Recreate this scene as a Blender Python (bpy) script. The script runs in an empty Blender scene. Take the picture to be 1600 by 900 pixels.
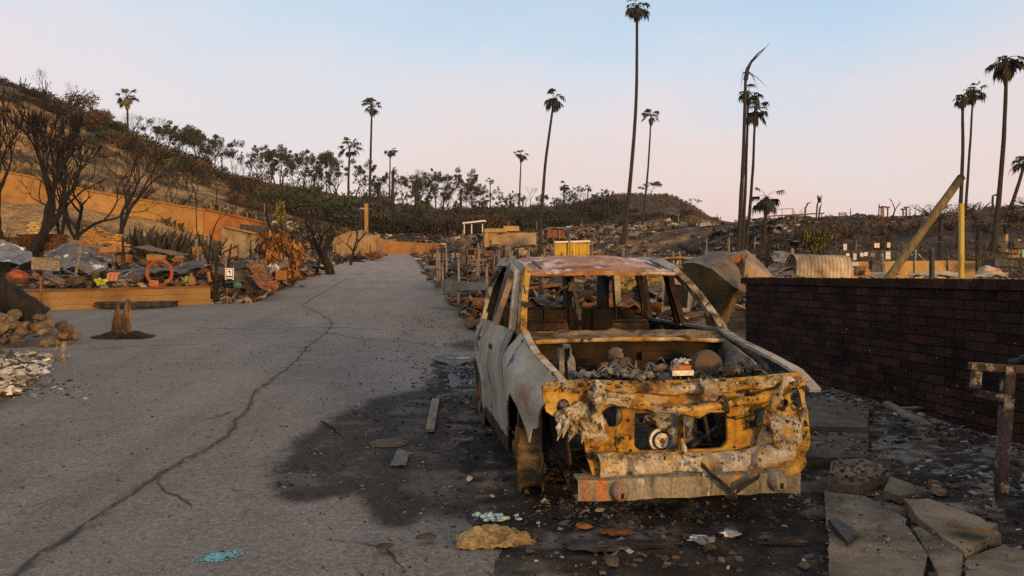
import bpy, bmesh, math, random
import numpy as np
from mathutils import Vector, Matrix, Euler, noise as mnoise

# ------------------------------------------------------------------ camera, sky, sun, exposure
SC = bpy.context.scene
COL = SC.collection
EYE, HOR, FPX = 1.6, 430.0, 1300.0
cam_d = bpy.data.cameras.new("camera")
cam = bpy.data.objects.new("camera", cam_d)
COL.objects.link(cam)
cam.location = (0, 0, EYE)
cam.rotation_euler = (math.radians(90), 0, 0)
cam_d.sensor_width = 36.0
cam_d.lens = FPX / 1600 * 36.0
cam_d.shift_y = -20 / 1600
cam_d.clip_start, cam_d.clip_end = 0.05, 3000
SC.camera = cam

SUN_EL, SUN_AZ = math.radians(6.0), math.radians(152)      # azimuth clockwise from +Y: behind the camera, to its right
world = bpy.data.worlds.new("World"); SC.world = world
world.use_nodes = True
wn, wl = world.node_tree.nodes, world.node_tree.links
wn.clear()
w_out = wn.new("ShaderNodeOutputWorld")
tc = wn.new("ShaderNodeTexCoord")
sep = wn.new("ShaderNodeSeparateXYZ"); wl.new(tc.outputs["Generated"], sep.inputs[0])
wmap = wn.new("ShaderNodeMapping"); wmap.inputs["Scale"].default_value = (1.5, 1.5, 3.2)
wl.new(tc.outputs["Generated"], wmap.inputs["Vector"])
wno = wn.new("ShaderNodeTexNoise"); wno.inputs["Scale"].default_value = 1.7; wno.inputs["Detail"].default_value = 4
wno.inputs["Roughness"].default_value = 0.5
wl.new(wmap.outputs[0], wno.inputs["Vector"])
def wmath(op, a, b):
    n = wn.new("ShaderNodeMath"); n.operation = op
    for i, v in enumerate((a, b)):
        if isinstance(v, (int, float)): n.inputs[i].default_value = v
        else: wl.new(v, n.inputs[i])
    return n.outputs[0]
warp = wmath("MULTIPLY", wmath("SUBTRACT", wno.outputs["Fac"], 0.5), 0.34)
elev = wmath("ADD", sep.outputs["Z"], warp)
elev = wmath("ADD", elev, wmath("MULTIPLY", sep.outputs["X"], 0.04))
ramp = wn.new("ShaderNodeValToRGB"); wl.new(elev, ramp.inputs[0])
cr = ramp.color_ramp; cr.interpolation = "B_SPLINE"
stops = [(0.0, (0.76, 0.49, 0.42)), (0.07, (0.81, 0.57, 0.52)), (0.14, (0.77, 0.63, 0.62)), (0.21, (0.66, 0.64, 0.69)),
         (0.28, (0.48, 0.62, 0.76)), (0.42, (0.36, 0.53, 0.72)), (0.62, (0.54, 0.51, 0.50))]
while len(cr.elements) < len(stops): cr.elements.new(0.5)
for e, (p, c) in zip(cr.elements, stops): e.position = p; e.color = (*c, 1)
smk = wn.new("ShaderNodeTexNoise"); smk.inputs["Scale"].default_value = 1.1; smk.inputs["Detail"].default_value = 5; smk.inputs["Roughness"].default_value = 0.55
smap = wn.new("ShaderNodeMapping"); smap.inputs["Location"].default_value = (0.7, 0.2, 0.4); smap.inputs["Scale"].default_value = (1.3, 1.3, 3.5)
wl.new(tc.outputs["Generated"], smap.inputs["Vector"]); wl.new(smap.outputs[0], smk.inputs["Vector"])
smr = wn.new("ShaderNodeMapRange"); smr.inputs[1].default_value = 0.42; smr.inputs[2].default_value = 0.68; smr.inputs[4].default_value = 0.5; smr.clamp = True
wl.new(smk.outputs["Fac"], smr.inputs[0])
smx = wn.new("ShaderNodeMix"); smx.data_type = "RGBA"; smx.inputs[7].default_value = (0.665, 0.61, 0.625, 1)
wl.new(smr.outputs[0], smx.inputs[0]); wl.new(ramp.outputs[0], smx.inputs[6])
bg1 = wn.new("ShaderNodeBackground"); bg1.inputs["Strength"].default_value = 1.03
wl.new(smx.outputs[2], bg1.inputs["Color"])
skyt = wn.new("ShaderNodeTexSky"); skyt.sky_type = "NISHITA"; skyt.sun_disc = False
skyt.sun_elevation = SUN_EL; skyt.sun_rotation = SUN_AZ
skyt.dust_density = 4.0
bg2 = wn.new("ShaderNodeBackground"); bg2.inputs["Strength"].default_value = 0.05
wl.new(skyt.outputs[0], bg2.inputs["Color"])
addn = wn.new("ShaderNodeAddShader"); wl.new(bg1.outputs[0], addn.inputs[0]); wl.new(bg2.outputs[0], addn.inputs[1])
wl.new(addn.outputs[0], w_out.inputs["Surface"])

sun_d = bpy.data.lights.new("sun", "SUN"); sun_d.energy = 3.3; sun_d.angle = math.radians(9)
sun_d.color = (1.0, 0.57, 0.20)
sun = bpy.data.objects.new("sun", sun_d); COL.objects.link(sun)
sun_dir = Vector((math.sin(SUN_AZ) * math.cos(SUN_EL), math.cos(SUN_AZ) * math.cos(SUN_EL), math.sin(SUN_EL)))
sun.rotation_euler = sun_dir.to_track_quat("Z", "Y").to_euler()
sun.location = (20, -30, 20)
vs = SC.view_settings
SC.display_settings.display_device = "sRGB"
vs.view_transform = "Standard"; vs.look = "None"; vs.exposure = 0.0; vs.gamma = 1.0; vs.use_curve_mapping = False
SC.cycles.use_denoising = False
SC.cycles.max_bounces = 6
SC.cycles.diffuse_bounces = 3

# ------------------------------------------------------------------ helpers
rng = random.Random(11)
U = rng.uniform
def nz(p, s=1.0): return mnoise.noise(Vector(p) * s)
def fbm(p, s=1.0, o=4):
    v, a, f = 0.0, 0.5, s
    for _ in range(o):
        v += a * mnoise.noise(Vector(p) * f); a *= 0.5; f *= 2.03
    return v
def sstep(a, b, x):
    if a == b: return 1.0 if x >= a else 0.0
    t = min(1, max(0, (x - a) / (b - a))); return t * t * (3 - 2 * t)
def lerp(a, b, t): return a + (b - a) * t

class MB:
    """collects shapes; built as ONE mesh object"""
    def __init__(s): s.v = []; s.f = []; s.t = []; s.tint = (1, 1, 1)
    def add(s, vs, fs, tint=None):
        o = len(s.v); tint = tint or s.tint
        s.v += [tuple(v) for v in vs]; s.t += [tint] * len(vs)
        s.f += [tuple(i + o for i in f) for f in fs]
        return o
    def box(s, c, size, rot=None, jit=0.0, tint=None):
        hx, hy, hz = size[0] / 2, size[1] / 2, size[2] / 2
        vs = [Vector((x * hx, y * hy, z * hz)) for z in (-1, 1) for y in (-1, 1) for x in (-1, 1)]
        if jit: vs = [v + Vector((U(-jit, jit), U(-jit, jit), U(-jit, jit))) for v in vs]
        if rot is not None:
            M = rot if isinstance(rot, Matrix) else Euler(rot).to_matrix()
            vs = [M @ v for v in vs]
        c = Vector(c)
        s.add([v + c for v in vs], [(0, 2, 3, 1), (4, 5, 7, 6), (0, 1, 5, 4), (2, 6, 7, 3), (0, 4, 6, 2), (1, 3, 7, 5)], tint)
    def bar(s, a, b, w, h, up=(0, 0, 1), tint=None):
        a, b = Vector(a), Vector(b); d = b - a; L = d.length
        if L < 1e-6: return
        y = d / L; u = Vector(up); x = y.cross(u)
        if x.length < 1e-4: x = y.cross(Vector((1, 0, 0)))
        x.normalize(); z = x.cross(y)
        M = Matrix((x, y, z)).transposed()
        s.box((a + b) / 2, (w, L, h), M, tint=tint)
    def tube(s, path, r, n=8, cap=True, rough=0.0, rs=8.0, tint=None, tint2=None):
        P = [Vector(p) for p in path]; m = len(P)
        R = r if isinstance(r, (list, tuple)) else [r] * m
        vs = []; tl = []
        ref = None
        for i, p in enumerate(P):
            d = (P[min(i + 1, m - 1)] - P[max(i - 1, 0)]).normalized()
            if ref is None:
                ref = d.orthogonal().normalized()
            else:
                ref = (ref - d * ref.dot(d))
                ref = ref.normalized() if ref.length > 1e-5 else d.orthogonal().normalized()
            b = d.cross(ref)
            for k in range(n):
                a = 2 * math.pi * k / n
                o = (ref * math.cos(a) + b * math.sin(a))
                rr = R[i]
                if rough: rr *= 1 + rough * nz(p + o * R[i] * 1.5, rs)
                vs.append(p + o * rr)
        fs = [(i * n + k, i * n + (k + 1) % n, (i + 1) * n + (k + 1) % n, (i + 1) * n + k) for i in range(m - 1) for k in range(n)]
        if cap and n > 2:
            fs.append(tuple(range(n - 1, -1, -1))); fs.append(tuple((m - 1) * n + k for k in range(n)))
        s.add(vs, fs, tint)
    def cyl(s, c, r, h, n=20, axis="z", r2=None, tint=None):
        r2 = r if r2 is None else r2
        ax = {"x": Vector((1, 0, 0)), "y": Vector((0, 1, 0)), "z": Vector((0, 0, 1))}[axis] if isinstance(axis, str) else Vector(axis)
        c = Vector(c)
        s.tube([c - ax * h / 2, c + ax * h / 2], [r, r2], n, tint=tint)
    def ring(s, c, R, r, axis="z", n=28, m=8, a0=0, a1=2 * math.pi, tint=None):
        A = {"x": (Vector((0, 1, 0)), Vector((0, 0, 1))), "y": (Vector((1, 0, 0)), Vector((0, 0, 1))), "z": (Vector((1, 0, 0)), Vector((0, 1, 0)))}[axis]
        s.tube([Vector(c) + (A[0] * math.cos(a0 + (a1 - a0) * i / n) + A[1] * math.sin(a0 + (a1 - a0) * i / n)) * R for i in range(n + 1)], r, m, tint=tint)
    def blob(s, c, size, rough=0.35, sub=2, seed=0.0, tint=None, flat=None):
        bm = bmesh.new(); bmesh.ops.create_icosphere(bm, subdivisions=sub, radius=1.0)
        vs = []
        for v in bm.verts:
            p = v.co.copy(); k = 1 + rough * (fbm(p + Vector((seed, seed * 1.7, -seed)), 1.3, 3) * 2)
            q = Vector((p.x * size[0] * k, p.y * size[1] * k, p.z * size[2] * k))
            if flat is not None and q.z < flat: q.z = flat
            vs.append(q + Vector(c))
        bm.verts.index_update()
        s.add(vs, [tuple(x.index for x in f.verts) for f in bm.faces], tint); bm.free()
    def rock(s, c, size, seed=0.0, rot=0.0, tint=None, cuts=9):
        """angular broken stone: an icosphere clipped by random planes"""
        r = random.Random(seed * 991 + 7)
        bm = bmesh.new(); bmesh.ops.create_icosphere(bm, subdivisions=2, radius=1.0)
        pl = []
        for _ in range(cuts):
            n = Vector((r.gauss(0, 1), r.gauss(0, 1), r.gauss(0, 1))).normalized(); pl.append((n, r.uniform(0.42, 0.72)))
        ca, sa = math.cos(rot), math.sin(rot); vs = []
        for v in bm.verts:
            p = v.co.copy()
            for n, d in pl:
                e = p.dot(n) - d
                if e > 0: p -= n * e
            x, y, z = p.x * size[0], p.y * size[1], p.z * size[2]
            vs.append(Vector((x * ca - y * sa, x * sa + y * ca, z)) + Vector(c))
        bm.verts.index_update()
        s.add(vs, [tuple(x.index for x in f.verts) for f in bm.faces], tint); bm.free()
    def sheet(s, fn, nu, nv, thick=0.006, tint=None, tintf=None):
        """two-sided sheet with a real thickness; fn(u,v)->Vector"""
        P = [[Vector(fn(i / nu, j / nv)) for j in range(nv + 1)] for i in range(nu + 1)]
        vs, fs = [], []
        N = []
        for i in range(nu + 1):
            for j in range(nv + 1):
                a = P[min(i + 1, nu)][j] - P[max(i - 1, 0)][j]; b = P[i][min(j + 1, nv)] - P[i][max(j - 1, 0)]
                n = a.cross(b); n = n.normalized() if n.length > 1e-9 else Vector((0, 0, 1)); N.append(n)
                vs.append(P[i][j] + n * thick / 2)
        M = (nu + 1) * (nv + 1); k = 0
        for i in range(nu + 1):
            for j in range(nv + 1):
                vs.append(P[i][j] - N[k] * thick / 2); k += 1
        id = lambda i, j: i * (nv + 1) + j
        for i in range(nu):
            for j in range(nv):
                fs.append((id(i, j), id(i + 1, j), id(i + 1, j + 1), id(i, j + 1)))
                fs.append((M + id(i, j), M + id(i, j + 1), M + id(i + 1, j + 1), M + id(i + 1, j)))
        for i in range(nu):
            for j in (0, nv):
                q = (id(i, j), id(i + 1, j), M + id(i + 1, j), M + id(i, j)); fs.append(q if j else q[::-1])
        for j in range(nv):
            for i in (0, nu):
                q = (id(i, j), id(i, j + 1), M + id(i, j + 1), M + id(i, j)); fs.append(q if not i else q[::-1])
        o = s.add(vs, fs, tint)
        if tintf:
            for q in range(len(vs)): s.t[o + q] = tintf(vs[q])
    def prism(s, poly, z0, z1, tint=None, M=None, jit=0):
        """extruded polygon (list of (x, y)); M maps local to final"""
        n = len(poly)
        vs = [Vector((x, y, z0)) for x, y in poly] + [Vector((x, y, z1)) for x, y in poly]
        if jit: vs = [v + Vector((U(-jit, jit), U(-jit, jit), U(-jit, jit))) for v in vs]
        if M is not None: vs = [M @ v for v in vs]
        fs = [tuple(range(n - 1, -1, -1)), tuple(range(n, 2 * n))] + [(i, (i + 1) % n, n + (i + 1) % n, n + i) for i in range(n)]
        s.add(vs, fs, tint)
    def disp(s, amp, sc, o=3):
        for i, v in enumerate(s.v):
            p = Vector(v)
            s.v[i] = tuple(p + Vector((fbm(p, sc, o), fbm(p + Vector((31, 7, 3)), sc, o), fbm(p + Vector((-5, 17, 51)), sc, o))) * amp * 2)
    def shift(s, d): s.v = [(v[0] - d[0], v[1] - d[1], v[2] - d[2]) for v in s.v]
    def base(s):
        a = np.array(s.v); lo, hi = a.min(0), a.max(0)
        return Vector(((lo[0] + hi[0]) / 2, (lo[1] + hi[1]) / 2, lo[2]))
    def mesh(s, name, smooth=False, angle=None):
        me = bpy.data.meshes.new(name); me.from_pydata(s.v, [], s.f); me.validate()
        if len(me.vertices) == len(s.t):
            at = me.color_attributes.new("tint", "FLOAT_COLOR", "POINT")
            at.data.foreach_set("color", np.c_[np.array(s.t, dtype=np.float32).reshape(-1, 3), np.ones(len(s.t), np.float32)].ravel())
        if smooth:
            me.polygons.foreach_set("use_smooth", [True] * len(me.polygons))
            if angle: me.set_sharp_from_angle(angle=math.radians(angle))
        me.update(); return me

def tag(o, label=None, cat=None, group=None, kind=None):
    if label: o["label"] = label
    if cat: o["category"] = cat
    if group: o["group"] = group
    if kind: o["kind"] = kind
    return o
def thing(name, label, cat, loc=(0, 0, 0), rz=0.0, group=None):
    o = bpy.data.objects.new(name, None); o.empty_display_size = 0.2; COL.objects.link(o)
    o.location = loc; o.rotation_euler = (0, 0, rz)
    return tag(o, label, cat, group)
def part(name, mb, mat, parent, label=None, smooth=False, angle=40, loc=None):
    me = mb.mesh(name, smooth, angle); me.materials.append(mat)
    o = bpy.data.objects.new(name, me); COL.objects.link(o); o.parent = parent
    if loc is not None: o.location = loc
    if label: o["label"] = label
    return o
def solo(name, mb, mat, label, cat, group=None, smooth=False, angle=40, kind=None):
    """a thing that is one mesh: built in world space, origin put at its base"""
    b = mb.base(); mb.shift(b)
    me = mb.mesh(name, smooth, angle); me.materials.append(mat)
    o = bpy.data.objects.new(name, me); COL.objects.link(o); o.location = b
    return tag(o, label, cat, group, kind)
def struct(name, mb, mat, kind="structure", smooth=True, angle=None, label=None):
    me = mb.mesh(name, smooth, angle); me.materials.append(mat)
    o = bpy.data.objects.new(name, me); COL.objects.link(o); o["kind"] = kind
    if label: o["label"] = label
    return o
def kids(o): return [c for c in COL.objects if c.parent == o]
_kids = {}
def dup(root, loc, rz=0.0, scale=1.0, label=None, group=None, tilt=None):
    if root.name not in _kids: _kids[root.name] = [(c, [(d) for d in kids(c)]) for c in kids(root)]
    r = root.copy(); COL.objects.link(r); r.location = loc; r.rotation_euler = (tilt[0], tilt[1], rz) if tilt else (0, 0, rz)
    r.scale = (scale,) * 3 if isinstance(scale, (int, float)) else scale
    if label: r["label"] = label
    if group: r["group"] = group
    for c, ds in _kids[root.name]:
        k = c.copy(); COL.objects.link(k); k.parent = r
        for d in ds:
            g = d.copy(); COL.objects.link(g); g.parent = k
    return r

# ------------------------------------------------------------------ materials
def mat(name, cols, scale=4.0, detail=7.0, rough=0.85, metal=0.0, bump=0.25, bscale=35.0, stops=None, tint=False,
        spots=None, spots2=None, stretch=(1, 1, 1), rnd=True, fine=0.0, fscale=60.0, spec=0.3, coord="Object", bdist=0.02, distort=0.3):
    m = bpy.data.materials.new(name); m.use_nodes = True
    N, L = m.node_tree.nodes, m.node_tree.links
    bs = N["Principled BSDF"]; bs.inputs["Roughness"].default_value = rough; bs.inputs["Metallic"].default_value = metal
    bs.inputs["Specular IOR Level"].default_value = spec
    t = N.new("ShaderNodeTexCoord"); vec = t.outputs[coord]
    if rnd:
        oi = N.new("ShaderNodeObjectInfo"); mu = N.new("ShaderNodeMath"); mu.operation = "MULTIPLY"; mu.inputs[1].default_value = 37.0
        L.new(oi.outputs["Random"], mu.inputs[0])
        va = N.new("ShaderNodeVectorMath"); va.operation = "ADD"; L.new(vec, va.inputs[0]); L.new(mu.outputs[0], va.inputs[1]); vec = va.outputs[0]
    mp = N.new("ShaderNodeMapping"); mp.inputs["Scale"].default_value = stretch; L.new(vec, mp.inputs["Vector"])
    n1 = N.new("ShaderNodeTexNoise"); n1.inputs["Scale"].default_value = scale; n1.inputs["Detail"].default_value = detail
    n1.inputs["Roughness"].default_value = 0.62; n1.inputs["Distortion"].default_value = distort
    L.new(mp.outputs[0], n1.inputs["Vector"])
    r = N.new("ShaderNodeValToRGB"); L.new(n1.outputs["Fac"], r.inputs[0])
    k = len(cols); stops = stops or [0.5 + (i - (k - 1) / 2) * (0.34 / max(1, k - 1)) for i in range(k)]
    while len(r.color_ramp.elements) < k: r.color_ramp.elements.new(0.5)
    for e, p, c in zip(r.color_ramp.elements, stops, cols): e.position = p; e.color = (*c, 1)
    c = r.outputs[0]
    def mixc(a, b, fac, mode="MIX"):
        x = N.new("ShaderNodeMix"); x.data_type = "RGBA"; x.blend_type = mode
        for i, v in ((6, a), (7, b)):
            if isinstance(v, (tuple, list)): x.inputs[i].default_value = (*v[:3], 1)
            else: L.new(v, x.inputs[i])
        if isinstance(fac, (int, float)): x.inputs[0].default_value = fac
        else: L.new(fac, x.inputs[0])
        return x.outputs[2]
    for sp in (spots, spots2):
        if sp:
            col, ssc, lo, hi = sp
            n2 = N.new("ShaderNodeTexNoise"); n2.inputs["Scale"].default_value = ssc; n2.inputs["Detail"].default_value = 5
            n2.inputs["Roughness"].default_value = 0.65
            L.new(mp.outputs[0], n2.inputs["Vector"])
            mr = N.new("ShaderNodeMapRange"); mr.inputs[1].default_value = lo; mr.inputs[2].default_value = hi; mr.clamp = True
            L.new(n2.outputs["Fac"], mr.inputs[0]); c = mixc(c, col, mr.outputs[0])
    if fine:
        n3 = N.new("ShaderNodeTexNoise"); n3.inputs["Scale"].default_value = fscale; n3.inputs["Detail"].default_value = 3
        L.new(vec, n3.inputs["Vector"])
        mr = N.new("ShaderNodeMapRange"); mr.inputs[1].default_value = 0.3; mr.inputs[2].default_value = 0.7
        mr.inputs[3].default_value = 1 - fine; mr.inputs[4].default_value = 1 + fine
        L.new(n3.outputs["Fac"], mr.inputs[0])
        cc = N.new("ShaderNodeCombineXYZ")
        for i in range(3): L.new(mr.outputs[0], cc.inputs[i])
        c = mixc(c, cc.outputs[0], 1.0, "MULTIPLY")
    if tint:
        a = N.new("ShaderNodeAttribute"); a.attribute_name = "tint"
        c = mixc(c, a.outputs["Color"], 1.0, "MULTIPLY")
    L.new(c, bs.inputs["Base Color"])
    if bump:
        n4 = N.new("ShaderNodeTexNoise"); n4.inputs["Scale"].default_value = bscale; n4.inputs["Detail"].default_value = 6
        n4.inputs["Roughness"].default_value = 0.65
        L.new(mp.outputs[0], n4.inputs["Vector"])
        b = N.new("ShaderNodeBump"); b.inputs["Strength"].default_value = bump; b.inputs["Distance"].default_value = bdist
        L.new(n4.outputs["Fac"], b.inputs["Height"]); L.new(b.outputs[0], bs.inputs["Normal"])
    return m

OCHRE = mat("ochre_rust", [(0.05, 0.026, 0.010), (0.27, 0.135, 0.018), (0.43, 0.24, 0.030), (0.50, 0.33, 0.10)], 4.2,
            spots=((0.42, 0.36, 0.27), 3.4, 0.55, 0.64), spots2=((0.022, 0.015, 0.010), 6, 0.555, 0.62), bump=0.7, bscale=18, fine=0.18, fscale=40)
ASHRUST = mat("ash_rust", [(0.05, 0.035, 0.022), (0.28, 0.21, 0.12), (0.48, 0.42, 0.32), (0.26, 0.245, 0.22)], 4.5,
            spots=((0.03, 0.024, 0.02), 6, 0.55, 0.62), spots2=((0.40, 0.24, 0.06), 3.1, 0.55, 0.62), bump=0.9, bscale=20, fine=0.25, fscale=45)
PAINT = mat("burnt_paint", [(0.12, 0.11, 0.10), (0.27, 0.25, 0.205), (0.40, 0.36, 0.28), (0.26, 0.255, 0.24)], 1.9, stretch=(1, .8, 0.8),
            spots=((0.085, 0.08, 0.095), 1.7, 0.575, 0.595), spots2=((0.30, 0.17, 0.10), 2.6, 0.57, 0.68), bump=0.2, bscale=20, rough=0.7, fine=0.13, fscale=45)
ROOFM = mat("roof_rust", [(0.11, 0.05, 0.04), (0.26, 0.12, 0.075), (0.36, 0.20, 0.13), (0.47, 0.41, 0.38)], 3.0,
            spots=((0.56, 0.51, 0.48), 3.6, 0.53, 0.62), spots2=((0.06, 0.03, 0.035), 6, 0.6, 0.68), bump=0.3, bscale=30, fine=0.25)
DARKRUST = mat("dark_rust", [(0.005, 0.0035, 0.003), (0.014, 0.008, 0.005), (0.036, 0.018, 0.008), (0.07, 0.033, 0.012)], 4.5,
            spots=((0.13, 0.065, 0.018), 5.5, 0.60, 0.7), bump=0.5, bscale=40, fine=0.3)
SOOTMETAL = mat("sooty_metal", [(0.004, 0.0035, 0.003), (0.010, 0.007, 0.005), (0.020, 0.012, 0.007)], 5, spots=((0.055, 0.028, 0.010), 5, 0.60, 0.7), bump=0.5, bscale=30)
CHARMETAL = mat("charred_metal", [(0.008, 0.008, 0.009), (0.03, 0.028, 0.028), (0.07, 0.06, 0.055)], 5, spots=((0.16, 0.15, 0.14), 9, 0.6, 0.7), bump=0.4, rough=0.6)
ALUM = mat("melted_alloy", [(0.025, 0.022, 0.02), (0.12, 0.113, 0.105), (0.26, 0.25, 0.24)], 9, spots=((0.03, 0.025, 0.02), 14, 0.55, 0.65), bump=0.7, rough=0.6)
STEEL = mat("pale_steel", [(0.25, 0.24, 0.22), (0.40, 0.40, 0.38), (0.55, 0.55, 0.52)], 12, bump=0.2, rough=0.45, metal=0.3)
SLOT = mat("soot_black", [(0.004, 0.004, 0.004), (0.012, 0.011, 0.010)], 8, bump=0.3)
RUSTRED = mat("red_rust", [(0.05, 0.02, 0.010), (0.17, 0.065, 0.022), (0.26, 0.13, 0.05)], 7, spots=((0.04, 0.025, 0.02), 10, 0.58, 0.68), bump=0.5)
WHEELM = mat("wheel_rust", [(0.02, 0.016, 0.010), (0.085, 0.065, 0.035), (0.18, 0.14, 0.08)], 5, stretch=(1, 3, 3), bump=0.5, fine=0.3)
BRICK = mat("dark_brick", [(0.016, 0.0105, 0.009), (0.032, 0.0175, 0.013), (0.050, 0.025, 0.018)], 2.2, tint=True, bump=0.6, bscale=45, fine=0.4, fscale=50, rnd=False, rough=0.95, spec=0.12)
MORTAR = mat("sooty_mortar", [(0.005, 0.0045, 0.004), (0.012, 0.010, 0.009)], 6, bump=0.5, rough=0.95)
CONC = mat("broken_concrete", [(0.085, 0.070, 0.053), (0.16, 0.136, 0.105), (0.235, 0.20, 0.155)], 3.5, tint=True, fine=0.25, fscale=110,
           spots=((0.05, 0.045, 0.04), 3, 0.6, 0.75), bump=0.45, bscale=60, rough=0.95)
WOODG = mat("weathered_wood", [(0.09, 0.07, 0.05), (0.18, 0.145, 0.11), (0.27, 0.23, 0.19)], 3, stretch=(6, 1, 6), bump=0.5, bscale=14, fine=0.2, tint=True)
CHARWOOD = mat("charred_wood", [(0.006, 0.005, 0.005), (0.022, 0.018, 0.015), (0.05, 0.04, 0.03)], 5, bump=0.8, bscale=20, tint=True)
BARKB = mat("burnt_bark", [(0.004, 0.0035, 0.003), (0.010, 0.008, 0.006), (0.024, 0.017, 0.012)], 3, stretch=(3, 3, 1), bump=0.7, bscale=14, tint=True)
PALMBARK = mat("palm_bark", [(0.012, 0.010, 0.008), (0.028, 0.022, 0.016), (0.05, 0.038, 0.028)], 2.0, stretch=(1, 1, 5), bump=0.9, bscale=6, bdist=0.06)
TAN = mat("ochre_stucco", [(0.15, 0.085, 0.032), (0.22, 0.125, 0.045), (0.27, 0.165, 0.07)], 0.9, tint=True, fine=0.15, fscale=25, spots=((0.10, 0.07, 0.045), 1.6, 0.60, 0.75), bump=0.3, bscale=30, rough=0.95)
CREAM = mat("cream_stucco", [(0.27, 0.20, 0.12), (0.38, 0.30, 0.19), (0.44, 0.37, 0.26)], 0.8, fine=0.15, fscale=12, spots=((0.07, 0.055, 0.04), .9, 0.54, 0.72), bump=0.25, rough=0.95, tint=True)
SHEETM = mat("burnt_sheet_metal", [(0.07, 0.055, 0.04), (0.20, 0.165, 0.12), (0.30, 0.26, 0.21), (0.40, 0.365, 0.32)], 1.6, tint=True, bump=0.25, rough=0.6,
             spots=((0.13, 0.06, 0.03), 1.8, 0.57, 0.68), spots2=((0.42, 0.38, 0.31), 2.6, 0.62, 0.72), fine=0.2)
GREYSHEET = mat("peeling_grey_metal", [(0.03, 0.033, 0.036), (0.075, 0.082, 0.092), (0.13, 0.138, 0.15)], 1.8, tint=True, rough=0.7, bump=0.5,
             spots=((0.42, 0.40, 0.36), 3.4, 0.60, 0.64), spots2=((0.03, 0.028, 0.026), 1.4, 0.60, 0.7))
STONE = mat("brown_stone", [(0.055, 0.04, 0.028), (0.12, 0.092, 0.066), (0.19, 0.155, 0.115)], 5, tint=True, bump=0.6, bscale=25, fine=0.25)
CHIP = mat("rubble_chip", [(0.75, 0.75, 0.75), (1, 1, 1)], 6, tint=True, bump=0.4, bscale=50, rnd=False, spec=0.2)
LEAF = mat("foliage", [(0.85, 0.85, 0.85), (1.1, 1.1, 1.1)], 3, tint=True, bump=0, rough=0.7, spec=0.2)
PAINTED = mat("painted", [(0.9, 0.9, 0.9), (1, 1, 1)], 5, tint=True, bump=0.2, spots=((0.25, 0.22, 0.2), 6, 0.62, 0.75))
# ------------------------------------------------------------------ lie of the land
D2 = (-0.1364, 0.9906); R2 = (0.9906, 0.1364)             # along the road / across it (to the right)
ROAD_A = math.atan2(0.1364, 0.9906)
def st(x, y): return x * D2[0] + y * D2[1], x * R2[0] + y * R2[1]
def xy(s, t): return s * D2[0] + t * R2[0], s * D2[1] + t * R2[1]
def prof(s):
    if s < 0: return 0.0
    a, b, m0, m1 = 4.0, 20.0, 0.008, 0.0440
    if s < a: return m0 * s
    z = m0 * a
    if s < b:
        q = s - a; return z + m0 * q + (m1 - m0) * q * q / (2 * (b - a))
    z += (m0 + m1) / 2 * (b - a)
    return z + m1 * (min(s, 150) - b) + 0.01 * max(0, s - 150)
# per compass direction: toe distance, shoulder (distance, height), crest (distance, height) as read off the photograph
HT = [(-500, 26, 50, 300, 115, -60), (-200, 30, 55, 298, 118, 40), (0, 34, 60, 300, 120, 130), (60, 35, 60, 306, 122, 152), (100, 36, 60, 312, 125, 172), (150, 38, 62, 316, 130, 200),
      (250, 44, 66, 324, 132, 250), (330, 52, 72, 332, 135, 273), (430, 66, 84, 347, 150, 288), (520, 80, 100, 361, 170, 303),
      (600, 106, 118, 367, 180, 318), (700, 108, 118, 367, 190, 328), (800, 106, 118, 365, 200, 325), (880, 98, 115, 360, 205, 322),
      (930, 95, 113, 358, 205, 310), (960, 92, 112, 357, 205, 306), (1045, 88, 108, 354, 205, 305), (1075, 86, 106, 353, 205, 318), (1110, 84, 104, 352, 205, 342),
      (1150, 76, 98, 349, 180, 351), (1200, 66, 88, 345, 180, 349), (1300, 60, 80, 343, 180, 346), (1400, 58, 76, 340, 180, 343),
      (1500, 56, 72, 334, 180, 336), (1600, 54, 70, 324, 180, 326), (1900, 50, 66, 300, 180, 302), (3000, 44, 60, 300, 180, 300)]
_HP = [h[0] for h in HT]
def hz(py, Y): return EYE - (py - HOR) / FPX * Y
WA, WB = (-13.6, 22.0), (-9.1, 25.1)                        # low ochre wall along the driveway (ends)
_wd = Vector((WB[0] - WA[0], WB[1] - WA[1], 0)).normalized()
def behind_wall(x, y): return (x - WA[0]) * -_wd.y + (y - WA[1]) * _wd.x
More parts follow.
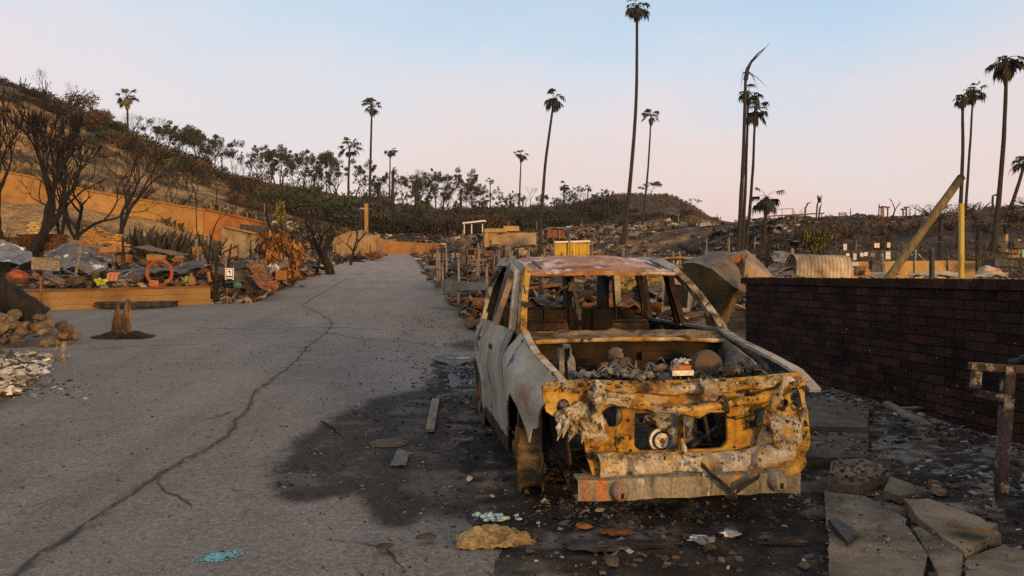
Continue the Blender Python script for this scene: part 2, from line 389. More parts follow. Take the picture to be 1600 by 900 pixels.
def H(x, y):
    s, t = st(x, y)
    z = prof(s)
    if y > 15 and t < -4.5:
        z += 0.5 * sstep(0.1, 0.9, behind_wall(x, y)) * sstep(-5.3, -7.2, t)
    if x > 2 and 14 < y < 27:                                # heaps of buried wreckage behind the brick wall
        z += .66 * math.exp(-((x - 6.6) / 2.6) ** 2 - ((y - 19.6) / 1.9) ** 2) + .55 * math.exp(-((x - 10.6) / 2.2) ** 2 - ((y - 20.2) / 1.6) ** 2)
    if y < 20: return z
    px = 800 + FPX * x / y
    px = min(2990, max(-490, px))
    i = 0
    while _HP[i + 1] < px: i += 1
    a, b = HT[i], HT[i + 1]; f = (px - a[0]) / (b[0] - a[0])
    y0, yA, pA, yB, pB = (lerp(a[k], b[k], f) for k in range(1, 6))
    if y <= y0: return z
    zA, zB = hz(pA, yA), hz(pB, yB)
    x0 = x * y0 / y; s0, t0 = st(x0, y0); z0 = prof(s0) + (0.5 * sstep(-5.3, -7.2, t0) if y0 > 26 else 0)
    if y <= yA: z = lerp(z0, zA, (lambda q: 0.5 * q + 0.5 * q * q * (3 - 2 * q))((y - y0) / (yA - y0)))
    elif y <= yB:
        q = (y - yA) / (yB - yA); z = lerp(zA, zB, 0.55 * q + 0.45 * q * q * (3 - 2 * q))
    else: z = zB - 0.04 * (y - yB)
    k = sstep(y0, y0 + 12, y)
    return z + k * (0.5 * fbm((x, y, 0), 0.09, 3) + 0.35 * fbm((x, y, 5), 0.35, 3))
def gp(px, py, near=2.0, far=320):
    dx, dz = (px - 800) / FPX, -(py - HOR) / FPX
    k = near; pk = near
    while k < far:
        if EYE + dz * k <= H(dx * k, k):
            lo, hi = pk, k
            for _ in range(18):
                m = (lo + hi) / 2
                if EYE + dz * m <= H(dx * m, m): hi = m
                else: lo = m
            k = hi; break
        pk = k; k *= 1.015
    return Vector((dx * k, k, H(dx * k, k)))
def at(px, Y, dz=0.0):
    x = (px - 800) / FPX * Y; return Vector((x, Y, H(x, Y) + dz))
def ray(px, py, Y): return Vector(((px - 800) / FPX * Y, Y, EYE - (py - HOR) / FPX * Y))

TL0, TR0 = -4.6, 1.75
def road_left(s):
    n = 0.25 * nz((s * 0.5, 3.3, 0)) + 0.1 * nz((s * 2.1, 1, 0))
    ap = sstep(11.6, 13.6, s) * (1 - sstep(24.6, 26.6, s))
    return TL0 + n - ap * 14.0
def road_right(s): return TR0 + 0.22 * nz((s * 0.6, 9.1, 0)) + 0.1 * nz((s * 2.3, 4, 0))
def on_road(s, t, m=0.0): return -9 < s < 116 and road_left(s) + m < t < road_right(s) - m

def axis(parts):
    out = []
    for a, b, d in parts:
        n = max(1, int(round((b - a) / d))); out += [a + (b - a) * i / n for i in range(n)]
    out.append(parts[-1][1]); return out
gx = axis([(-420, -120, 12), (-120, -40, 2.2), (-40, -14, 0.9), (-14, 14, 0.35), (14, 40, 0.9), (40, 130, 2.2), (130, 420, 12)])
gy = axis([(-60, -8, 4), (-8, 0, 0.7), (0, 28, 0.35), (28, 60, 0.8), (60, 130, 1.3), (130, 230, 2.2), (230, 420, 12)])
def land_tint(x, y, z):
    s, t = st(x, y)
    n = fbm((x, y, 1), 0.25, 4); n2 = fbm((x, y, 9), 1.3, 3)
    px = 800 + FPX * x / y if y > 3 else (2000 if x > 0 else -400)
    dry, dirt, black, ochre = Vector((0.125, 0.085, 0.05)), Vector((0.13, 0.082, 0.045)), Vector((0.024, 0.021, 0.02)), Vector((0.36, 0.21, 0.085))
    if y > 40 and px < 560:                                   # hillside on the left
        up = sstep(45, 115, y)
        c = dirt.lerp(ochre, sstep(-0.2, 0.2, n + 0.35 * n2 + 0.2 * (1 - up)))
        c = c.lerp(Vector((0.085, 0.062, 0.036)), .8 * sstep(0.02, 0.3, -n + .5 * n2 + 0.22 * up))
    elif y > 80 and px < 1125:
        c = dirt.lerp(ochre, sstep(0.0, 0.3, n + 0.3 * n2 + 0.1 - 0.35 * sstep(130, 170, y)))
        c = c.lerp(Vector((0.045, 0.04, 0.03)), sstep(0.02, 0.25, -n + 0.2 * sstep(125, 170, y)))
        if px > 880: c = c.lerp(Vector((0.055, 0.048, 0.042)), 0.7 * sstep(880, 940, px) * sstep(0.25, -0.1, n2))
    elif y > 45 and px >= 1125:
        c = Vector((0.075, 0.058, 0.046)).lerp(Vector((0.15, 0.095, 0.062)), sstep(-.05, 0.3, n + 0.6 * n2))
        c = c.lerp(Vector((.035, .029, .026)), sstep(0.05, 0.3, -n + .4 * n2))
    else:
        c = black.lerp(dirt, sstep(-0.25, 0.25, n + 0.5 * n2)); c = c.lerp(Vector((0.14, 0.12, 0.10)), 0.5 * sstep(0.12, 0.4, n2))
    k = 1 + 0.35 * n2
    return tuple(max(0.006, v * k) for v in c)
vid = {}
Vt, Tt = [], []
for j, y in enumerate(gy):
    for i, x in enumerate(gx):
        z = H(x, y); s, t = st(x, y)
        if on_road(s, t, -0.3): z -= 0.05
        Vt.append((x, y, z)); Tt.append(land_tint(x, y, z))
NX = len(gx)
reg = {"ground": MB(), "hillside": MB(), "hill": MB(), "embankment": MB()}
remap = {k: {} for k in reg}
for j in range(len(gy) - 1):
    for i in range(NX - 1):
        q = (j * NX + i, j * NX + i + 1, (j + 1) * NX + i + 1, (j + 1) * NX + i)
        cx, cy = (gx[i] + gx[i + 1]) / 2, (gy[j] + gy[j + 1]) / 2
        px = 800 + FPX * cx / cy if cy > 3 else 800
        k = "ground"
        if cy > 34:
            y0 = np.interp(px, _HP, [h[1] for h in HT])
            if cy > y0: k = "hillside" if px < 590 else ("hill" if px < 1125 else "embankment")
        mb = reg[k]; rm = remap[k]; f = []
        for v in q:
            if v not in rm: rm[v] = len(mb.v); mb.v.append(Vt[v]); mb.t.append(Tt[v])
            f.append(rm[v])
        mb.f.append(tuple(f))
LAND = mat("burnt_earth", [(0.6, 0.6, 0.6), (0.95, 0.95, 0.95), (1.35, 1.35, 1.35)], 1.1, tint=True, bump=0.8, bscale=7.0, bdist=0.12, fine=0.5, fscale=5, rnd=False, rough=1.0, spec=0.1)
for k, mb in reg.items(): struct(k, mb, LAND)

# ------------------------------------------------------------------ road
def blobs(lst): return [(*xy_st(gp(px, py)), r) for px, py, r in lst]
def xy_st(p): return st(p.x, p.y)
STAIN = blobs([(500, 740, .50), (525, 700, .55), (560, 670, .6), (620, 640, .7), (690, 640, .8), (740, 690, .75), (680, 700, .6), (600, 700, .55), (560, 740, .42),
               (640, 775, .30), (620, 810, .22), (700, 740, .5), (650, 740, .35), (760, 760, .45), (760, 620, .9), (720, 600, .7), (480, 770, .25), (740, 570, .8), (735, 540, .8), (715, 800, .18), (600, 780, .2)])
def stain(s, t):
    v = 0.0
    for a, b, r in STAIN:
        d2 = ((s - a) * 0.62) ** 2 + (t - b) ** 2
        v += math.exp(-d2 / (r * r) * 1.9)
    return v + 0.32 * fbm((s, t, 2), 1.6, 4)
crack_pts = [xy_st(gp(px, py)) for px, py in [(30, 899), (75, 860), (110, 838), (150, 812), (200, 780), (245, 745), (300, 715), (345, 690), (370, 662), (385, 640), (400, 612), (430, 590), (465, 565), (478, 545), (510, 520), (520, 505), (500, 490), (470, 478)]]
crack_pts = [(-2.0, crack_pts[0][1] + .35)] + crack_pts
def crack_d(s, t):
    best = 9
    for (a, b), (c, d) in zip(crack_pts, crack_pts[1:]):
        if min(a, c) - 0.6 < s < max(a, c) + 0.6:
            q = min(1, max(0, ((s - a) * (c - a) + (t - b) * (d - b)) / ((c - a) ** 2 + (d - b) ** 2 + 1e-9)))
            best = min(best, math.hypot(s - a - q * (c - a), t - b - q * (d - b)))
    return best
ss = axis([(-9, 2.5, 0.3), (2.5, 12, 0.055), (12, 28, 0.14), (28, 60, 0.5), (60, 116, 1.2)])
NT = 110
rd = MB()
for s in ss:
    a, b = road_left(s), road_right(s)
    for j in range(NT + 1):
        t = lerp(a, b, j / NT); x, y = xy(s, t)
        w = stain(s, t); dark = sstep(0.26, 0.74, w + 0.35 * fbm((s, t, 21), 6.0, 4)) * (0.93 - 0.35 * sstep(.0, .3, fbm((s * 1.3, t, 31), 2.2, 4)))
        n = fbm((s, t, 0), 0.5, 3); n2 = fbm((s * 0.35, t * 1.6, 4), 1.0, 3); n3 = fbm((s, t, 14), 3.1, 4)
        c = Vector((0.178, 0.164, 0.150)) * (1 + 0.20 * n + 0.20 * n2 + 0.22 * n3 + 0.26 * fbm((s * .07, t * 1.1, 50), 1.6, 3))
        side = sstep(0.0, 1.5, t + 0.5 * n) * sstep(4, 9, s)              # grit and dirt washed along the right edge
        c = c.lerp(Vector((0.15, 0.13, 0.105)), 0.6 * side)
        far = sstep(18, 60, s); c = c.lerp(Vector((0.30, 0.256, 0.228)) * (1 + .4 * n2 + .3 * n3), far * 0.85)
        c = c.lerp(Vector((0.029, 0.026, 0.025)), dark)
        cd = crack_d(s + .10 * nz((s * 3, t * 3, 5)), t + .07 * nz((s * 2.6, t * 2, 9)) + .03 * nz((s * 9, t, 3)))
        c = c * (1 - 0.45 * sstep(0.05, 0.008, cd + 0.04 * n3)); c = c.lerp(Vector((0.17, 0.15, 0.12)), 0.4 * sstep(0.16, 0.07, abs(cd - 0.1)) * sstep(0.0, 0.3, n2 + 0.2))
        edge = min(t - a, b - t)
        c = c.lerp(Vector((0.055, 0.045, 0.035)), 0.75 * sstep(0.35, 0.0, edge + 0.2 * n2))
        z = H(x, y) + 0.008 + 0.004 * fbm((s, t, 7), 0.8, 3) - 0.012 * sstep(0.05, 0.0, cd) - 0.05 * sstep(0.12, 0.0, edge)
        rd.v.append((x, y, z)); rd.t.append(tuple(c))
for i in range(len(ss) - 1):
    for j in range(NT):
        q = i * (NT + 1) + j; rd.f.append((q, q + 1, q + NT + 2, q + NT + 1))
ASPH = mat("worn_asphalt", [(0.72, 0.72, 0.72), (1.0, 0.99, 0.98), (1.28, 1.27, 1.24)], 22, tint=True, fine=0.38, fscale=60, bump=0.8, bscale=70, bdist=0.012, rnd=False, rough=0.95, spec=0.2,
           spots=((0.40, 0.38, 0.36), 17, 0.64, 0.69), spots2=((1.9, 1.85, 1.75), 34, 0.66, 0.71))
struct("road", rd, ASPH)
# sharp, ragged cracks: strips of dirt lying in the surface
ck = MB()
def crack(pts, w, seed):
    P = [Vector((a, b, 0)) for a, b in pts]; Q = []
    for a, b in zip(P, P[1:]):
        n = max(2, int((b - a).length / .07))
        for k in range(n): Q.append(a.lerp(b, k / n))
    Q.append(P[-1]); V = []
    for i, q in enumerate(Q):
        s, t = q.x + .05 * nz((q.x * 3.1, seed, 1)), q.y + .06 * nz((q.x * 2.3, q.y * 2.3, seed)) + .03 * nz((q.x * 9, q.y * 9, seed))
        d = (Q[min(i + 1, len(Q) - 1)] - Q[max(i - 1, 0)]).normalized(); ww = w * max(.15, .75 + 1.1 * nz((i * .31, seed, 4)) + .5 * nz((i * 1.1, seed, 9))) * min(1, (i + .3) / 4, (len(Q) - i - .7) / 4 + .05)
        for sg in (-1, 1):
            a, b = s + sg * d.y * ww * -1, t + sg * d.x * ww; x, y = xy(a, b); V.append((x, y, H(x, y) + 0.0145 + 0.004 * fbm((a, b, 7), 0.8, 3)))
    ck.add(V, [(2 * i, 2 * i + 1, 2 * i + 3, 2 * i + 2) for i in range(len(Q) - 1)])
g2 = lambda L_: [xy_st(gp(a, b)) for a, b in L_]
crack(crack_pts, .013, 1)
crack(g2([(470, 478), (490, 466), (510, 455), (522, 447), (540, 436)]), .02, 2)
for i, (L_, w) in enumerate([([(300, 512), (380, 516), (460, 513), (530, 512), (600, 516)], .018), ([(0, 555), (110, 548), (230, 541), (330, 538)], .014), ([(385, 640), (330, 655), (290, 660)], .010), ([(245, 745), (262, 775), (300, 800)], .010), ([(510, 520), (560, 530), (640, 536), (700, 545)], .014), ([(478, 545), (440, 540), (400, 545)], .010), ([(640, 900), (600, 860), (560, 850), (500, 845)], .008)]): crack(g2(L_), w, 5 + i)
struct("road_crack", ck, mat("crack_dirt", [(.026, .023, .02), (.06, .053, .045)], 9, bump=0, rnd=False), smooth=False)
# teal survey paint sprayed on the asphalt
pm = MB()
c0 = gp(343, 873)
for k in range(420):
    u, v = rng.gauss(0, 0.5), rng.gauss(0, 0.32)
    if abs(u) > 1.2: continue
    p = gp(343 + 36 * u, 873 - 6 * u + 10 * v); r = U(0.002, 0.0075)
    pm.add([(p.x + r * math.cos(q) * U(.6, 1.5), p.y + 1.3 * r * math.sin(q) * U(.6, 1.4), H(p.x, p.y) + 0.0135 + 0.004 * fbm((*xy_st(p), 7), .8, 3)) for q in (0, 1.2, 2.5, 3.8, 5)], [(0, 1, 2, 3, 4)])
TEAL = mat("teal_spray", [(0.10, 0.33, 0.36), (0.22, 0.50, 0.52)], 30, bump=0, rnd=False)
struct("paint_marking", pm, TEAL, smooth=False)
# ------------------------------------------------------------------ the burnt car
CS, CT = 4.95, 1.73
CX, CY = xy(CS, CT)
CZ = 0.0
car = thing("burnt_car", "burnt-out car shell with no hood or glass, parked in front of the dark brick wall", "car", (CX, CY, CZ), ROAD_A)
def L(px, py, yl):
    dx, dz = (px - 800) / FPX, -(py - HOR) / FPX
    k = (CS + yl) / (dx * D2[0] + D2[1])
    return Vector((k * (dx * R2[0] + R2[1]) - CT, yl, EYE + dz * k - CZ))
def poly_sdf(P):
    n = len(P)
    def f(x, z):
        best = 1e9; ins = False
        for i in range(n):
            ax, az = P[i]; bx, bz = P[(i + 1) % n]
            ex, ez = bx - ax, bz - az
            q = min(1, max(0, ((x - ax) * ex + (z - az) * ez) / (ex * ex + ez * ez + 1e-12)))
            d = (x - ax - q * ex) ** 2 + (z - az - q * ez) ** 2
            if d < best: best = d
            if (az > z) != (bz > z) and x < (bx - ax) * (z - az) / (bz - az) + ax: ins = not ins
        return -math.sqrt(best) if ins else math.sqrt(best)
    return f
def sdf_plate(mb, sdf, x0, x1, z0, z1, res, yf, thick):
    nx, nz_ = int((x1 - x0) / res) + 1, int((z1 - z0) / res) + 1
    keep = {}
    for i in range(nx):
        for j in range(nz_):
            if sdf(x0 + (i + .5) * res, z0 + (j + .5) * res) < 0: keep[i, j] = 1
    vid = {}; pts = []
    def V(i, j):
        if (i, j) not in vid:
            x, z = x0 + i * res, z0 + j * res
            if not all(((i + a, j + b) in keep) for a in (-1, 0) for b in (-1, 0)):
                for _ in range(2):
                    d = sdf(x, z); e = res * 0.3
                    g = Vector((sdf(x + e, z) - d, sdf(x, z + e) - d))
                    if g.length > 1e-7 and abs(d) < res * 1.5:
                        g.normalize(); x -= g.x * d; z -= g.y * d
            vid[i, j] = len(pts); pts.append((x, z))
        return vid[i, j]
    fs = [(V(i, j), V(i + 1, j), V(i + 1, j + 1), V(i, j + 1)) for i, j in keep]
    n = len(pts)
    ed = {}
    for f in fs:
        for k in range(4):
            a, b = f[k], f[(k + 1) % 4]
            if (b, a) in ed: del ed[b, a]
            else: ed[a, b] = 1
    vs = [(x, yf(x, z), z) for x, z in pts] + [(x, yf(x, z) + thick, z) for x, z in pts]
    F = fs + [tuple(v + n for v in f[::-1]) for f in fs] + [(b, a, a + n, b + n) for a, b in ed]
    mb.add(vs, F)

CRUST = mat("crusted_rust", [(0.04, 0.025, 0.014), (0.22, 0.12, 0.03), (0.38, 0.27, 0.12), (0.45, 0.40, 0.31)], 5.5, spots=((0.02, 0.015, 0.012), 8, 0.57, 0.62), spots2=((0.36, 0.19, 0.025), 4, 0.53, 0.6), bump=0.9, bscale=22, fine=0.25, fscale=45)
# -- front panel (radiator support) traced from the photograph on its own plane
FPY = 0.10
def pl(lst, y=FPY): return [(L(a, b, y).x, L(a, b, y).z) for a, b in lst]
outline = poly_sdf(pl([(850, 597), (920, 594), (1000, 596), (1140, 592), (1250, 582), (1259, 600), (1254, 640), (1252, 690), (1238, 724), (1150, 748), (1000, 748), (925, 748), (918, 728),
                       (912, 690), (906, 668), (882, 674), (868, 652), (852, 642), (846, 615)]))
holes = [poly_sdf(pl(p)) for p in [
    [(992, 645), (1060, 645), (1061, 700), (1055, 704), (1000, 705), (991, 697)],
    [(1069, 645), (1136, 644), (1137, 690), (1128, 701), (1070, 703)],
    [(1176, 640), (1197, 634), (1195, 660), (1182, 666)],
    [(1236, 606), (1246, 605), (1250, 616), (1249, 632), (1241, 637), (1234, 630), (1233, 615)]]]
def circ(px, py, r):
    c = L(px, py, FPY); rr = r * (CS + FPY) / FPX
    return lambda x, z: math.hypot(x - c.x, z - c.z) - rr
holes += [circ(957, 651, 17), circ(878, 633, 11), circ(1246, 658, 6), circ(981, 657, 3.2), circ(985, 704, 3), circ(1146, 652, 3), circ(1147, 699, 2.5), circ(925, 635, 3.5), circ(923, 698, 2.5), circ(1223, 628, 6), circ(1002, 597, 3), circ(868, 603, 4)]
def front_sdf(x, z):
    d = outline(x, z)
    for h in holes: d = max(d, -h(x, z))
    return d
vl = L(1050, 712, FPY).z; xr = L(1195, 690, FPY).x
def front_y(x, z):
    y = FPY + 0.012 * fbm((x, 3, z), 7, 3)
    lump = sstep(vl + 0.02, vl - 0.05, z)                       # rolled, scalloped lower lip
    y -= lump * (0.05 + 0.035 * abs(math.sin(x * 15 + 0.4)) + 0.03 * fbm((x, 0, z), 9, 3))
    rr = sstep(xr - 0.04, xr + 0.09, x) * sstep(0.86, 0.66, z)   # bulging right-hand corner
    y -= rr * (0.10 + 0.05 * fbm((x, 1, z), 8, 3))
    lft = sstep(-0.52, -0.62, x); y -= lft * (0.03 + 0.04 * fbm((x, 2, z), 9, 3))
    for (a, b, c, d) in ((-0.50, -0.40, 0.42, 0.56), (-0.33, -0.29, 0.56, 0.66), (0.40, 0.52, 0.52, 0.70)):   # pressed ribs
        m = min(x - a, b - x, z - c, d - z)
        if abs(m) < 0.012: y -= 0.012 * (1 - abs(m) / 0.012)
    return y
fp = MB(); sdf_plate(fp, front_sdf, -0.86, 0.90, 0.34, 1.02, 0.0125, front_y, 0.03)
front_panel = part("front_panel", fp, OCHRE, car, "yellow rusted front panel with square radiator openings", True, 50)

def lumpy(name, pts, radii, m, amp=0.03, sc=9, n=8, parent=car, label=None, sub=6):
    P, R = [], []
    for i in range(len(pts) - 1):
        for k in range(sub):
            f = k / sub; P.append(pts[i].lerp(pts[i + 1], f)); R.append(lerp(radii[i], radii[i + 1], f))
    P.append(pts[-1]); R.append(radii[-1])
    mb = MB(); mb.tube(P, R, n); mb.disp(amp, sc); return part(name, mb, m, parent, label, True, 32)
lumpy("upper_crossbar", [L(848, 604, .07), L(900, 601, .05), L(985, 606, .03), L(1060, 610, .03), L(1150, 603, .04), L(1225, 596, .06), L(1254, 592, .09)], [.025, .034, .030, .036, .03, .03, .026], CRUST, .026, 10)
lumpy("hood_latch_bar", [L(918, 614, .04), L(950, 627, .0), L(1000, 632, -.03), L(1060, 639, -.04), L(1090, 643, -.04), L(1140, 631, -.03), L(1200, 620, .0), L(1228, 606, .04)], [.03, .028, .026, .03, .036, .026, .028, .026], OCHRE, .018, 11)
lumpy("melted_strip", [L(1098, 592, .0), L(1108, 607, -.05), L(1122, 622, -.07), L(1140, 640, -.08)], [.035, .042, .034, .014], ASHRUST, .045, 16)
lumpy("bracket_post", [L(936, 598, .02), L(932, 622, -.03), L(928, 645, -.03), L(930, 668, -.01), L(934, 684, .03)], [.03, .042, .024, .028, .014], ASHRUST, .03, 13)
lumpy("bracket_post", [L(1236, 590, .03), L(1216, 612, -.02), L(1204, 640, -.03), L(1200, 668, -.04), L(1214, 700, -.06)], [.018, .024, .022, .024, .014], CRUST, .035, 15)
lumpy("center_brace", [L(1066, 646, .06), L(1066, 675, .07), L(1066, 704, .06)], [.012, .012, .014], OCHRE, .004, 12)
lumpy("drip", [L(1076, 640, .0), L(1078, 660, -.01), L(1075, 684, .01)], [.022, .026, .008], ALUM, .02, 16)
lumpy("drip", [L(1068, 690, .02), L(1068, 700, .0), L(1070, 716, .0)], [.012, .02, .01], ASHRUST, .01, 16)
# frayed insulation hanging from the headlight mount
ins = MB()
for k in range(70):
    a = L(U(872, 938), U(640, 662), U(-.03, .06)); b = a + Vector((U(-.06, .10), U(-.05, .02), U(-.13, -.02)))
    m = a.lerp(b, .5) + Vector((U(-.02, .02), U(-.03, 0), U(-.01, .02)))
    ins.tube([a, m, b], [U(.008, .018), U(.01, .02), .003], 5, tint=(1, 1, 1))
ins.blob(L(905, 650, .03), (.13, .05, .07), .5, 3, 4); ins.blob(L(930, 676, .03), (.09, .035, .035), .6, 3, 8)
FIBRE = mat("singed_fibre", [(0.16, 0.10, 0.04), (0.42, 0.35, 0.23), (0.58, 0.53, 0.42)], 12, bump=0.9, bscale=40, fine=.3)
part("frayed_insulation", ins, FIBRE, car, smooth=True)
hl = MB(); hl.cyl(L(878, 634, .14), .045, .06, 18, "y"); hl.blob(L(882, 634, .10), (.035, .02, .035), .4, 2, 2)
part("headlight_stub", hl, ALUM, car, smooth=True)
hl = MB(); hl.cyl(L(1223, 628, .13), .03, .05, 16, "y"); part("headlight_stub", hl, CHARMETAL, car, smooth=True)
hs = MB(); hs.tube([L(1252, 660, .02), L(1257, 640, .0), L(1250, 668, -.03), L(1240, 690, -.05)], [.014, .02, .016, .01], 8); hs.disp(.006, 14)
hs.tube([L(1228, 650, -.05), L(1238, 672, -.08), L(1243, 690, -.08)], .006, 6)
part("corner_bracket", hs, ASHRUST, car, smooth=True)
wi = MB(); wi.tube([L(1122, 647, .05), L(1150, 655, .03), L(1178, 648, .02), L(1200, 633, .0)], .005, 6); part("wire", wi, SLOT, car, smooth=True)

# pale, lumpy lower lip and ash-crusted corner over the yellow panel
va = MB()
def lip_fn(u, v):
    px = lerp(936, 1238, u); top = lerp(712, 708, u) - 26 * sstep(.72, 1.0, u); bot = lerp(748, 724, sstep(.45, 1.0, u))
    p = L(px, lerp(top, bot, v), .0)
    b = math.sin(math.pi * v) ** .6; sc_ = min(1, abs(math.sin(u * 15 + .5 + .4 * math.sin(u * 9))) * 2.6)
    return p + Vector((0, .045 - b * (.03 + .05 * sc_) - .028 * fbm(p, 16, 4) - .05 * sstep(.75, .95, u) * b, -.02 * sc_ * v + .02 * fbm(p + Vector((4, 0, 0)), 9, 3)))
va.sheet(lip_fn, 90, 12, .012); part("lower_lip", va, ASHRUST, car, "lumpy ash-crusted lower lip of the front panel", True, 30)
co = MB()
def cor_fn(u, v):
    p = L(lerp(1200, 1256, u) - 12 * v * (1 - u), lerp(650, 700, v), -.01); b = math.sin(math.pi * min(1, max(0, u))) ** .5 * math.sin(math.pi * v) ** .5
    return p + Vector((0, .05 - .13 * b - .045 * fbm(p, 14, 4), .03 * fbm(p + Vector((3, 3, 0)), 8, 3)))
co.sheet(cor_fn, 26, 22, .012); part("crusted_corner", co, ASHRUST, car, smooth=True, angle=32)

cb = MB()
for k in range(420):
    f = rng.random(); w_ = rng.random()
    if w_ < .35: p = L(lerp(850, 1252, f), lerp(603, 592, f) + U(-7, 9), .0 + U(-.02, .02))
    elif w_ < .6: p = L(lerp(920, 1228, f), 612 + 28 * math.sin(math.pi * f) + U(-7, 7), -.05 + U(-.03, .02))
    elif w_ < .85: p = L(lerp(940, 1236, f), U(708, 746) - 20 * sstep(.5, 1, f), -.05 + U(-.03, .03))
    else: p = L(U(1205, 1252), U(640, 705), -.09 + U(-.03, .04))
    r = U(.003, .010); kk = U(.5, 1.2); cb.box(p, (r * U(1, 3), r * U(.5, 1.5), r * U(.5, 1.8)), (U(0, 3), U(0, 3), U(0, 3)), jit=r * .3, tint=tuple(kk * v for v in rng.choice([(.34, .28, .20), (.28, .17, .05), (.16, .11, .06), (.07, .05, .035), (.40, .35, .27)])))
part("ash_crust", cb, CHIP, car)["kind"] = "stuff"
# -- bumper beam
bb = MB()
def bump_fn(u, v):
    px = lerp(903, 1250, u); top = lerp(752, 738, u); bot = lerp(783, 768, u)
    y = -0.06 - 0.05 * math.sin(math.pi * u)
    a = v * 4
    T, B = L(px, top, y), L(px, bot, y)
    prof_ = [(0.13, T.z + .012), (0.0, T.z), (0.0, B.z), (0.13, B.z)]
    i = min(2, int(v * 3)); f = v * 3 - i
    yy = lerp(prof_[i][0], prof_[i + 1][0], f); zz = lerp(prof_[i][1], prof_[i + 1][1], f)
    p = Vector((T.x, y + yy, zz))
    return p + Vector((0, 1, 0)) * 0.030 * fbm(p, 6, 3) + Vector((0, 0, 1)) * .022 * fbm(p + Vector((9, 0, 0)), 5, 3)
bb.sheet(bump_fn, 56, 15, 0.008)
BUMPM = mat("bumper_metal", [(0.06, 0.045, 0.03), (0.155, 0.135, 0.095), (0.25, 0.225, 0.17), (0.10, 0.07, 0.045)], 4.5, stretch=(1.8, 1, 0.4), bump=.45, fine=.3,
            spots=((0.36, 0.15, 0.05), 4, .55, .64), spots2=((0.60, 0.57, 0.50), 7, .62, .69))
bumper = part("bumper_beam", bb, BUMPM, car, "bare bumper beam streaked grey and rust", True, 40)
for px, py in ((969, 768), (1216, 753)):
    c = L(px, py, -.10)
    tb = MB(); tb.tube([c + Vector((0, .12, .02)), c + Vector((0, .03, .01)), c + Vector((0, -.03, -.005)), c + Vector((0, -.05, -.01))], [.065, .06, .052, .03], 14); tb.disp(.008, 9)
    b = part("tow_bracket", tb, BUMPM, bumper, smooth=True)
    sl = MB(); sl.box(c + Vector((0, -.052, -.012)), (.016, .012, .034)); part("tow_slot", sl, SLOT, bumper)
pc = MB()
pc.sheet(lambda u, v: L(lerp(1095, 1152, u), lerp(722, 772, u) + 8 * v, -.16 - .03 * math.sin(3 * u) + .02 * v) + Vector((0, 0, .01 * nz((u * 5, v, 0)))), 10, 2, .006)
part("bent_strip", pc, CHARMETAL, bumper, smooth=True)
pc = MB()
pc.sheet(lambda u, v: L(lerp(1150, 1185, u), lerp(772, 748, u) - 16 * v * (1 - .4 * u), -.15) + Vector((0, -.03 * v, 0)), 6, 3, .006)
part("bent_strip", pc, CHARMETAL, bumper, smooth=True)
ml = MB()
for k in range(60):
    px = U(965, 1190); p = L(px, lerp(752, 741, (px - 903) / 347) + U(-5, 5), -.05)
    ml.blob(p, (U(.008, .032), U(.01, .03), U(.005, .014)), .5, 1, k)
part("melted_spatter", ml, ALUM, bumper, smooth=True)
fl = MB(); fl.add([L(1099, 728, -.12), L(1108, 741, -.13), L(1098, 744, -.12), L(1100, 745, -.10)], [(0, 2, 1), (0, 1, 3), (1, 2, 3), (0, 3, 2)]); part("paint_flake", fl, STEEL, bumper)

# -- outer side panels
ARCH = [(0.83, 0.36, 0.405), (3.42, 0.36, 0.40)]
def zlow(y):
    z = 0.33 + 0.0 * y
    for a, c, r in ARCH:
        if abs(y - a) < r: z = max(z, c + math.sqrt(r * r - (y - a) ** 2))
    return z
BELT = [(0.10, 0.905), (0.25, 0.945), (0.6, 1.03), (1.0, 1.115), (1.30, 1.175), (2.4, 1.165), (3.6, 1.16), (4.15, 1.15)]
def zup(y):
    for (a, b), (c, d) in zip(BELT, BELT[1:]):
        if y <= c: return lerp(b, d, (y - a) / (c - a))
    return BELT[-1][1]
def xside(y, z, fender):
    w = 0.905 - 0.10 * sstep(0.9, 0.05, y) ** 1.3 - 0.05 * sstep(3.6, 4.3, y)
    w -= 0.02 * sstep(0.75, 0.33, z) ; w += 0.022 * math.exp(-((z - 0.86) / 0.16) ** 2)
    zu = zup(y); top = sstep(0.24, 0.0, zu - z)
    w -= (0.11 if fender else 0.05) * top ** 1.6
    for a, c, r in ARCH:                                       # flared arch lip
        d = math.hypot(y - a, z - c) - r
        if d < 0.12: w += 0.025 * sstep(0.12, 0.0, d)
    return w
def flare(sgn, y): return .21 * sstep(1.05, .08, y) if sgn > 0 else 0.0     # this fender is sprung outwards
def panel(sgn, y0, y1, zl, zu, fender=False, n=None, rows=14, amp=.016):
    mb = MB(); n = n or int((y1 - y0) / 0.035)
    def fn(u, v):
        y = lerp(y0, y1, u); a, b = zl(y), zu(y); z = lerp(a, b, v)
        x = xside(y, z, fender) + amp * fbm((y, sgn * 3, z), 2.6, 3) * 2
        x += flare(sgn, y) * (sstep(.3, .9, (z - a) / max(.05, b - a)) if fender else 0)
        return Vector((sgn * x, y, z))
    mb.sheet(fn if sgn > 0 else (lambda u, v: fn(1 - u, v)), n, rows, .012)
    return mb
def fender_low(y):
    if y < 0.43: return lerp(0.88, 0.60, sstep(0.10, 0.40, y) ** .8)
    return zlow(y)
